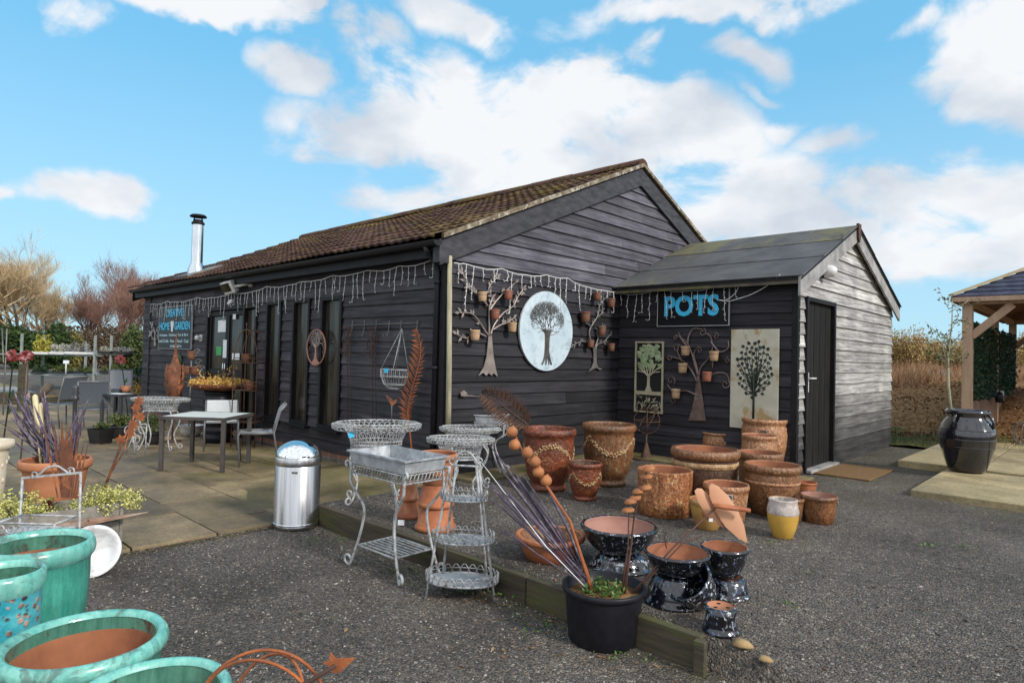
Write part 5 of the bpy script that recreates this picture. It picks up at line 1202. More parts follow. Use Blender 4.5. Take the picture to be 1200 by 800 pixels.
wall_tree('brown metal tree with curling branches and five clay pots on the shed wall', PS, -VY, (715, 320), 5.0,
  [(460, 862), (480, 800), (497, 720), (505, 640), (512, 590), (524, 590), (532, 650), (545, 740), (556, 810), (562, 864)],
  [[(514, 600), (492, 520), (478, 470), (445, 400), (385, 365)], [(518, 600), (505, 540), (490, 470), (520, 430)], [(522, 600), (530, 555), (575, 500), (600, 440), (590, 375), (560, 350)], [(510, 640), (480, 575), (420, 510), (345, 485)], [(515, 720), (450, 690), (370, 690), (335, 650)], [(455, 420), (460, 370), (490, 325), (540, 330)], [(590, 400), (640, 460), (690, 440), (692, 395)], [(545, 620), (620, 585), (680, 590), (700, 640)], [(420, 515), (395, 460), (400, 425)], [(600, 480), (600, 560)], [(455, 430), (420, 390), (400, 345)]],
  [(442, 455, 54), (608, 485, 56), (425, 555, 56), (567, 605, 56), (385, 705, 54)], [], 'bronze', ['tan_pot', 'tan_pot', 'tan_pot', 'red_pot', 'tan_pot'],
  curls=[(355, 628, 30, -.9, 1.0), (675, 650, 28, .9, -1.1), (522, 452, 20, 3.0, -1.0), (392, 440, 26, .3, 1.0), (540, 345, 24, 1.2, -1.0), (620, 368, 20, 2.5, -1.1), (385, 375, 16, .2, 1.2), (372, 745, 24, 1.5, 1.0), (690, 510, 18, 1.5, 1.0), (352, 495, 18, 2, 1)], leafL=0, group='metal tree planters on the walls')
# butterflies cut out on the curling tree
# oval plaque
cc = PG(640, 388, .045); hw = (PG(671, 388).y-PG(609, 388).y)/2; hh = (PG(640, 341).z-PG(640, 434).z)/2
t = thing('oval_plaque', 'oval pale blue plaque with a dark tree, hung on the barn gable', 'wall art', cc)
el = lambda r, n=56: [cc+Vector((0, hw*r*math.cos(2*PI*i/n), hh*r*math.sin(2*PI*i/n))) for i in range(n)]
m = MB(); m.poly(el(1.0), VX, .022); m.build('board', 'plaque', t, True, bevel=.004)
m = MB(); m.tube(el(1.0), .008, 6, closed=True); m.build('edge', 'gunmetal', t, True)
def art_tree(m, O, U, nrm, base, trunk_top, crown_c, crown_r, R, r0=.010, n0=7, lift=.024, depthn=5, spread=.6):
    """branching line drawing raised on a board: points are (u, z) metres from O"""
    def P(q): return O+U*q[0]+VZ*q[1]+nrm*lift
    def go(p, a, L, r, lv):
        pts = [p]; q = p
        for k in range(3):
            a2 = a+R.uniform(-.22, .22); q = (q[0]+math.cos(a2)*L/3, q[1]+math.sin(a2)*L/3); pts.append(q); a = a2
        e = ((q[0]-crown_c[0])/crown_r[0])**2+((q[1]-crown_c[1])/crown_r[1])**2
        if e > 1.08 and lv < depthn: return
        m.tube([P(x) for x in pts], [r, r*.9, r*.8, r*.65], 5)
        if lv <= 0: return
        for s in ((-1, 1) if R.random() < .75 else (-1, 0, 1)):
            go(q, a+s*spread*R.uniform(.6, 1.2), L*R.uniform(.68, .9), r*.72, lv-1)
    for i in range(n0):
        a = PI/2+(i-(n0-1)/2)*2.5/n0; go(trunk_top, a, crown_r[1]*.50, r0*.8, depthn)
R7 = random.Random(31)
m = MB(); art_tree(m, cc, VY, VX, None, (0, -.10*hh), (0, .30*hh), (hw*.64, hh*.46), R7, .0058, 11, depthn=6, spread=.55)
for i in range(7):
    x0 = (i-3)*.022; pth = [(x0*1.7+R7.uniform(-.02, .02), -.84*hh), (x0*.85, -.66*hh), (x0*.55+R7.uniform(-.012, .012), -.4*hh), (x0*.7, -.08*hh), (x0*1.3, .05*hh)]
    m.tube(smooth_path([cc+VY*a+VZ*b+VX*.024 for a, b in pth], 4), .0085, 5)
m.build('tree', 'plaque_dark', t, True)
# cream panel with round tree of curls
A = PS(858, 386, .03); Bq = PS(914, 386, .03); Cq = PS(856, 500, .03); pc = Vector(((A.x+Bq.x)/2, SY0-.045, (A.z+Cq.z)/2)); pw, ph = (Bq.x-A.x), (A.z-Cq.z)
t = thing('wall_art_panel', 'tall cream rust stained panel with a dark round tree, on the shed wall', 'wall art', pc)
m = MB(); m.box(pc, (pw, .025, ph)); m.build('board', 'cream_panel', t, True, bevel=.003)
m = MB(); R7 = random.Random(12); O = pc; cz = PS(884, 432).z-pc.z; cx_ = PS(884, 432).x-pc.x; rx, rz_ = pw*.40, ph*.30
m.tube([O+VX*cx_+VZ*(-.42*ph)-VY*.016, O+VX*cx_+VZ*(cz-rz_*.8)-VY*.016, O+VX*cx_+VZ*cz-VY*.016], [.016, .013, .008], 6)
nc = 0
for i in range(72):
    f = (i+.5)/72; a = i*2.39996; rr = math.sqrt(f)*.97; q = Vector((cx_+rx*rr*math.cos(a), 0, cz+rz_*rr*math.sin(a)))
    rad = R7.uniform(.019, .026); c0 = O+q-VY*.016; m.tube(spiral(c0, rad, rad*.25, R7.uniform(0, 6), R7.uniform(7, 9)+3, 11, VX, VZ), .0056, 5)
    m.ball(c0, rad*.62, 6, .5)
    base = O+VX*cx_+VZ*(cz-rz_*(.75 if rr < .8 else .85))-VY*.016
    if i % 2 == 0: m.tube([base, base.lerp(c0, .5)+VX*R7.uniform(-.03, .03), c0+VZ*-rad], [.006, .005, .003], 5)
m.build('tree', 'panel_tree', t, True)
# narrow open frame with green tree and roots
A = PS(745, 400, .06); Bq = PS(778, 400, .06); Cq = PS(744, 482, .06); pc = Vector(((A.x+Bq.x)/2, SY0-.06, (A.z+Cq.z)/2)); pw, ph = (Bq.x-A.x), (A.z-Cq.z)
t = thing('wall_art_panel', 'narrow framed panel with pale green tree above white tangled roots', 'wall art', pc)
m = MB(); m.box(pc+VY*.012, (pw-.02, .01, ph-.02)); m.build('backing', 'panel_back', t, True)
m = MB(); w = .022
for s in (-1, 1): m.box(pc+VX*(s*(pw/2-w/2)), (w, .03, ph)); m.box(pc+VZ*(s*(ph/2-w/2)), (pw-2*w, .03, w))
m.build('frame', 'tan_tree', t, True, bevel=.003)
m = MB(); R7 = random.Random(3)
m.poly([pc+VX*a+VZ*b-VY*.004 for a, b in ((-.055, -.20*ph), (-.022, -.12*ph), (-.020, .02*ph), (.020, .02*ph), (.022, -.12*ph), (.055, -.20*ph))], -VY, .008)
for s in (-1, 1):
    for a, b in ((.16, .14), (.12, .2), (.05, .2), (.18, .08)): m.tube(smooth_path([pc+VX*0+VZ*(0.0*ph)-VY*.008, pc+VX*(s*a*.4)+VZ*(.06*ph)-VY*.008, pc+VX*(s*a)+VZ*(b*ph)-VY*.008], 4), [.010]*8+[.005], 5)
m.build('trunk', 'tan_tree', t, True)
m = MB()
for i in range(46):
    u_, v_ = R7.uniform(-.40, .40)*pw, R7.uniform(.13, .43)*ph
    if abs(u_) > pw*.3 and v_ > ph*.36: continue
    m.lathe([(.001, .004), (R7.uniform(.018, .036), .002), (.04, 0)], pc+VX*u_+VZ*v_-VY*.012, 9, R=Matrix((VX, VZ, -VY)).transposed(), wob=.25)
m.build('leaves', 'green_tree', t, True)
m = MB(); m.box(pc+VZ*(-.225*ph)-VY*.004, (pw-.05, .012, .05))
for i in range(40):
    p0 = pc+VX*R7.uniform(-.42, .42)*pw+VZ*R7.uniform(-.46, -.25)*ph-VY*.006; p1 = p0+VX*R7.uniform(-.05, .05)+VZ*R7.uniform(-.07, .02); p2 = p1+VX*R7.uniform(-.04, .04)-VZ*R7.uniform(-.01, .05)
    p2.x = max(pc.x-pw*.46, min(pc.x+pw*.46, p2.x)); p2.z = max(pc.z-ph*.475, p2.z); p1.z = max(pc.z-ph*.47, p1.z); m.tube([p0, p1, p2], [.006, .005, .004], 5)
m.build('roots', 'tan_tree', t, True)
# signs
def sign(name, label, A, Bq, Cq, yw):
    c = Vector(((A.x+Bq.x)/2, yw, (A.z+Cq.z)/2)); w, h = Bq.x-A.x, A.z-Cq.z
    t = thing(name, label, 'sign', c); m = MB(); m.box(c, (w, .02, h)); m.build('board', 'sign_board', t, True, bevel=.002)
    m = MB(); e = .008
    for s in (-1, 1): m.box(c+VX*(s*(w/2+e/2)), (e, .026, h+2*e)); m.box(c+VZ*(s*(h/2+e/2)), (w, .026, e))
    m.build('edging', 'sign_edge', t, True); return t, c, w, h
t, c, w, h = sign('wall_sign', 'black sign with big blue letters POTS on the shed wall', PS(772, 339), PS(855, 335), PS(772, 382), SY0-.055)
q0, q1 = PS(779.6, 349), PS(843, 371); text_part('lettering', 'POTS', .27, (Vector(((q0.x+q1.x)/2, SY0-.066, c.z+.02)), VX, VZ, -VY), 'sign_blue', t, width=q1.x-q0.x, height=None) if False else text_part('lettering', 'POTS', .285, (Vector(((q0.x+q1.x)/2, SY0-.066, c.z+.01)), VX, VZ, -VY), 'sign_blue', t, width=q1.x-q0.x, bold=.035)
t, c, w, h = sign('wall_sign', 'black shop sign with blue and white lettering left of the glass doors', PL(188, 361), PL(226, 361), PL(188, 408), WY-.055)
def ln(txt, xa, xb, yc, hh_, mt, bold=0.0):
    fx = ((xa+xb)/2-110)/530-.5; fy = .5-(yc-90)/660
    text_part('lettering', txt, hh_/660*h, (Vector((c.x+fx*w, WY-.066, c.z+fy*h)), VX, VZ, -VY), mt, t, width=(xb-xa)/530*w, bold=bold)
ln('CREATIVE', 228, 508, 185, 118, 'sign_blue', .02); ln('HOME', 125, 298, 392, 125, 'sign_blue', .02); ln('GARDEN', 382, 622, 392, 125, 'sign_blue', .02)
ln('Antiques - Fashion - Pet & Bird', 128, 595, 540, 52, 'sign_pale', .01); ln('Local Crafts - Pots - Wood - Coal', 114, 604, 628, 52, 'sign_pale', .01); ln('01000 000774', 320, 500, 712, 40, 'sign_pale', .01)
m = MB(); fx = (340-110)/530-.5; o_ = Vector((c.x+fx*w, WY-.066, c.z+(.5-(395-90)/660)*h)); m.poly([o_+VX*a*w+VZ*b*h for a, b in ((-.05, .12), (.05, .12), (.045, .02), (.03, -.06), (.028, -.13), (-.028, -.13), (-.03, -.06), (-.045, .02))], -VY, .004); m.build('emblem', 'paper', t, True)
# pole at the barn corner
m = MB(); p0, p1 = Vector((GX+.10, WY-.05, .0)), onx(527, 300, GX+.06); m.tube([p0, p0.lerp(p1, .5)+VX*.008, p1], [.030, .029, .027], 8); tag(m.build('timber_pole', 'pole_wood', world=True, loc=p0), 'pale weathered timber pole standing at the barn corner', 'pole')
# icicle lights
def icicle(label, path, nst, lens, nrm, seed):
    R8 = random.Random(seed); t = thing('icicle_lights', label, 'string lights', path[0]); pth = []
    for a, b in zip(path, path[1:]):
        k = max(3, int((b-a).length/.14)); sag = .035*min(1.2, (b-a).length)
        pth += [a.lerp(b, i/k)-VZ*(sag*4*(i/k)*(1-i/k))+VZ*R8.uniform(-.008, .008) for i in range(k)]
    pth.append(path[-1]); m = MB(); m.tube(pth, .0048, 5); m.build('cable', 'cord', t, True)
    L = [0]
    for a, b in zip(pth, pth[1:]): L.append(L[-1]+(b-a).length)
    for i in range(nst):
        s = (i+.5+R8.uniform(-.3, .3))/nst*L[-1]; k = next(j for j in range(1, len(L)) if L[j] >= s); p = pth[k-1].lerp(pth[k], (s-L[k-1])/(L[k]-L[k-1]))
        ln_ = R8.choice(lens)*R8.uniform(.85, 1.15); m = MB(); q = p.copy(); pts = [p]; n = max(2, int(ln_/.07)); al = nrm.cross(VZ)
        for j in range(n):
            q = q-VZ*(ln_/n)+al*R8.uniform(-.016, .016)+nrm*R8.uniform(-.006, .008); pts.append(q.copy()); 
            e = al*R8.choice((-1, 1))*.018-VZ*.012; m.tube([q, q+e], [.0035, .0055], 4)
        if R8.random() < .4: pts.append(q+al*R8.choice((-1, 1))*.05-VZ*.015); pts.append(pts[-1]+al*.01+VZ*.02)
        m.tube(pts, .0036, 4); m.build('strand', 'cord', t, True)
icicle('string of white icicle lights under the eaves of the long barn wall', [PL(x, y, .07) for x, y in ((176, 356), (196, 353), (230, 349), (272, 343), (312, 336), (352, 330), (390, 323), (430, 317), (468, 312), (506, 305), (519, 299))], 72, (.14, .22, .30, .38, .18), -VY, 1)
icicle('string of white icicle lights drooping across the barn gable', [PG(x, y, .07) for x, y in ((532, 309), (543, 308), (562, 314), (588, 315), (616, 322), (640, 323), (665, 326), (690, 336), (706, 340), (721, 342))], 24, (.12, .22, .34, .48, .16), VX, 2)
icicle('string of white icicle lights hanging in front of the blue lettered sign', [PS(x, y, .10) for x, y in ((723, 343), (746, 345), (770, 339), (800, 341), (833, 338), (852, 334), (866, 332))], 15, (.15, .25, .38, .3), -VY, 3)
m = MB(); pth = smooth_path([PS(x, y, .10) for x, y in ((866, 332), (862, 343), (850, 352), (842, 351))], 4); m.tube(pth, .0045, 5); p2 = smooth_path([PS(855, 353, .09), PS(880, 345, .10), PS(900, 334, .13), PS(914, 322, .2)], 5); m.tube(p2, .005, 5); m.tube([p2[0], pth[-2]], .0045, 5)
tag(m.build('power_cable', 'cord', world=True, loc=p2[0]), 'loose white cable running from the sign up to the shed eaves', 'cable')
# flood light and small wall fittings on the long wall
p = PL(284, 337, .04); t = thing('flood_light', 'white flood light on an arm under the barn eaves', 'flood light', p)
m = MB(); m.box(p+Vector((-.10, -.17, 0)), (.26, .10, .20), M=Matrix.Rotation(.5, 3, 'X') @ Matrix.Rotation(.3, 3, 'Z')); lh = m.build('lamp_head', 'white_plastic', t, True, bevel=.01)
m = MB(); m.box(p+Vector((-.115, -.226, -.02)), (.20, .012, .14), M=Matrix.Rotation(.5, 3, 'X') @ Matrix.Rotation(.3, 3, 'Z')); m.build('glass', 'glass_dark', lh, True)
m = MB(); m.tube([p+Vector((.30, -.01, .05)), p+Vector((.28, -.08, .03)), p+Vector((0, -.14, 0))], .022, 8); m.box(p+Vector((.30, -.0, .05)), (.10, .03, .10)); m.build('arm', 'white_plastic', t, True)
m = MB(); m.lathe([(.03, 0), (.034, .02), (.028, .09), (.001, .1)], p+Vector((-.1, -.12, -.22)), 12, R=Matrix.Rotation(2.4, 3, 'X')); m.build('sensor', 'white_plastic', t, True)
p = PL(236, 396, .03); t = thing('wall_light', 'small white wall light between the shop sign and doors', 'wall light', p); m = MB(); m.box(p, (.09, .04, .12)); m.build('back_plate', 'white_plastic', t, True, bevel=.006); m = MB(); m.ball(p-VY*.07, .05, 12); m.build('globe', 'white_plastic', t, True)
p = PL(210, 424, .03); t = thing('wall_plaque', 'round dark green plaque below the shop sign', 'wall art', p); m = MB(); m.lathe([(.17, 0), (.18, .015), (.16, .04), (.13, .03), (.001, .035)], p, 24, R=Matrix((VX, VZ, -VY)).transposed()); m.build('disc', 'green_stem', t, True)
m = MB(); m.ball(p-VY*.04+VZ*.03, .06, 8, .8); m.build('centre', 'leaf_ivy', t, True)
# pale sprig ornament by the shop sign
o = wall_tree('pale leafy metal sprig on the wall left of the shop sign', PL, -VY, (160, 330), 5.33, [(112, 400), (114, 330), (120, 330), (124, 400)], [[(117, 340), (112, 300), (96, 270)], [(117, 340), (125, 300), (135, 285)], [(117, 370), (100, 350), (90, 330)], [(118, 370), (132, 350), (138, 320)]], [], [], 'pewter', ['tan_pot'], leafL=.13)
# copper tree of life disc
p = PL(370.5, 407, .075); hx = (PL(381, 407).x-PL(360, 407).x)/2; hz = (PL(370, 386).z-PL(370, 428).z)/2; R_ = (hx+hz)/2
t = thing('tree_disc', 'round copper coloured tree of life ring between two barn windows', 'wall art', p)
m = MB(); m.tube([p+VX*(R_*math.cos(2*PI*i/48))+VZ*(R_*math.sin(2*PI*i/48)) for i in range(48)], .011, 6, closed=True); m.build('ring', 'bronze_copper', t, True)
m = MB(); m.poly([p+VX*a*R_+VZ*b*R_ for a, b in ((-.45, -.88), (-.15, -.66), (-.07, -.3), (-.05, .2), (.05, .2), (.08, -.3), (.16, -.66), (.45, -.88), (0, -.98))], -VY, .010); m.build('trunk', 'bronze_copper', t, True)
R7 = random.Random(17); m = MB(); art_tree(m, p, VX, -VY, None, (0, -.05*R_), (0, .05*R_), (R_*.92, R_*.92), R7, .0085, 9, lift=.004, depthn=4, spread=.75); m.build('branches', 'pewter', t, True)
# hook rail with hanging things
pA, pB = PL(410, 381, .05), PL(491, 378, .05); t = thing('hook_rail', 'thin black wire rail with hooks on the barn wall', 'hook rail', pA)
m = MB(); m.tube([pA, pB], .006, 5); m.build('rail', 'gunmetal', t, True)
for i, x in enumerate((413, 427, 441, 456, 470, 489)):
    q = PL(x, 380, .05); m = MB(); m.tube(smooth_path([q+VZ*.05, q, q-VZ*.10-VY*.01, q-VZ*.16-VY*.05, q-VZ*.13-VY*.09], 3), .006, 5); m.build('hook', 'gunmetal', t, True)
q = PL(471, 385, .12); t = thing('hanging_basket', 'empty wire hanging basket on chains against the barn wall', 'basket', q)
zb = PL(471, 433, .12).z; hw_ = .22; m = MB()
for i in range(4):
    a = i*PI/2+.5; m.tube([q, Vector((q.x+hw_*math.cos(a), q.y-.09+.5*hw_*math.sin(a), zb))], .004, 5)
m.build('chain', 'wire', t, True)
m = MB(); ring = lambda r, z: [Vector((q.x+r*math.cos(2*PI*i/28), q.y-.09+.55*r*math.sin(2*PI*i/28), z)) for i in range(28)]
for r, z in ((hw_, zb), (hw_*.98, zb-.08), (hw_*.75, zb-.17), (hw_*.35, zb-.22)): m.tube(ring(r, z), .0045, 5, closed=True)
for i in range(22):
    a = 2*PI*i/22; m.tube([Vector((q.x+r*math.cos(a), q.y-.09+.55*r*math.sin(a), z)) for r, z in ((hw_, zb), (hw_*.98, zb-.08), (hw_*.75, zb-.17), (hw_*.3, zb-.225))], .0024, 4)
m.build('basket', 'wire', t, True)
m = MB(); m.box(q+Vector((.05, -.24, zb-q.z-.01)), (.06, .004, .05), rz=.1); m.build('price_tag', 'sign_blue', t, True)
for k, (x, y0, y1, lbl) in enumerate(((407, 383, 508, 'rusty wire garden stake hanging at the left end of the hook rail'), (436, 383, 500, 'rusty wire garden stake with looped heart top in the middle of the hook rail'))):
    t = thing('wire_stake', lbl, 'garden stake', PL(x, y0, .08)); q = PL(x, y0, .08); m = MB(); m.tube([q, PL(x+1, y1, .10)], .0055, 5); m.tube([q+VX*.05, PL(x+5, y1-8, .10)], .0045, 5); m.build('stem', 'rust_dark', t, True)
    for j in range(5):
        m = MB(); cc = q-VZ*(.08+.07*j)+VX*(.06*math.sin(j*1.7)); m.tube(spiral(cc, .09, .04, j, j+6.4, 16, VX, VZ), .0055, 5); m.build('loop', 'rust_dark', t, True)
# rust feathers (large fern leaves)
def feather(label, path, nleaf, lw, nrm, mt, name='rusty_fern', droop=.5, stem=None, wmax=.5, side=(1, -1)):
    t = thing(name, label, 'sculpture', path[0]); pth = smooth_path(path, 12); m = MB(); k = len(pth); m.tube(pth, [.011*(1-.6*i/k) for i in range(k)], 6)
    if stem: m.tube([pth[0]]+stem, .010, 6)
    m.build('stem', mt, t, True); m = MB()
    for i in range(nleaf):
        f = i/(nleaf-1); j = f*(k-1.001); a = int(j); p = pth[a].lerp(pth[a+1], j-a); d = (pth[min(a+2, k-1)]-pth[max(a-1, 0)]).normalized(); e = d.cross(nrm).normalized()
        L = lw*(math.sin(PI*(f*.80+.16)))**.8
        for s in side:
            tip = e*s*L+d*L*droop+nrm*(.02+.03*(i%2)); pts = [p-d*.010, p+tip*.5+d*.012, p+tip, p+tip*.5-d*.014]; m.poly([pts[0], pts[3], pts[2], pts[1]] if s > 0 else pts, nrm, .003)
    m.build('leaf_blades', mt, t, True); return t
feather('tall curved orange rusty fern leaf against the barn wall', [PL(x, y, .14) for x, y in ((479, 492), (478, 478), (483, 455), (490, 430), (493, 408), (489, 388))], 32, .15, -VY, 'rust_bright', stem=[PL(483, 530, .12), Vector((PL(483, 530, .12).x, WY-.12, 0.0))])
b = at(630, 570, 0.0); dF = depth(b)-.05
feather('arched brown rusty fern leaf leaning behind the wire planters', [atd(x, y, dF) for x, y in ((618, 497), (606, 488), (592, 477), (578, 467), (565, 461))], 26, .19, -FW, 'rust_dark', stem=[atd(623, 520, dF), b], droop=.3)
q = atd(459, 475, 5.6); t = thing('bird_stake', 'small rusty bird on a thin rod above the oval wire planter', 'garden stake', q)
m = MB(); m.tube([atd(459, 505, 5.75), q], .004, 5); m.build('rod', 'gunmetal', t, True); m = MB(); m.poly([atd(x, y, 5.6) for x, y in ((459, 476), (455, 469), (452, 463), (457, 466), (461, 469), (466, 467), (463, 473))], FW, .012); m.build('bird', 'rust', t, True)
m = MB(); q = PG(545, 460, .07)
t = thing('wall_ornament', 'tiny pale metal bird ornament low on the barn gable', 'wall art', q)
m.tube([PG(541, 463, .06), PG(562, 464, .06)], .006, 5); m.poly([PG(x, y, .06) for x, y in ((540, 464), (539, 460), (543, 457), (547, 460), (546, 464))], VX, .01); m.build('bird', 'pewter', t, True)
# armillary on a stand by the shed wall
b = at(757, 538, 0.0); t = thing('armillary_stand', 'rusty armillary sphere on a stand below the narrow tree panel', 'sculpture', b); zc = zfor(b.x, b.y, 493); r = 15*depth(b)/FOC
m = MB(); m.lathe([(.001, 0), (.17, 0), (.17, .012), (.03, .02), (.018, .03)], b, 20); m.tube([b, Vector((b.x, b.y, zc-r))], .012, 8); m.lathe([(.09, .02), (.02, .22), (.001, .24)], b, 4); m.build('stand', 'rust_dark', t, True)
for ax, ay in ((0, 0), (1.57, .4), (.9, -.6), (1.57, -1.0)):
    m = MB(); Mx = Matrix.Rotation(ax, 3, 'X') @ Matrix.Rotation(ay, 3, 'Y'); m.tube([Vector((b.x, b.y, zc))+Mx @ Vector((r*math.cos(2*PI*i/32), r*math.sin(2*PI*i/32), 0)) for i in range(32)], .007, 5, closed=True); m.build('hoop', 'rust_dark', t, True)
m = MB(); m.tube([Vector((b.x-r*.9, b.y, zc-r*.8)), Vector((b.x+r*.9, b.y, zc+r*.8))], .006, 5); m.build('arrow', 'rust_dark', t, True)

# ------------------------------------------------------------------ wirework planters
def scroll_leg(top, foot, out, r=.011, knee=None, curl=.035):
    """S shaped leg from top point to foot with a scroll; out = horizontal unit vector"""
    top, foot = Vector(top), Vector(foot); m = MB(); h = top.z-foot.z
    pth = smooth_path([top, top+out*.055-VZ*h*.14, top+out*.045-VZ*h*.34, top.lerp(foot, .62)-out*.035, foot+VZ*h*.12-out*.01, foot+out*.03+VZ*.012], 6)
    cc = foot+out*.03+VZ*(.012+curl); pth += spiral(cc, curl, curl*.45, -PI/2, PI*1.15, 12, out, VZ)[1:]
    m.tube(pth, r, 6); return m
def oval_planter(label, c, rz, a, b, zt, zb, group='oval wirework planters'):
    t = thing('wire_planter', label, 'planter', c, rz, group); h = zt-zb
    P = lambda f, ang: None
    prof = [(.56, zb), (.58, zb+.30*h), (.66, zb+.62*h), (.80, zb+.90*h), (.92, zt), (1.0, zt-.04*h), (.99, zt-.20*h), (.93, zt-.26*h)]
    m = MB(); n = 40
    for fam in (1, -1):
        for i in range(n):
            pts = []
            for k, (f, z) in enumerate(prof):
                ang = 2*PI*(i+fam*(.55*k*(1 if k < 5 else 1)))/n; pts.append(Vector((a*f*math.cos(ang), b*f*math.sin(ang), z)))
            m.tube(pts, .0028, 4)
    for f, z, r in ((.56, zb, .008), (.58, zb+.28*h, .005), (.57, zb+.14*h, .004), (.92, zt, .006), (1.0, zt-.10*h, .005), (.66, zb+.62*h, .004), (.93, zt-.26*h, .005)):
        m.tube([Vector((a*f*math.cos(2*PI*i/44), b*f*math.sin(2*PI*i/44), z)) for i in range(44)], r, 5, closed=True)
    m.build('basket', 'wire', t)
    m = MB()
    for i in range(9):
        x = (i-4)/5*a*.56; y = b*.56*math.sqrt(max(0, 1-(x/(a*.56))**2)); m.tube([(x, -y, zb), (x, y, zb)], .0035, 4)
    for i in range(5):
        y = (i-2)/3*b*.56; x = a*.56*math.sqrt(max(0, 1-(y/(b*.56))**2)); m.tube([(-x, y, zb), (x, y, zb)], .0035, 4)
    m.build('base_grid', 'wire', t)
    for sx in (-1, 1):
        for sy in (-1, 1):
            o = Vector((sx*.85, sy*.5, 0)).normalized(); scroll_leg((sx*a*.44, sy*b*.36, zb), (sx*a*.50, sy*b*.50, 0.0), o, .010).build('leg', 'wire', t)
    return t
c = Vector((-4.90, 3.42, 0)); zt = zfor(c.x, c.y, 495); t = oval_planter('large oval wirework planter with rolled rim, standing nearest the barn windows', c, va(437), .40, .27, zt, zfor(c.x, c.y, 524))
m = MB(); q = Matrix.Rotation(-va(437), 3, 'Z') @ (atd(411.5, 509, depth(c)-.22)-c); m.box(q, (.045, .004, .05)); m.build('price_tag', 'sign_blue', t)
c = at(538, 586, 0); oval_planter('middle oval wirework planter, in front of a matching one', c, va(538), 40*depth(c)/FOC, 22*depth(c)/FOC, zfor(c.x, c.y, 512), zfor(c.x, c.y, 537))
c = at(549, 570, 0); oval_planter('rear oval wirework planter beside the barn gable', c, YAW, 36*depth(c)/FOC, 22*depth(c)/FOC, zfor(c.x, c.y, 500), zfor(c.x, c.y, 520))
def trough_stand(label, c, rz, L, W, zt, zb, shelf=True):
    t = thing('zinc_trough_stand', label, 'planter', c, rz, 'rectangular zinc troughs on wire stands'); m = MB(); k = .93
    def rr(f, z, o=0): return [Vector((s*(L/2*f+o), q*(W/2*f+o), z)) for s, q in ((-1, -1), (1, -1), (1, 1), (-1, 1))]
    zm = zt-(zt-zb)*.58
    o1, o2, i1, i2 = rr(1, zt), rr(k, zm), rr(1, zt, -.008), rr(k, zm+.01, -.006)
    fl = rr(1, zt, .012); fl2 = rr(1, zt-.012, .012)
    m.add(o1+o2, [(i, 4+i, 4+(i+1) % 4, (i+1) % 4) for i in range(4)]); m.add(i1+i2, [((i+1) % 4, 4+(i+1) % 4, 4+i, i) for i in range(4)]); m.add(i2, [(0, 1, 2, 3)]); m.add(o2, [(3, 2, 1, 0)])
    m.add(fl+[p+VZ*.001 for p in i1]+fl2+[p-VZ*.012 for p in o1], [(i, (i+1) % 4, 4+(i+1) % 4, 4+i) for i in range(4)]+[((i+1) % 4, i, 8+i, 8+(i+1) % 4) for i in range(4)]+[(8+(i+1) % 4, 8+i, 12+i, 12+(i+1) % 4) for i in range(4)])
    m.build('trough', 'zinc', t)
    m = MB(); zl = zb; a, b2 = L/2*k*.98, W/2*k*.98
    for z in (zl, zm-.012): m.tube([Vector((s*a, q*b2, z)) for s, q in ((-1, -1), (1, -1), (1, 1), (-1, 1))], .006, 5, closed=True)
    n1, n2 = int(2*a/.03), int(2*b2/.03)
    for s in (-1, 1):
        for i in range(n1): x = -a+2*a*(i+.5)/n1; m.tube([(x-.012, s*b2, zl), (x+.012, s*b2, zm-.012)], .0038, 4); 
        for i in range(n2): y = -b2+2*b2*(i+.5)/n2; m.tube([(s*a, y-.012, zl), (s*a, y+.012, zm-.012)], .0038, 4)
    for i in range(int(n1*.7)): x = -a+2*a*(i+.5)/int(n1*.7); m.tube([(x, -b2, zl), (x, b2, zl)], .0035, 4)
    m.build('cradle', 'wire', t)
    for sx in (-1, 1):
        for sy in (-1, 1):
            o = Vector((sx, sy*.25, 0)).normalized(); m = MB(); top = Vector((sx*(a+.006), sy*(b2+.006), zm-.01)); ft = Vector((sx*a*.86, sy*b2, 0))
            cu = spiral(top+o*.032+VZ*.0, .032, .014, PI, PI-4.6, 10, o, VZ)[::-1]
            pth = cu+smooth_path([top, top-VZ*.12, top-VZ*(zm*.28)-o*.06, top-VZ*(zm*.42)-o*.13, ft+VZ*zm*.30-o*.05, ft+VZ*.03+o*.02, ft+o*.045+VZ*.006], 5)[1:]
            pth += spiral(ft+o*.045+VZ*.046, .040, .018, -PI/2, PI*1.0, 10, o, VZ)[1:]
            m.tube(pth, .0105, 6); m.build('leg', 'wire', t)
    if shelf:
        zs = zt*.19; m = MB(); a2 = a*.72
        for sy in (-1, 1): m.tube([(-a2, sy*b2*.95, zs), (a2, sy*b2*.95, zs)], .008, 5)
        for sx in (-1, 1): m.tube([(sx*a2, -b2*.95, zs), (sx*a2, b2*.95, zs)], .007, 5)
        for i in range(7): y = -b2*.95+1.9*b2*(i+1)/8; m.box((0, y, zs+.004), (2*a2, .014, .006))
        m.build('shelf', 'wire', t)
    return t
c = Vector((-3.66, 2.73, LOW)); trough_stand('whitewashed zinc trough on a scrolled wire stand with slatted shelf', c, .02, .64, .36, zfor(c.x, c.y, 530)-LOW, zfor(c.x, c.y, 557)-LOW)
c = at(566, 553, 0); trough_stand('zinc trough on a plain wire stand against the barn gable', c, YAW-.15, 53*depth(c)/FOC, .24, zfor(c.x, c.y, 485), zfor(c.x, c.y, 502), shelf=False)
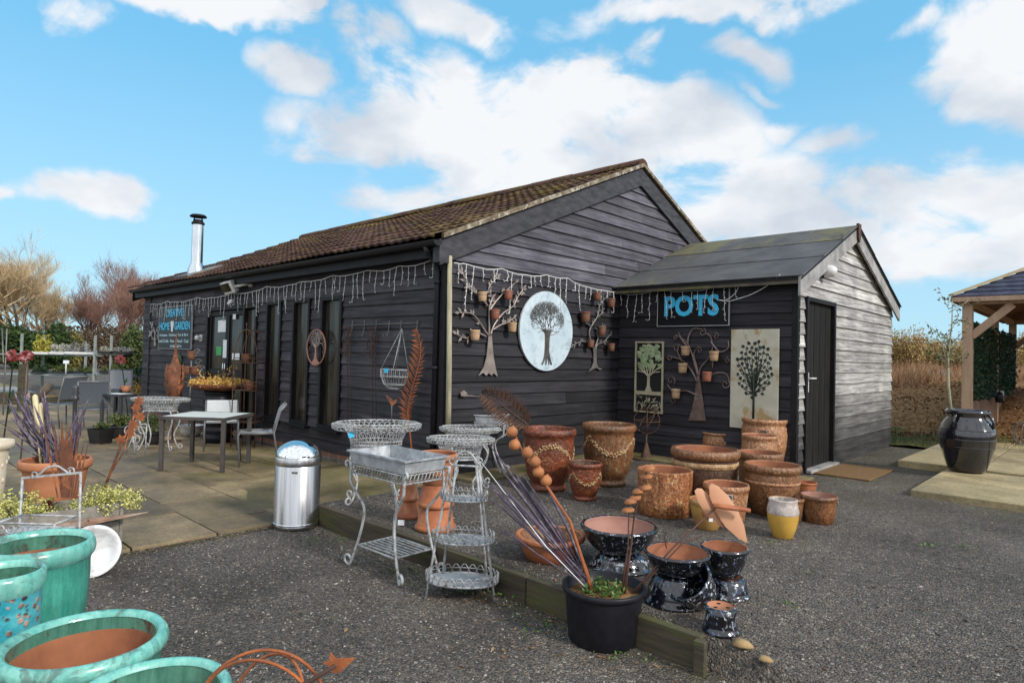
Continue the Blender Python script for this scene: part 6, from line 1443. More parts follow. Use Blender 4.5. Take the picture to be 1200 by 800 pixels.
# three tier plant stand
c = Vector((-2.97, 2.74, LOW)); t = thing('tiered_plant_stand', 'three tier wirework plant stand with oval shelves and arched handle', 'plant stand', c, YAW-.1)
zs = [zfor(c.x, c.y, y)-LOW for y in (679, 632, 584)]; ra = [42*depth(c)/FOC, 36*depth(c)/FOC, 27*depth(c)/FOC]; ztop = zfor(c.x, c.y, 540)-LOW
for q, (z, a) in enumerate(zip(zs, ra)):
    b2 = a*.62; m = MB(); ring = [Vector((a*math.cos(2*PI*i/40), b2*math.sin(2*PI*i/40), z)) for i in range(40)]
    m.poly([p-VZ*.008 for p in ring], VZ, .008); sh = m.build('shelf', 'zinc', t)
    m = MB(); m.tube(ring, .006, 5, closed=True); hh = .055
    m.tube([p+VZ*hh*.55 for p in ring], .003, 4, closed=True)
    for i in range(26):
        a0, a1 = 2*PI*i/26, 2*PI*(i+1.35)/26; m.tube([Vector((a*1.02*math.cos(a0+(a1-a0)*f), b2*1.02*math.sin(a0+(a1-a0)*f), z+hh*math.sin(PI*f))) for f in (0, .2, .4, .6, .8, 1)], .0034, 4)
    m.build('gallery', 'wire', sh)
for sx, sy in ((-1, -.55), (1, -.35), (-.72, .75), (.72, .75)):
    ft = Vector((sx*ra[0]*.95, sy*ra[0]*.62, 0)); tp = Vector((sx*ra[2]*.62, sy*ra[2]*.40, ztop-.03)); m = MB(); m.tube([ft, ft.lerp(tp, .35), ft.lerp(tp, .7), tp], .0078, 6); m.build('leg', 'wire', t)
m = MB(); a = ra[2]*.62; m.tube([(-a, 0, ztop-.03), (a, 0, ztop-.03)], .007, 5); m.tube([(-a*.8, .0, ztop-.03), (-a*.75, 0, ztop+.01), (-a*.4, 0, ztop+.05), (0, 0, ztop+.062), (a*.4, 0, ztop+.05), (a*.75, 0, ztop+.01), (a*.8, 0, ztop-.03)], .006, 5)
for s in (-1, 1): m.tube(spiral(Vector((s*a*.9, 0, ztop+.0)), .03, .012, 0, 5.5*s, 12, VX, VZ), .005, 5)
m.tube([(-a, -.25*ra[2], ztop-.05), (-a*.9, -.3*ra[2], zs[2]+.02)], .004, 4); m.build('handle', 'wire', t)
# stacked clay pots behind the trough
def upturned_stack(label, cx, yb, yt, w, z, n):
    p = at(cx, yb, z); R = w/2*depth(p)/FOC; p = p+Vector((p.x, p.y, 0)).normalized()*R*.9; R = w/2*depth(p)/FOC; H = zfor(p.x, p.y, yt)-z; q = None
    t = thing('clay_pot_stack', label, 'pots', (p.x, p.y, z)) if False else None
    out = []
    for i in range(n):
        r = R*(1-.10*i); h = H/n*1.02; m = MB(); m.lathe([(r*.93, 0), (r, .01), (r, h*.17), (r*.93, h*.21), (r*.90, h*.22), (r*.78, h*.9), (r*.70, h), (r*.1, h), (.001, h)], n=36)
        out.append(m.build('upturned_clay_pot', 'terracotta', loc=(p.x, p.y, z+H/n*i)))
    return out, Vector((p.x, p.y, z+H)), R
o, tp, R = upturned_stack('', 478, 609, 565, 27, 0, 2)
tag(o[0], 'lower pot of the smaller upturned clay pair, seen through the wire stand', 'pot', 'upturned clay pots'); tag(o[1], 'upper pot of the smaller upturned clay pair behind the wire stand', 'pot', 'upturned clay pots')
m = MB(); q = at(470, 612, .03); m.box(q, (.05, .008, .04), rz=.7); tag(m.build('price_tag', 'paper', world=True, loc=q), 'small white price tag on the gravel by the upturned clay pots', 'tag')
o, tp, R = upturned_stack('', 510, 625, 566, 48, 0, 2)
tag(o[0], 'bottom pot of the taller upturned clay pile between wire stands', 'pot', 'upturned clay pots'); tag(o[1], 'second upturned clay pot, carrying an upright one on top', 'pot', 'upturned clay pots')
zr = zfor(tp.x, tp.y, 530); r2 = 24*depth(tp)/FOC; tag(pot_body(r2, zr-tp.z-.002, 'flare').build('flower_pot', ['terracotta_clean', 'terracotta_in'], loc=(tp.x, tp.y, tp.z+.002)), 'upright terracotta pot on top of the taller upturned pile', 'pot')
# dome topped bin
p = at(347, 622, LOW); R = 26*depth(p)/FOC; c = p+Vector((p.x, p.y, 0)).normalized()*R*.9; R = 26*depth(c)/FOC; zd = zfor(c.x, c.y, 541)-LOW; zt = zfor(c.x, c.y, 515)-LOW
t = thing('bin', 'brushed steel bin with shiny domed lid at the patio corner', 'bin', (c.x, c.y, LOW), YAW)
m = MB(); m.lathe([(.001, .004), (R*.97, .004), (R, .012), (R, .035), (R*.985, .04), (R*.985, zd-.02), (R*.97, zd-.015)], n=64); m.build('body', 'bin_steel', t)
m = MB(); m.lathe([(R*.985, .036), (R*1.012, .038), (R*1.012, .05), (R*.985, .052)], n=64); m.build('foot_ring', 'chrome', t)
m = MB(); m.lathe([(R*.98, zd-.016), (R*1.005, zd-.012), (R*1.01, zd), (R*1.01, zd+.045), (R*.985, zd+.055)], n=64); m.build('collar', 'bin_steel', t)
m = MB(); hd = zt-zd-.05; m.lathe([(R*.985*math.cos(PI/2*i/16)+(1e-4 if i == 16 else 0), zd+.054+hd*math.sin(PI/2*i/16)) for i in range(17)], n=64); lid = m.build('lid', 'chrome', t)
m = MB(); Rr = R*.99
for s in (0, 1):
    pts = []
    for i in range(9):
        el_ = .06+.95*i/8 if s == 0 else .06; az = -2.45 if s == 0 else -2.45-.5*i/8; pts.append(Vector((Rr*math.cos(el_)*math.cos(az), Rr*math.cos(el_)*math.sin(az), zd+.054+hd*1.005*math.sin(el_))))
    m.tube(pts, .0022, 5)
m.build('flap_seam', 'gunmetal', lid)
m = MB(); m.box((.035, -R*1.0, zd-.055), (.05, .012, .022)); m.build('latch', 'chrome', t, bevel=.004)
# ------------------------------------------------------------------ patio furniture
def table(label, cs, zt, h=.04, mt='alu', group='patio tables'):
    """table from three top corners"""
    A, Bq, D = cs; c = (Bq+D)/2; U = (Bq-A); V = (D-A); L, W = U.length, V.length; rz = math.atan2(U.y, U.x)
    t = thing('patio_table', label, 'table', (c.x, c.y, PZ), rz, group); H = zt-PZ
    m = MB(); m.box((0, 0, H-.008), (L-.03, W-.03, .012)); m.build('table_top', 'table_top', t, bevel=.002)
    m = MB()
    for s in (-1, 1): m.box((0, s*(W/2-.0125), H-.018), (L, .025, .036)); m.box((s*(L/2-.0125), 0, H-.018), (.025, W-.05, .036))
    m.build('frame', mt, t)
    for sx in (-1, 1):
        for sy in (-1, 1): m = MB(); m.box((sx*(L/2-.035), sy*(W/2-.035), (H-.037)/2), (.045, .045, H-.037)); m.build('leg', mt, t, bevel=.004)
    return t
tz = .535; cA, cB, cC = at(191, 487.6, tz), at(270, 490, tz), at(220, 481.2, tz); table('pale topped grey patio table nearest the steel bin', (cA, cB, cC), tz, mt='alu_brown')
def chair(label, c, rz, seatm='sling_grey', frame='alu', tall=.86, group='patio chairs'):
    t = thing('patio_chair', label, 'chair', c, rz, group); w = .44; s = .41
    m = MB(); pts = smooth_path([(0, -.22, s), (0, 0, s-.015), (0, .20, s-.005)], 4)
    for a, b in zip(pts, pts[1:]): m.bar(a, b, w-.03, .012)
    m.build('seat', seatm, t)
    m = MB(); pts = smooth_path([(0, .22, s+.10), (0, .27, s+.28), (0, .33, tall)], 4)
    for a, b in zip(pts, pts[1:]): m.bar(a, b, w-.03, .012, up=Vector((0, -1, 0)))
    m.build('backrest', seatm, t)
    for x in (-1, 1):
        m = MB(); m.tube([(x*w/2, -.19, 0), (x*w/2, -.22, s-.02), (x*w/2, -.20, s+.005)], .013, 6); m.build('leg', frame, t)
        m = MB(); m.tube([(x*w/2, .27, 0), (x*w/2, .20, s), (x*w/2, .23, s+.12), (x*w/2, .27, s+.28), (x*w/2, .335, tall+.01)], .013, 6); m.build('leg', frame, t)
    m = MB(); m.tube([(-w/2, .337, tall+.012), (w/2, .337, tall+.012)], .013, 6); m.build('top_rail', frame, t)
    m = MB(); m.tube([(-w/2, -.21, s), (w/2, -.21, s)], .012, 6); m.tube([(-w/2, .19, s), (w/2, .19, s)], .012, 6)
    for x in (-1, 1): m.tube([(x*w/2, -.21, s), (x*w/2, .20, s)], .012, 6)
    m.build('frame', frame, t); return t
b = at(318, 546, PZ); chair('grey patio chair seen from the side at the near table', (b.x-.30, b.y-.06, PZ), math.radians(-25), tall=.76)
b = at(262, 527, PZ); chair('pale backed patio chair tucked behind the near table', (b.x-.1, b.y, PZ), va(262), 'sling_pale', tall=.62)

# ------------------------------------------------------------------ more patio things
b = at(255, 520, PZ); R = 17*depth(b)/FOC; c = b+Vector((b.x, b.y, 0)).normalized()*R; zt = zfor(c.x, c.y, 458)-PZ; R2 = 33*depth(c)/FOC
t = thing('barrel_planter', 'black ribbed barrel carrying a wide rusty bowl of golden foliage', 'planter', (c.x, c.y, PZ))
m = MB(); pr = [(.001, 0), (R*.9, 0)]
for i in range(14): z = zt*.96*i/13; pr += [(R*(1.0 if i % 2 else .93), z), (R*(1.0 if i % 2 else .93), z+zt*.045)]
m.lathe(pr+[(R*.9, zt*.99), (.001, zt*.99)], n=32); m.build('barrel', 'black_plastic', t)
m = MB(); m.lathe([(.001, zt*.99), (R*.7, zt), (R2*.8, zt+.04), (R2, zt+.11), (R2*.97, zt+.115), (R2*.75, zt+.06), (.001, zt+.05)], n=36); m.build('bowl', 'rust', t)
m = MB(); R9 = random.Random(6)
for _ in range(1500):
    a = R9.uniform(0, 6.28); rr = R2*1.02*math.sqrt(R9.random()); z = zt+.08+R9.random()*.13*(1.15-(rr/R2)**2*.5); m.leaf((rr*math.cos(a), rr*math.sin(a), z), R9.uniform(.025, .045), R9, .5, .55)
for _ in range(14):
    a = R9.uniform(0, 6.28); rr = R2*.8*math.sqrt(R9.random()); h = R9.uniform(.15, .34)
    for k in range(14): f = k/14; m.leaf((rr*math.cos(a)+R9.gauss(0, .02), rr*math.sin(a)+R9.gauss(0, .02), zt+.10+h*f), .035, R9, .4, .5)
m.build('foliage', 'leaf_gold', t)
# rusty gothic plant arch with shelves
b = at(289, 523, PZ); s = depth(b)/FOC; t = thing('plant_arch', 'rusty arched plant etagere in front of the glass doors', 'plant stand', (b.x, b.y, PZ), va(289)-.5)
hw, dp = 15.5*s*cosx(289), .12; z0 = zfor(b.x, b.y, 425)-PZ; zp = zfor(b.x, b.y, 386)-PZ
for y in (-dp, dp):
    m = MB()
    for sx in (-1, 1): m.tube([(sx*hw, y, 0), (sx*hw, y, z0)]+smooth_path([(sx*hw, y, z0), (sx*hw*.9, y, z0+(zp-z0)*.45), (sx*hw*.5, y, z0+(zp-z0)*.85), (0, y, zp)], 5), .010, 6)
    m.tube([(0, y, zp), (0, y, zp+.10)], .008, 6); m.tube([(0, y, 0), (0, y, zp)], .007, 5); m.build('side_frame', 'rust_dark', t)
for px in (425, 457, 494):
    z = zfor(b.x, b.y, px)-PZ; m = MB()
    for y in (-dp, dp): m.tube([(-hw, y, z), (hw, y, z)], .009, 5); m.tube([(-hw, y, z+.07), (hw, y, z+.07)], .006, 5)
    for sx in (-1, 1): m.tube([(sx*hw, -dp, z), (sx*hw, dp, z)], .009, 5); m.tube([(sx*hw, -dp, z+.07), (sx*hw, dp, z+.07)], .006, 5)
    for i in range(7): y = -dp+2*dp*i/6; m.box((0, y, z), (2*hw, .03, .006))
    m.build('shelf', 'rust_dark', t)
for sx, zq in ((-.5, 425), (.3, 457)):
    p = Vector((b.x, b.y, zfor(b.x, b.y, zq)+.01))+VX*(sx*hw); q = pot_body(.085, .12, 'plain', lip=.12).build('flower_pot', ['rust_pot', 'rust_pot'], loc=p)
    tag(q, 'small brown pot on the upper shelf of the rusty arch' if zq == 425 else 'small brown pot on the middle shelf of the rusty arch', 'pot')
# white bowl on the patio
p = at(224, 511, PZ); R = 13*depth(p)/FOC; m = MB(); m.lathe([(.001, 0), (R*.6, 0), (R*.9, R*.5), (R, R*1.0), (R*1.05, R*1.02), (R*.94, R), (R*.8, R*.4), (.001, R*.25)], n=28); tag(m.build('enamel_bowl', 'enamel', loc=p), 'white enamel bowl standing on the patio behind the near table', 'bowl')
# oval wire table on thin legs
c = at(186, 527, PZ); t = oval_planter('low grey wire basket stand among the plants in front of the shop sign', c, YAW, 34*depth(c)/FOC, 18*depth(c)/FOC, zfor(c.x, c.y, 466)-PZ, zfor(c.x, c.y, 481)-PZ)
# rusty bell urn on a pole
b = at(202, 517, PZ); s = depth(b)/FOC; zz = lambda y: zfor(b.x, b.y, y)-PZ
t = thing('finial_urn', 'rusty steel urn with a tall spire on a pole below the shop sign', 'sculpture', (b.x, b.y, PZ))
m = MB(); m.lathe([(.001, 0), (.13, 0), (.12, .015), (.02, .03)], n=16); m.tube([(0, 0, 0), (0, 0, zz(470))], .016, 7); m.build('pole', 'rust_dark', t)
m = MB(); m.lathe([(.001, zz(470)), (7*s, zz(469)), (9*s, zz(455)), (11*s, zz(450)), (10*s, zz(448)), (9*s, zz(432)), (7*s, zz(428)), (5*s, zz(427)), (2.5*s, zz(418)), (1.3*s, zz(408)), (.5*s, zz(392)), (.001, zz(388))], n=20); m.build('urn', 'rust', t)
for k in range(4):
    a = k*PI/2+.4; m = MB(); m.tube([Vector((9*s*math.cos(a), 9*s*math.sin(a), zz(452))), Vector((13*s*math.cos(a), 13*s*math.sin(a), zz(440))), Vector((11.5*s*math.cos(a), 11.5*s*math.sin(a), zz(426)))], [.012, .02, .004], 5); m.build('leaf', 'rust', t)
# pot stake by the barrel
b = at(221, 512, PZ); zz = lambda y: zfor(b.x, b.y, y)-PZ; s = depth(b)/FOC
t = thing('pot_stake', 'metal stake with three small clay pots and scrolls beside the golden barrel', 'garden stake', (b.x, b.y, PZ)); m = MB(); m.tube([(0, 0, 0), (0, 0, zz(412))], .012, 6); m.build('stem', 'gunmetal', t)
ux = Vector((RT.x, RT.y, 0)).normalized()
for dx, y in ((-5, 434), (4, 434), (0, 416)):
    R = 4.6*s; q = ux*dx*s+VZ*zz(y)-VZ*R; m = pot_body(R, R*2, 'plain', lip=.12); m.v = [tuple(Vector(v)+q) for v in m.v]; m.build('pot', ['rust_pot', 'rust_pot'], t)
for dx, y, r in ((8, 424, 4), (11, 432, 5), (6, 412, 4), (-9, 442, 4)):
    m = MB(); m.tube(spiral(ux*dx*s+VZ*zz(y), r*s, r*s*.3, 0, 7, 16, ux, VZ), .008, 5); m.tube([ux*0+VZ*zz(y+8), ux*dx*s+VZ*(zz(y)-r*s)], .007, 5); m.build('scroll', 'gunmetal', t)
# potted plants on the patio
def potted(label, px, py, ytop, w, hpot, leafm, n, size, spread, z=PZ, up=.4, name='potted_plant', potm='tarmac_pot', group=None):
    p = at(px, py, z); R = w/2*depth(p)/FOC; t = thing(name, label, 'plant', p, 0, group); b = pot_body(R, hpot, 'plain', lip=.1); b.build('pot', [potm, potm], t)
    H = zfor(p.x, p.y, ytop)-z-hpot; m = MB(); m.blob((0, 0, hpot+H*.45), (spread, spread, H*.6), n, size, random.Random(int(px*7+py)), up=up); m.build('foliage', leafm, t); return t
potted('bushy green potted plant in a black pot behind the patio reeds', 140, 513, 484, 22, .20, 'leaf_mid', 500, .05, .20)
potted('green plant in a dark pot beneath the wire basket stand', 178, 520, 480, 22, .18, 'leaf_mid', 400, .05, .22)
potted('orange flowered plant by the far patio table', 160, 480, 445, 12, .25, 'leaf_gold', 300, .05, .22)
potted('small dark red heather at the foot of the shop sign wall', 176, 484, 458, 12, .25, 'leaf_purple', 300, .05, .22)
p = at(118, 519, PZ); t = thing('hanging_pot', 'small square black hanging pot standing on the patio', 'pot', p, .4); m = MB(); m.add([(sx*(.10+.03*k), sy*(.10+.03*k), .22*k) for k in (0, 1) for sx, sy in ((-1, -1), (1, -1), (1, 1), (-1, 1))], [(3, 2, 1, 0), (0, 1, 5, 4), (1, 2, 6, 5), (2, 3, 7, 6), (3, 0, 4, 7)]); m.add([(sx*.115, sy*.115, .19) for sx, sy in ((-1, -1), (1, -1), (1, 1), (-1, 1))], [(0, 1, 2, 3)]); m.build('body', 'tarmac_pot', t)
m = MB(); m.blob((0, 0, .27), (.14, .14, .07), 260, .04, random.Random(3), up=.4); m.build('foliage', 'leaf_mid', t)
# white scroll stand
b = at(158, 532, PZ); s = depth(b)/FOC; t = thing('scroll_stand', 'white wire scroll plant stand on the patio left of the near table', 'plant stand', b)
for k, (cx, cy, r, a0, tr) in enumerate(((-8, 505, 7, 0, 1.2), (0, 515, 6, 2, -1.2), (9, 503, 7, 1, 1.2), (2, 497, 5, 3, -1.1))):
    m = MB(); cc = ux*cx*s+VZ*(zfor(b.x, b.y, cy)-PZ); m.tube(spiral(cc, r*s, r*s*.35, a0, a0+tr*6.28, 18, ux, VZ), .008, 5); m.tube([cc+ux*r*s*math.cos(a0)+VZ*r*s*math.sin(a0), ux*(cx*1.3)*s+VZ*.0], .008, 5); m.build('scroll', 'wire', t)
# long rusty flower stake standing on the patio
a = at(122, 573, PZ); dd = depth(a); t = thing('rust_flower_stake', 'rusty stake with curled flowers leaning over the patio slabs', 'garden stake', a); bq = atd(166, 470, dd+.3)
m = MB(); m.tube([a, a.lerp(bq, .5)+_r*-.02, bq], [.012, .012, .008], 6); m.tube([a.lerp(bq, .2), a.lerp(bq, .42)+_r*.04, bq+_r*-.05], [.007, .007, .005], 5); m.build('stem', 'rust', t, True)
R9 = random.Random(14)
for f in (.55, .63, .72, .82, .92, 1.0):
    m = MB(); q = a.lerp(bq, f)+_r*R9.uniform(-.06, .06)
    for k in range(6):
        an = k*PI/3+f*9; e = RT*math.cos(an)+UP*math.sin(an); g = RT*-math.sin(an)+UP*math.cos(an); m.poly([q, q+e*.035+g*.018, q+e*.06, q+e*.035-g*.018], FW, .003)
    m.build('flower', 'rust_bright', t, True)
# far patio table and chairs
tz = .56; c = at(139, 461, tz); u = Vector((math.cos(.55), math.sin(.55), 0)); v = Vector((-u.y, u.x, 0)); hl = 15*depth(c)/FOC
table('farther patio table with dark legs, beyond the reeds', (c-u*hl-v*hl*.8, c+u*hl-v*hl*.8, c-u*hl+v*hl*.8), tz, mt='alu_dark')
p = at(108, 507, PZ); chair('dark backed patio chair seen from behind, left of the black hanging pot', p, va(106)+PI, 'sling_dark', 'alu', tall=.86)
p = at(72, 500, PZ); chair('blue grey patio chair turned sideways behind the lilac reeds', p, va(72)+PI+.6, 'sling_dark', 'alu', tall=.88)
p = at(140, 483, PZ); chair('pale blue patio chair on the far side of the far table', p, va(140), 'sling_grey', 'alu', tall=.92)
q = at(147, 459, tz+.01); o = pot_body(.08, .10, 'bowl').build('table_pot', ['terracotta', 'terracotta'], loc=q); tag(o, 'small orange pot standing on the far patio table', 'pot')
p = at(86, 520, PZ); s = depth(p)/FOC; zz = lambda y: zfor(p.x, p.y, y)-PZ; t = thing('garden_tap_post', 'slim dark ringed post standing between the patio chairs', 'post', p)
m = MB(); m.lathe([(.001, 0), (.07, 0), (.05, .03), (.028, .05), (.028, zz(470)), (.05, zz(468)), (.05, zz(465)), (.03, zz(463)), (.055, zz(460)), (.03, zz(457)), (.05, zz(454)), (.02, zz(451)), (.001, zz(450))], n=16); m.build('post', 'alu_dark', t)
p = at(45, 470, PZ+.1); m = MB(); q0, q1 = atd(44, 468, 11.5), atd(59, 449, 11.6); m.tube([q0, q0.lerp(q1, .5), q1], [.06, .07, .065], 10); t = tag(m.build('log', 'bark', world=True, loc=Vector((q0.x, q0.y, PZ))), 'short dark log propped up behind the patio reeds', 'log')
# red flower stakes
def red_flower(label, base, tip, r, stem, n=2, seed=1, dlt=0):
    t = thing('metal_flower', label, 'garden stake', base, 0, 'red metal flowers on stakes'); R9 = random.Random(seed); m = MB(); m.tube([base, base.lerp(tip, .5)+_r*.01, tip], [.010, .009, .007], 6)
    for f in (.45, .62): q = base.lerp(tip, f); m.poly([q, q+_r*.06+VZ*.05, q+_r*.05+VZ*.12, q+_r*.0+VZ*.05], FW, .003)
    m.build('stem', stem, t, True)
    for k in range(12):
        an = k*2.4; e = RT*math.cos(an)+UP*math.sin(an)*.8; g = RT*-math.sin(an)+UP*math.cos(an); L = r*R9.uniform(.7, 1.1); q = tip-FW*(.03*R9.random()); m = MB(); m.poly([q, q+e*L*.6+g*L*.4-FW*.02, q+e*L-FW*.01, q+e*L*.6-g*L*.4-FW*.02], FW, .004); m.build('petal', 'red_paint', t, True)
    return t
red_flower('red metal flower on a dark green stem at the left edge', at(2, 530, PZ), atd(16, 417, 6.4), .085, 'green_stem', seed=1)
red_flower('red metal flower on a pinkish stem next to the dark green stemmed one', at(24, 540, PZ), atd(32, 417, 6.3), .085, 'pink_stem', seed=2)
red_flower('dark red metal flower near the plant shelves by the barn end', at(150, 490, PZ), atd(142, 421, 11), .11, 'green_stem', seed=3)

# ------------------------------------------------------------------ trough corner at the left
a = at(138, 650, LOW); zt = zfor(a.x, a.y, 589); L = 1.0
t = thing('wooden_trough', 'weathered grey timber trough at the patio edge', 'trough', (a.x-.17, a.y-L/2, LOW))
m = MB(); H = zt-LOW
for s in (-1, 1):
    for k in range(3): m.box((s*.165, 0, H*(k+.5)/3), (.025, L-.05, H/3-.006))
    for k in range(3): m.box((0, s*(L/2-.0125), H*(k+.5)/3), (.35, .025, H/3-.006))
m.box((0, 0, H*.8), (.30, L-.06, .02)); m.build('body', 'old_timber', t, bevel=.003)
for sx in (-1, 1):
    for sy in (-1, 1): m = MB(); m.box((sx*.155, sy*(L/2+.012), H/2), (.05, .022, H+.01)); m.build('batten', 'old_timber', t, bevel=.003)
def euonymus(label, c, rad, n, seed):
    m = MB(); R9 = random.Random(seed)
    for _ in range(int(n/14)):
        v = Vector((R9.gauss(0, 1), R9.gauss(0, 1), abs(R9.gauss(0, 1)))).normalized(); p = Vector(c)+Vector((v.x*rad[0], v.y*rad[1], v.z*rad[2]))*R9.uniform(.5, 1.05)
        for k in range(14): m.leaf(p+v*(.045*(k/14-.5))+Vector((R9.gauss(0, .010), R9.gauss(0, .010), R9.gauss(0, .010))), R9.uniform(.014, .022), R9, .2, .6)
    tag(m.build('variegated_shrub', 'leaf_varieg', world=True, loc=c), label, 'shrub')
Cz = zt-.05
euonymus('yellow variegated shrub spilling over the right end of the timber trough', (a.x-.10, a.y-.06, Cz), (.17, .24, .16), 2600, 1)
euonymus('yellow variegated shrub filling the left part of the timber trough', (a.x-.17, a.y-.66, Cz), (.18, .36, .18), 3600, 2)
m = MB(); m.blob((a.x-.2, a.y-.98, zt+.02), (.12, .12, .22), 260, .06, random.Random(5), up=.6); m.blob((a.x-.16, a.y-.40, zt+.02), (.06, .06, .05), 90, .03, random.Random(6))
tag(m.build('dark_red_plant', 'leaf_purple', world=True, loc=(a.x-.2, a.y-.98, zt)), 'dark red leaved plant at the left end of the timber trough', 'plant')
p0, p1 = Vector((a.x+.10, a.y-.30, zt-.085)), Vector((a.x+.10, a.y+.16, zt-.075)); m = MB(); m.poly([p0-VX*.09, p1+VX*.0, p0+VX*.09+VY*.05, p0+VX*.07-VY*.25, p0-VX*.07-VY*.25], VZ, .006); m.box((a.x+.12, a.y-.16, zt-.066), (.05, .12, .014)); m.box((a.x+.055, a.y-.25, zt-.105), (.10, .03, .03)); tag(m.build('rusty_plate', 'slate', world=True, loc=p0), 'rust streaked metal plate ledge on the front of the timber trough', 'plate')
# enamel basin leaning on the trough
q = atd(108, 640, depth(a)-.42); R = .165; bn = (-FW*.80+_r*.35+VZ*.36).normalized(); bu = VZ.cross(bn).normalized(); Mx = Matrix((bu, bn.cross(bu), bn)).transposed(); m = MB(); q.z = LOW+R*.95
m.lathe([(.001, -.055), (R*.55, -.052), (R*.80, -.02), (R*.88, -.004), (R*1.0, 0), (R*1.02, .004), (R, .008), (R*.86, .004), (R*.76, -.014), (R*.5, -.044), (.001, -.047)], q, 40, R=Mx); tag(m.build('enamel_basin', 'enamel', world=True, loc=q), 'white enamel basin tipped on its edge against the timber trough', 'basin')
# white wire chair-like stand
b = atd(58, 640, 3.75); s = 3.75/FOC; b.z = LOW; U = ux; V = Vector((-U.y, U.x, 0)); t = thing('wire_stand', 'white iron stand with arched back and scrollwork tray', 'plant stand', b)
zz = lambda y: atd(58, y, 3.75).z; W = 33*s
for sx, xo in ((-1, -35), (1, 33)):
    m = MB(); m.tube([b+U*(xo*s*1.08), b+U*(xo*s)+VZ*(zz(560 if sx < 0 else 552)-LOW)], .0075, 6); m.build('upright', 'wire', t, True)
m = MB(); A = b+U*(-35*s)+VZ*(zz(561)-LOW); Bq = b+U*(33*s)+VZ*(zz(553)-LOW); m.bar(A, Bq, .012, .012)
mid = A.lerp(Bq, .5); arch = smooth_path([A.lerp(Bq, .22), A.lerp(Bq, .32)+VZ*.02, A.lerp(Bq, .42)+VZ*.045, A.lerp(Bq, .58)+VZ*.052, A.lerp(Bq, .70)+VZ*.028, A.lerp(Bq, .80)], 5); m.tube(arch, .006, 6)
m.tube(spiral(A.lerp(Bq, .20)+VZ*.012, .022, .009, -PI/2, 5, 12, U, VZ), .005, 5); m.tube(spiral(A.lerp(Bq, .84)+VZ*.014, .022, .009, PI*.9, -4, 12, U, VZ), .005, 5); m.build('arched_top', 'wire', t, True)
m = MB(); zb, zt2 = zz(616), zz(603)
for dv in (-.02, -.20):
    p0, p1 = b+U*(-31*s)+V*dv+VZ*(zb-LOW), b+U*(33*s)+V*dv+VZ*(zb-LOW)
    m.tube([p0, p1], .006, 5); m.tube([p0+VZ*(zt2-zb)*1.0, p1+VZ*(zt2-zb)*1.0], .006, 5)
    if dv < -.1:
        for i in range(6): cc = p0.lerp(p1, (i+.5)/6)+VZ*(zt2-zb)*.5; m.tube(spiral(cc, .028, .008, i*PI, i*PI+9*(1 if i % 2 else -1), 18, U, VZ), .004, 5)
for xo in (-31, 33):
    for z in (zb, zt2): m.tube([b+U*(xo*s)+V*-.02+VZ*(z-LOW), b+U*(xo*s)+V*-.20+VZ*(z-LOW)], .006, 5)
m.build('tray_rail', 'wire', t, True)
m = MB(); m.box(b+V*-.11+U*(1*s)+VZ*(zb-LOW), (64*s, .18, .005), rz=YAW); m.build('tray', 'zinc', t, True)
for xo in (-31, 33): m = MB(); m.tube([b+U*(xo*s)+V*-.20, b+U*(xo*s)+V*-.20+VZ*(zt2-LOW)], .0075, 6); m.build('upright', 'wire', t, True)

# ------------------------------------------------------------------ gazebo
P0 = at(1133, 520.5, 0.09); gx, gy = P0.x, P0.y; GS = 3.0; GY = 6.2
gzb = thing('gazebo', 'timber gazebo with shingled roof and an ivy screen, cut by the right edge', 'gazebo', (gx, gy, 0.09))
zt = zfor(gx, gy, 357)
for (x, y) in ((0, 0), (GS, 0), (0, GY/2), (GS, GY/2), (0, GY), (GS, GY)):
    m = MB(); m.box((gx+x, gy+y, (zt+.09)/2), (.14, .14, zt-.09)); m.build('post', 'gazebo_wood', gzb, True, bevel=.006)
for (x, y, dx, dy) in ((0, 0, 1, 0), (0, GY, 1, 0), (0, 0, 0, 1), (GS, 0, 0, 1)):
    m = MB(); a = Vector((gx+x-.12*dx, gy+y-.12*dy, zt+.05)); m.bar(a, a+Vector((dx*(GS+.24), dy*(GY+.24), 0)), .07, .10); m.build('beam', 'gazebo_wood', gzb, True, bevel=.004)
q = onx(1141, 394, 1.0); zb = zfor(gx+.06, gy, 394)
for (x, y, dx, dy) in ((0, 0, 1, 0), (0, GY/2, 0, -1), (0, GY, 1, 0), (GS, 0, -1, 0)):
    m = MB(); a = Vector((gx+x+dx*.05, gy+y+dy*.05, zb)); h = zt-.01-zb; m.bar(a, a+Vector((dx*h*1.05, dy*h*1.05, h)), .05, .12); m.build('brace', 'gazebo_wood', gzb, True, bevel=.004)
ov = .20; ez = zt+.11; ap = Vector((gx+GS/2, gy+GS/2, ez+.92)); ap2 = Vector((gx+GS/2, gy+GY-GS/2, ez+.92)); aps = [(ap, ap), (ap, ap2), (ap2, ap2), (ap2, ap)]; cs = [Vector((gx-ov, gy-ov, ez)), Vector((gx+GS+ov, gy-ov, ez)), Vector((gx+GS+ov, gy+GY+ov, ez)), Vector((gx-ov, gy+GY+ov, ez))]
m = MB()
for i in range(4):
    A, Bq = cs[i], cs[(i+1) % 4]; nrm = (Bq-A).cross(ap-A).normalized(); nk = 11
    for k in range(nk):
        f0, f1 = k/nk, min(1, (k+1.15)/nk); a0, b0, a1, b1 = A.lerp(aps[i][0], f0), Bq.lerp(aps[i][1], f0), A.lerp(aps[i][0], f1), Bq.lerp(aps[i][1], f1)
        m.add([a0+nrm*.022, b0+nrm*.022, b1+nrm*.006, a1+nrm*.006, a0, b0], [(0, 1, 2, 3), (4, 5, 1, 0)])
rf_ = m.build('roof', 'gazebo_roof', gzb, True)
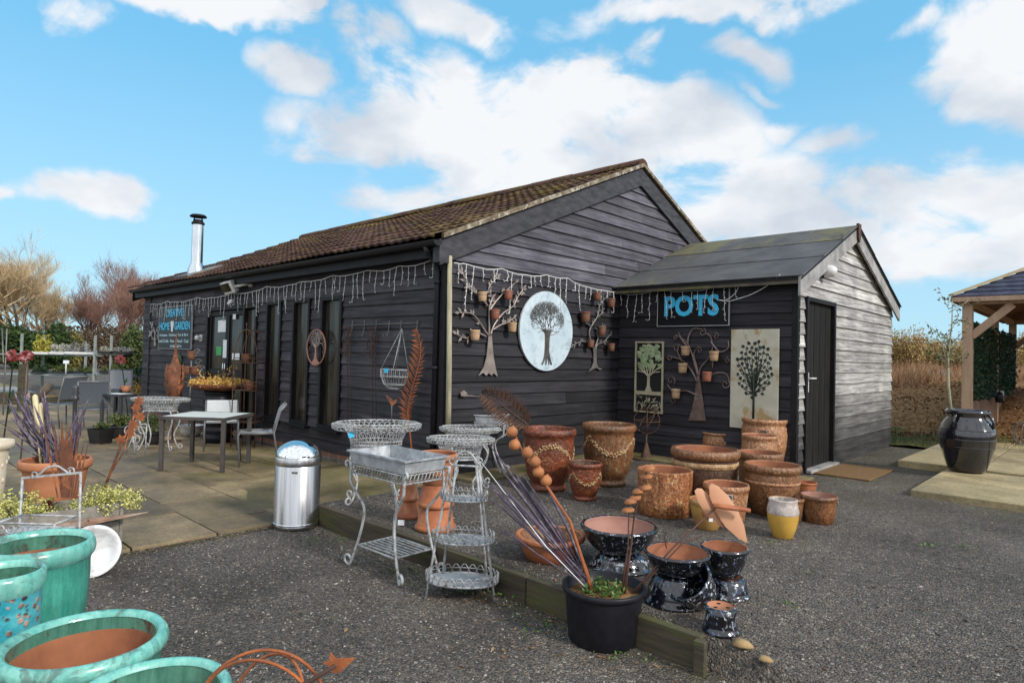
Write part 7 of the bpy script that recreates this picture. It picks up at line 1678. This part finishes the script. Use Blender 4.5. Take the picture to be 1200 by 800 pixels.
m = MB(); m.add(cs+[ap, ap2], [(1, 0, 4), (2, 1, 4, 5), (3, 2, 5), (0, 3, 5, 4)]); m.build('ceiling', 'fence_wood', rf_, True)
for i in range(4):
    m = MB(); A, Bq = cs[i], cs[(i+1) % 4]; m.bar(A-VZ*.035, Bq-VZ*.035, .025, .075); m.build('fascia', 'gazebo_wood', gzb, True)
    m = MB(); nrm = VZ*.045; m.bar(cs[i]+nrm, aps[i][0]+nrm, .11, .03); m.build('hip_cap', 'hip_wood', rf_, True)
m = MB(); n = 40; zf = zfor(gx, gy+.1, 470)
for i in range(n): m.box((gx, gy+.08+(GY-.16)*(i+.5)/n, (zf+.10)/2+.03), (.022, (GY-.16)/n-.006, zf-.10))
for z in (.28, zf-.06): m.box((gx-.03, gy+GY/2, z), (.04, GY-.14, .07))
m.build('side_boarding', 'fence_wood', gzb, True)
m = MB(); R9 = random.Random(5); zi = zfor(gx, gy+.1, 378)
for _ in range(7000): m.leaf((gx+.03+R9.gauss(0, .035), gy+.08+R9.random()*(GY-.16), zf+R9.random()*(zi-zf)*(1.0+.03*math.sin(R9.random()*9))), R9.uniform(.05, .085), R9, -.3, .75)
for k in range(14): y = gy+.1+(GY-.2)*k/13; m.tube([(gx-.02, y, zf), (gx-.02, y, zi)], .012, 4)
m.build('ivy_screen', 'leaf_ivy', gzb, True)
q = onx(1171, 462, gx+.14); t = thing('hanging_lantern', 'small black and white lantern hooked on the ivy screen', 'lantern', q); m = MB(); m.lathe([(.001, -.16), (.06, -.15), (.075, -.02), (.04, .04), (.001, .06)], q, 12); m.build('body', 'black_plastic', t, True); m = MB(); m.tube([q+VZ*.06, q+VZ*.16+VX*-.05, q+VZ*.30+VX*-.08], .006, 5); m.build('hook', 'gunmetal', t, True); m = MB(); m.box(q+Vector((.04, .05, -.02)), (.05, .06, .18)); m.build('panel', 'poly', t, True)
b = at(1204, 522, .09); t = thing('wire_ball', 'thin black wire ball on the paving at the right edge', 'ornament', b)
for k in range(5): m = MB(); Mx = Matrix.Rotation(PI*k/5, 3, 'Z') @ Matrix.Rotation(PI/2, 3, 'X'); m.tube([b+VZ*.2+Mx @ Vector((.2*math.cos(2*PI*i/28), .2*math.sin(2*PI*i/28), 0)) for i in range(28)], .006, 5, closed=True); m.build('hoop', 'gunmetal', t, True)

# ------------------------------------------------------------------ hedge plants on the bank
def upright_shrub(label, x, y, h, w, seed, dens=1.0, lm='leaf_yellow', stems='twig_brown', name='shrub', group='yellowing hedge shrubs on the bank'):
    R9 = random.Random(seed); z0 = bank_z(x, y)-.03; t = thing(name, label, 'shrub', (x, y, z0), 0, group); m = MB(); L = MB()
    for i in range(int(75*dens)):
        a = R9.uniform(0, 6.28); r = w*math.sqrt(R9.random()); p = Vector((r*math.cos(a)*.7, r*math.sin(a)*.7, 0)); q = Vector((r*math.cos(a)*1.1+R9.gauss(0, .08), r*math.sin(a)*1.1, h*R9.uniform(.55, 1.05)))
        mid = p.lerp(q, .5)+Vector((R9.gauss(0, .05), R9.gauss(0, .05), 0)); m.tube([p, mid, q], [.010, .007, .003], 3)
        for k in range(22): f = R9.uniform(.25, 1.0); c = p.lerp(mid, f*2) if f < .5 else mid.lerp(q, f*2-1); L.leaf(c+Vector((R9.gauss(0, .06), R9.gauss(0, .06), R9.gauss(0, .05))), R9.uniform(.05, .095), R9, .2, .5)
    m.build('stems', stems, t); L.build('foliage', lm, t)
hb = [(1042, 388, .55), (1060, 384, .5), (1078, 393, .5), (1096, 396, .55), (1114, 398, .55), (1131, 398, .55), (1150, 392, .6), (1172, 390, .6), (1196, 386, .6), (1222, 385, .6)]
hl_ = ['yellow green hedge shrub right against the shed corner', 'tallest yellow hedge shrub on the bank near the shed', 'thin yellowing hedge shrub third from the shed', 'yellow brown hedge shrub behind the sapling on the left', 'yellow brown hedge shrub directly behind the sapling', 'hedge shrub growing just behind the gazebo post', 'hedge shrub behind the ivy screen nearest its post', 'hedge shrub behind the middle of the ivy screen', 'hedge shrub behind the far part of the ivy screen', 'hedge shrub behind the right end of the gazebo']
for k, (px, py, w) in enumerate(hb):
    q = atd(px, 440, 19.5+rnd.uniform(-.6, .8)); z0 = bank_z(q.x, q.y); upright_shrub(hl_[k], q.x, q.y, max(.9, zfor(q.x, q.y, py)-z0), w, 40+k, 1.6, 'leaf_yellow' if k % 3 else 'leaf_yellowgreen')
m = MB(); R9 = random.Random(77)
for _ in range(5200):
    q = atd(R9.uniform(1030, 1260), 440, 16.2+R9.random()*4.0); z0 = bank_z(q.x, q.y); h = R9.uniform(.15, .55); p = Vector((q.x, q.y, z0)); e = Vector((R9.gauss(0, .12), R9.gauss(0, .12), h)); s = Vector((.008, .006, 0)); m.add([p-s, p+s, p+e], [(0, 1, 2)])
tag(m.build('bracken', 'twig_brown'), 'dead brown bracken stems massed along the top of the bank', 'bracken', kind='stuff')
m = MB(); R9 = random.Random(78)
for _ in range(5200):
    x = R9.uniform(-6, 2.5); y = R9.uniform(13.4, 19.5); z = bank_z(x, y)+.04; m.leaf((x, y, z), R9.uniform(.04, .09), R9, 0, .7)
tag(m.build('bank_leaves', 'leaf_litter'), 'orange brown fallen leaves covering the bank', 'leaves', kind='stuff')
q = atd(1103, 449, 17.0); m = MB(); R9 = random.Random(9); [m.poly([Vector((q.x+dx+R9.uniform(-.16, .16), q.y+dy, bank_z(q.x, q.y)+dz)) for dx, dz in ((-.28, .0), (.02, .02), (.25, .05), (.12, .22), (-.08, .16), (-.2, .27))], Vector((.3, -.8, .5)), .012) for dy in (0, .07, .15, .22)]; tag(m.build('plastic_sheet', 'poly', world=True, loc=q), 'crumpled white plastic sheet lying on the leafy bank', 'plastic sheet')

# ------------------------------------------------------------------ beyond the patio on the left
FZ = -0.19
def tree_bare(name, label, x, y, h, spread, seed, trunkm, twigm, levels=4, nb=4, z0=FZ, up=.55, first=.22, twig=3, group=None):
    R9 = random.Random(seed); t = thing(name, label, 'tree', (x, y, z0), 0, group); T = MB(); C = MB()
    def go(p, d, L, r, lv):
        q = p; pts = [p]
        for k in range(3): d = (d+Vector((R9.gauss(0, .10), R9.gauss(0, .10), .05*up))).normalized(); q = q+d*(L/3); pts.append(q)
        m = T if lv >= levels-1 else C; m.tube(pts, [r, r*.85, r*.7, r*.5], 5 if lv >= levels-1 else 3)
        if lv <= 0:
            for k in range(twig+3):
                a = pts[R9.randrange(1, 4)]; e = (d+Vector((R9.gauss(0, .5), R9.gauss(0, .5), R9.gauss(.25, .4)))).normalized()*L*R9.uniform(.5, 1.1); s = Vector((r*.7, r*.7, 0)); C.add([a-s, a+s, a+e], [(0, 1, 2)])
            return
        for k in range(nb+(1 if R9.random() < .5 else 0)):
            f = R9.uniform(.35, 1.0); i = min(2, int(f*3)); a = pts[i].lerp(pts[i+1], f*3-i) if i < 3 else pts[3]
            e = (d*.75+Vector((R9.gauss(0, spread), R9.gauss(0, spread), R9.gauss(up*.75, .25)))).normalized(); go(a, e, L*R9.uniform(.55, .80), r*.5, lv-1)
    n0 = 5
    T.tube([(0, 0, -.1), (0, 0, h*first)], [h*.028, h*.022], 8)
    for k in range(n0): go(Vector((0, 0, h*first*R9.uniform(.5, 1))), Vector((R9.gauss(0, spread*.55), R9.gauss(0, spread*.55), 1)).normalized(), h*.36, h*.014, levels-1)
    T.build('trunk', trunkm, t); C.build('crown', twigm, t); return t
def far(px, d): q = atd(px, 410, d); return q.x, q.y
def hgt(px, py, d): return atd(px, py, d).z-FZ
x, y = far(18, 42); tree_bare('bare_tree', 'broad tan bare tree at the far left', x, y, hgt(18, 282, 42)*1.0, .6, 5, 'bark', 'twig_tan', 5, 4, twig=4, group='bare winter trees beyond the patio')
x, y = far(-32, 44); tree_bare('bare_tree', 'tan bare tree half cut by the left edge', x, y, hgt(-30, 300, 44), .6, 6, 'bark', 'twig_tan', 5, 4, group='bare winter trees beyond the patio')
x, y = far(58, 47); tree_bare('bare_tree', 'smaller tan bare tree between the broad one and the reddish trees', x, y, hgt(58, 330, 47), .6, 9, 'bark', 'twig_tan', 5, 4, group='bare winter trees beyond the patio')
x, y = far(104, 48); tree_bare('bare_tree', 'reddish bare tree left of the taller reddish one', x, y, hgt(104, 336, 48), .5, 7, 'bark', 'twig_red', 5, 4, twig=4, group='bare winter trees beyond the patio')
x, y = far(134, 50); tree_bare('bare_tree', 'tallest reddish bare tree beyond the barn end', x, y, hgt(134, 308, 50), .45, 8, 'bark', 'twig_red', 5, 4, twig=4, group='bare winter trees beyond the patio')
x, y = far(164, 46); tree_bare('bare_tree', 'reddish bare tree half hidden by the barn end', x, y, hgt(164, 330, 46), .5, 12, 'bark', 'twig_red', 5, 4, twig=4, group='bare winter trees beyond the patio')
def bush(name, label, px, d, ytop, wpx, lm, n, size, seed, stems=True, cat='shrub', group=None, z0=FZ):
    x, y = far(px, d); h = hgt(px, ytop, d); w = wpx/2*d/FOC; t = thing(name, label, cat, (x, y, z0), 0, group); m = MB(); m.blob((0, 0, h*.5), (w, w, h*.56), n, size, random.Random(seed), lumps=9, up=.3, shell=.42); m.build('crown', lm, t)
    m = MB(); R9 = random.Random(seed)
    for k in range(5): a = R9.uniform(0, 6.28); m.tube([(0, 0, 0), (w*.4*math.cos(a), w*.4*math.sin(a), h*.6)], [.05, .015], 5)
    m.build('trunk', 'bark', t)
cg = 'dark conifers beyond the plant shelves'
bush('conifer_bush', 'dark green conifer bush at the far left edge', -8, 34, 382, 46, 'leaf_dark', 4200, .20, 1, group=cg)
bush('conifer_bush', 'dark green conifer bush behind the shelf with the yellow heath', 28, 35, 377, 52, 'leaf_dark', 5200, .20, 2, group=cg)
bush('conifer_bush', 'rounded dark conifer bush next to the olive bush', 62, 36, 380, 40, 'leaf_dark', 4200, .20, 3, group=cg)
bush('olive_bush', 'olive yellow bush between dark conifers and reddish trees', 84, 37, 388, 28, 'leaf_yellowgreen', 2400, .18, 4)
bg_ = 'brown bushes under the reddish trees'
for k, (px, yt, w, lb) in enumerate(((102, 388, 34, 'brown leafless bush beside the olive bush'), (124, 384, 34, 'brown leafless bush under the tallest reddish tree'), (148, 388, 34, 'brown leafless bush above the second shelf unit'), (172, 386, 34, 'brown leafless bush against the barn end'))):
    bush('brown_bush', lb, px, 39, yt, w, 'leaf_brown', 2600, .17, 20+k, group=bg_)
bush('evergreen_shrub', 'bright green pointed shrub beside the barn end', 157, 19, 386, 34, 'leaf_mid', 4200, .10, 31)
m = MB(); R9 = random.Random(4)
for _ in range(9000):
    px = R9.uniform(-320, 200); q = atd(px, 400, R9.uniform(52, 60)); m.leaf((q.x, q.y, FZ+R9.random()**1.4*3.2), .5, R9, .3, .5)
tag(m.build('far_hedge', 'leaf_brown'), 'far brown hedgerow closing the view beyond the yard', 'hedge', kind='stuff')
m = MB()
for _ in range(9000):
    px = R9.uniform(1030, 1500); q = atd(px, 400, R9.uniform(30, 36)); m.leaf((q.x, q.y, .4+R9.random()**1.3*1.6), .4, R9, .3, .5)
tag(m.build('far_hedge', 'leaf_yellow'), 'far yellow brown hedgerow closing the view beyond the bank', 'hedge', kind='stuff')
# plant benches
def plant_bench(label, d, x0, x1, posts, ysh, ylow):
    a, b = atd(x0, 415, d), atd(x1, 415, d); c = (a+b)/2; t = thing('plant_bench', label, 'shelving', (c.x, c.y, FZ), 0, 'plant display benches'); U = Vector((b.x-a.x, b.y-a.y, 0)); L = U.length; U.normalize(); V = Vector((-U.y, U.x, 0)); rz = math.atan2(U.y, U.x)
    for (px, yt, dv) in posts:
        q = atd(px, yt, d); m = MB(); pz = Vector((q.x, q.y, 0))+V*dv; m.box((pz.x, pz.y, (q.z+FZ)/2), (.055, .055, q.z-FZ), rz=rz); m.build('post', 'shelf_metal', t, True)
    for y, th in ((ysh, .028), (ylow, .035)):
        z = atd((x0+x1)/2, y, d).z; m = MB(); m.box((c.x+V.x*.35, c.y+V.y*.35, z), (L, .8, th), rz=rz); m.build('shelf', 'shelf_metal', t, True)
    return t, a, U, V
t1, a1, U1, V1 = plant_bench('longer plant display bench with a yellow heath on top', 19.5, 0, 102, [(26, 391, 0), (32, 391, .7), (101, 403, 0), (95, 410, .7)], 415.5, 439)
t2, a2, U2, V2 = plant_bench('shorter plant display bench near the barn end', 18.5, 112, 147, [(112, 393, 0), (131, 393, 0), (137, 394, .7), (146, 410, .7)], 415, 438)
tr = [('yellow_heath', 'bright yellow upright heath on the longer plant bench', 44, 415, 392, 18, 'leaf_yellowbright', .12), ('heather_tray', 'row of pale cream heathers on the longer plant bench', 64, 415, 405, 17, 'leaf_heather', .09), ('heather_tray', 'row of silvery heathers at the right of the longer bench', 86, 415, 402, 26, 'leaf_silver', .09),
      ('plant_tray', 'dark green plants on the lower shelf behind the red flowers', 40, 438, 429, 12, 'leaf_ivy', .09), ('plant_tray', 'row of green alpines on the lower shelf of the longer bench', 66, 438, 430, 20, 'leaf_mid', .08), ('plant_tray', 'green alpines near the small white sign on the lower shelf', 92, 438, 430, 14, 'leaf_mid', .08),
      ('plant_tray', 'white flowered plants on top of the shorter bench', 120, 414.5, 408, 14, 'leaf_heather', .07), ('plant_tray', 'small green plants at the right of the shorter bench top', 138, 414.5, 408, 16, 'leaf_silver', .07), ('plant_tray', 'green plants on the lower shelf of the shorter bench', 124, 437.5, 429, 20, 'leaf_mid', .08)]
for (nm, lb, px, yb, yt, w, lm, sz) in tr:
    d = 19.3 if px < 105 else 18.3; q = atd(px, yb, d); h = atd(px, yt, d).z-q.z; ww = w/2*d/FOC; V = V1; c = q+V*.25; t = thing(nm, lb, 'plants', c); m = MB(); m.box((0, 0, .04), (2*ww, .35, .07), rz=math.atan2(U1.y, U1.x)); m.build('tray', 'tarmac_pot' if 'heath' not in nm else 'white_plastic', t)
    m = MB(); R9 = random.Random(int(px)); 
    for _ in range(420):
        u = R9.uniform(-1, 1); v = Vector((U1.x*u*ww, U1.y*u*ww, 0))+V*R9.uniform(-.15, .15); m.leaf(v+VZ*(.06+h*R9.random()*(.6+.4*math.sin(u*7+px))), sz, R9, .8 if nm == 'yellow_heath' else .2, .4)
    m.build('foliage', lm, t)
q = atd(77, 438, 19.2); t = thing('label_stand', 'small white label sign on a post between the bench plants', 'sign', q); m = MB(); h = atd(77, 424, 19.2).z-q.z; m.tube([q, q+VZ*h], .02, 6); m.build('post', 'white_plastic', t, True); m = MB(); m.box(q+VZ*h, (.16, .03, .10), rz=YAW); m.build('plate', 'paper', t, True)
# timber framed bed, black frame
a = atd(-14, 470, 15.5); b = atd(42, 467, 15.5); t = thing('timber_bed', 'low dark timber bed in front of the grey track', 'raised bed', (a.x, a.y, FZ)); U = Vector((b.x-a.x, b.y-a.y, 0)).normalized(); V = Vector((-U.y, U.x, 0))
for k in range(2): m = MB(); m.bar(Vector((a.x, a.y, FZ+.09+.19*k))+V*.02*k, Vector((b.x, b.y, FZ+.09+.19*k))+V*.02*k, .12, .18); m.build('board', 'sleeper', t, True)
m = MB(); m.bar(Vector((a.x, a.y, FZ+.12))+V*1.4, Vector((b.x, b.y, FZ+.12))+V*1.4, .12, .24); m.bar(Vector((b.x, b.y, FZ+.12)), Vector((b.x, b.y, FZ+.12))+V*1.4, .12, .24); m.build('board', 'sleeper', t, True)
m = MB(); m.box(((a.x+b.x)/2+V.x*.7, (a.y+b.y)/2+V.y*.7, FZ+.12), ((b-a).length-.1, 1.3, .2), rz=math.atan2(U.y, U.x)); m.build('soil', 'bank', t, True)
q = atd(26, 468, 14.0); m = MB(); m.box((q.x, q.y, FZ+.55), (.13, .13, 1.1), rz=.4); tag(m.build('timber_post', 'sleeper', loc=(0, 0, 0)), 'short dark timber post behind the pinkish flower stem', 'post')
a = atd(-6, 386, 13); b = atd(8, 385, 13.2); t = thing('display_frame', 'thin black display frame at the far left edge', 'frame', (b.x, b.y, FZ)); 
m = MB(); m.tube([Vector((b.x, b.y, FZ)), b, a, Vector((a.x, a.y, FZ))], .016, 6); m.build('frame', 'gunmetal', t, True)
m = MB(); m.tube([b.lerp(a, .4), atd(4, 425, 12.6)], .012, 5); m.tube([atd(-6, 415, 13), atd(9, 416, 13.2)], .012, 5); m.build('rail', 'gunmetal', t, True)
q = atd(163, 462, 15.8); t = thing('covered_table', 'dark covered table with plants beside the barn end', 'table', (q.x, q.y, FZ), .4); h = atd(163, 441, 15.8).z-FZ
m = MB(); m.box((0, 0, h), (.8, .5, .04)); m.build('table_top', 'tarmac_pot', t)
for sx in (-1, 1):
    for sy in (-1, 1): m = MB(); m.box((sx*.36, sy*.21, (h-.02)/2), (.05, .05, h-.02)); m.build('leg', 'tarmac_pot', t)
m = MB(); m.blob((0, 0, h+.14), (.34, .2, .14), 300, .07, random.Random(8), up=.3); tag(m.build('low_plant', 'leaf_ivy', loc=(q.x, q.y, FZ)), 'low dark plants on the covered table by the barn end', 'plants')
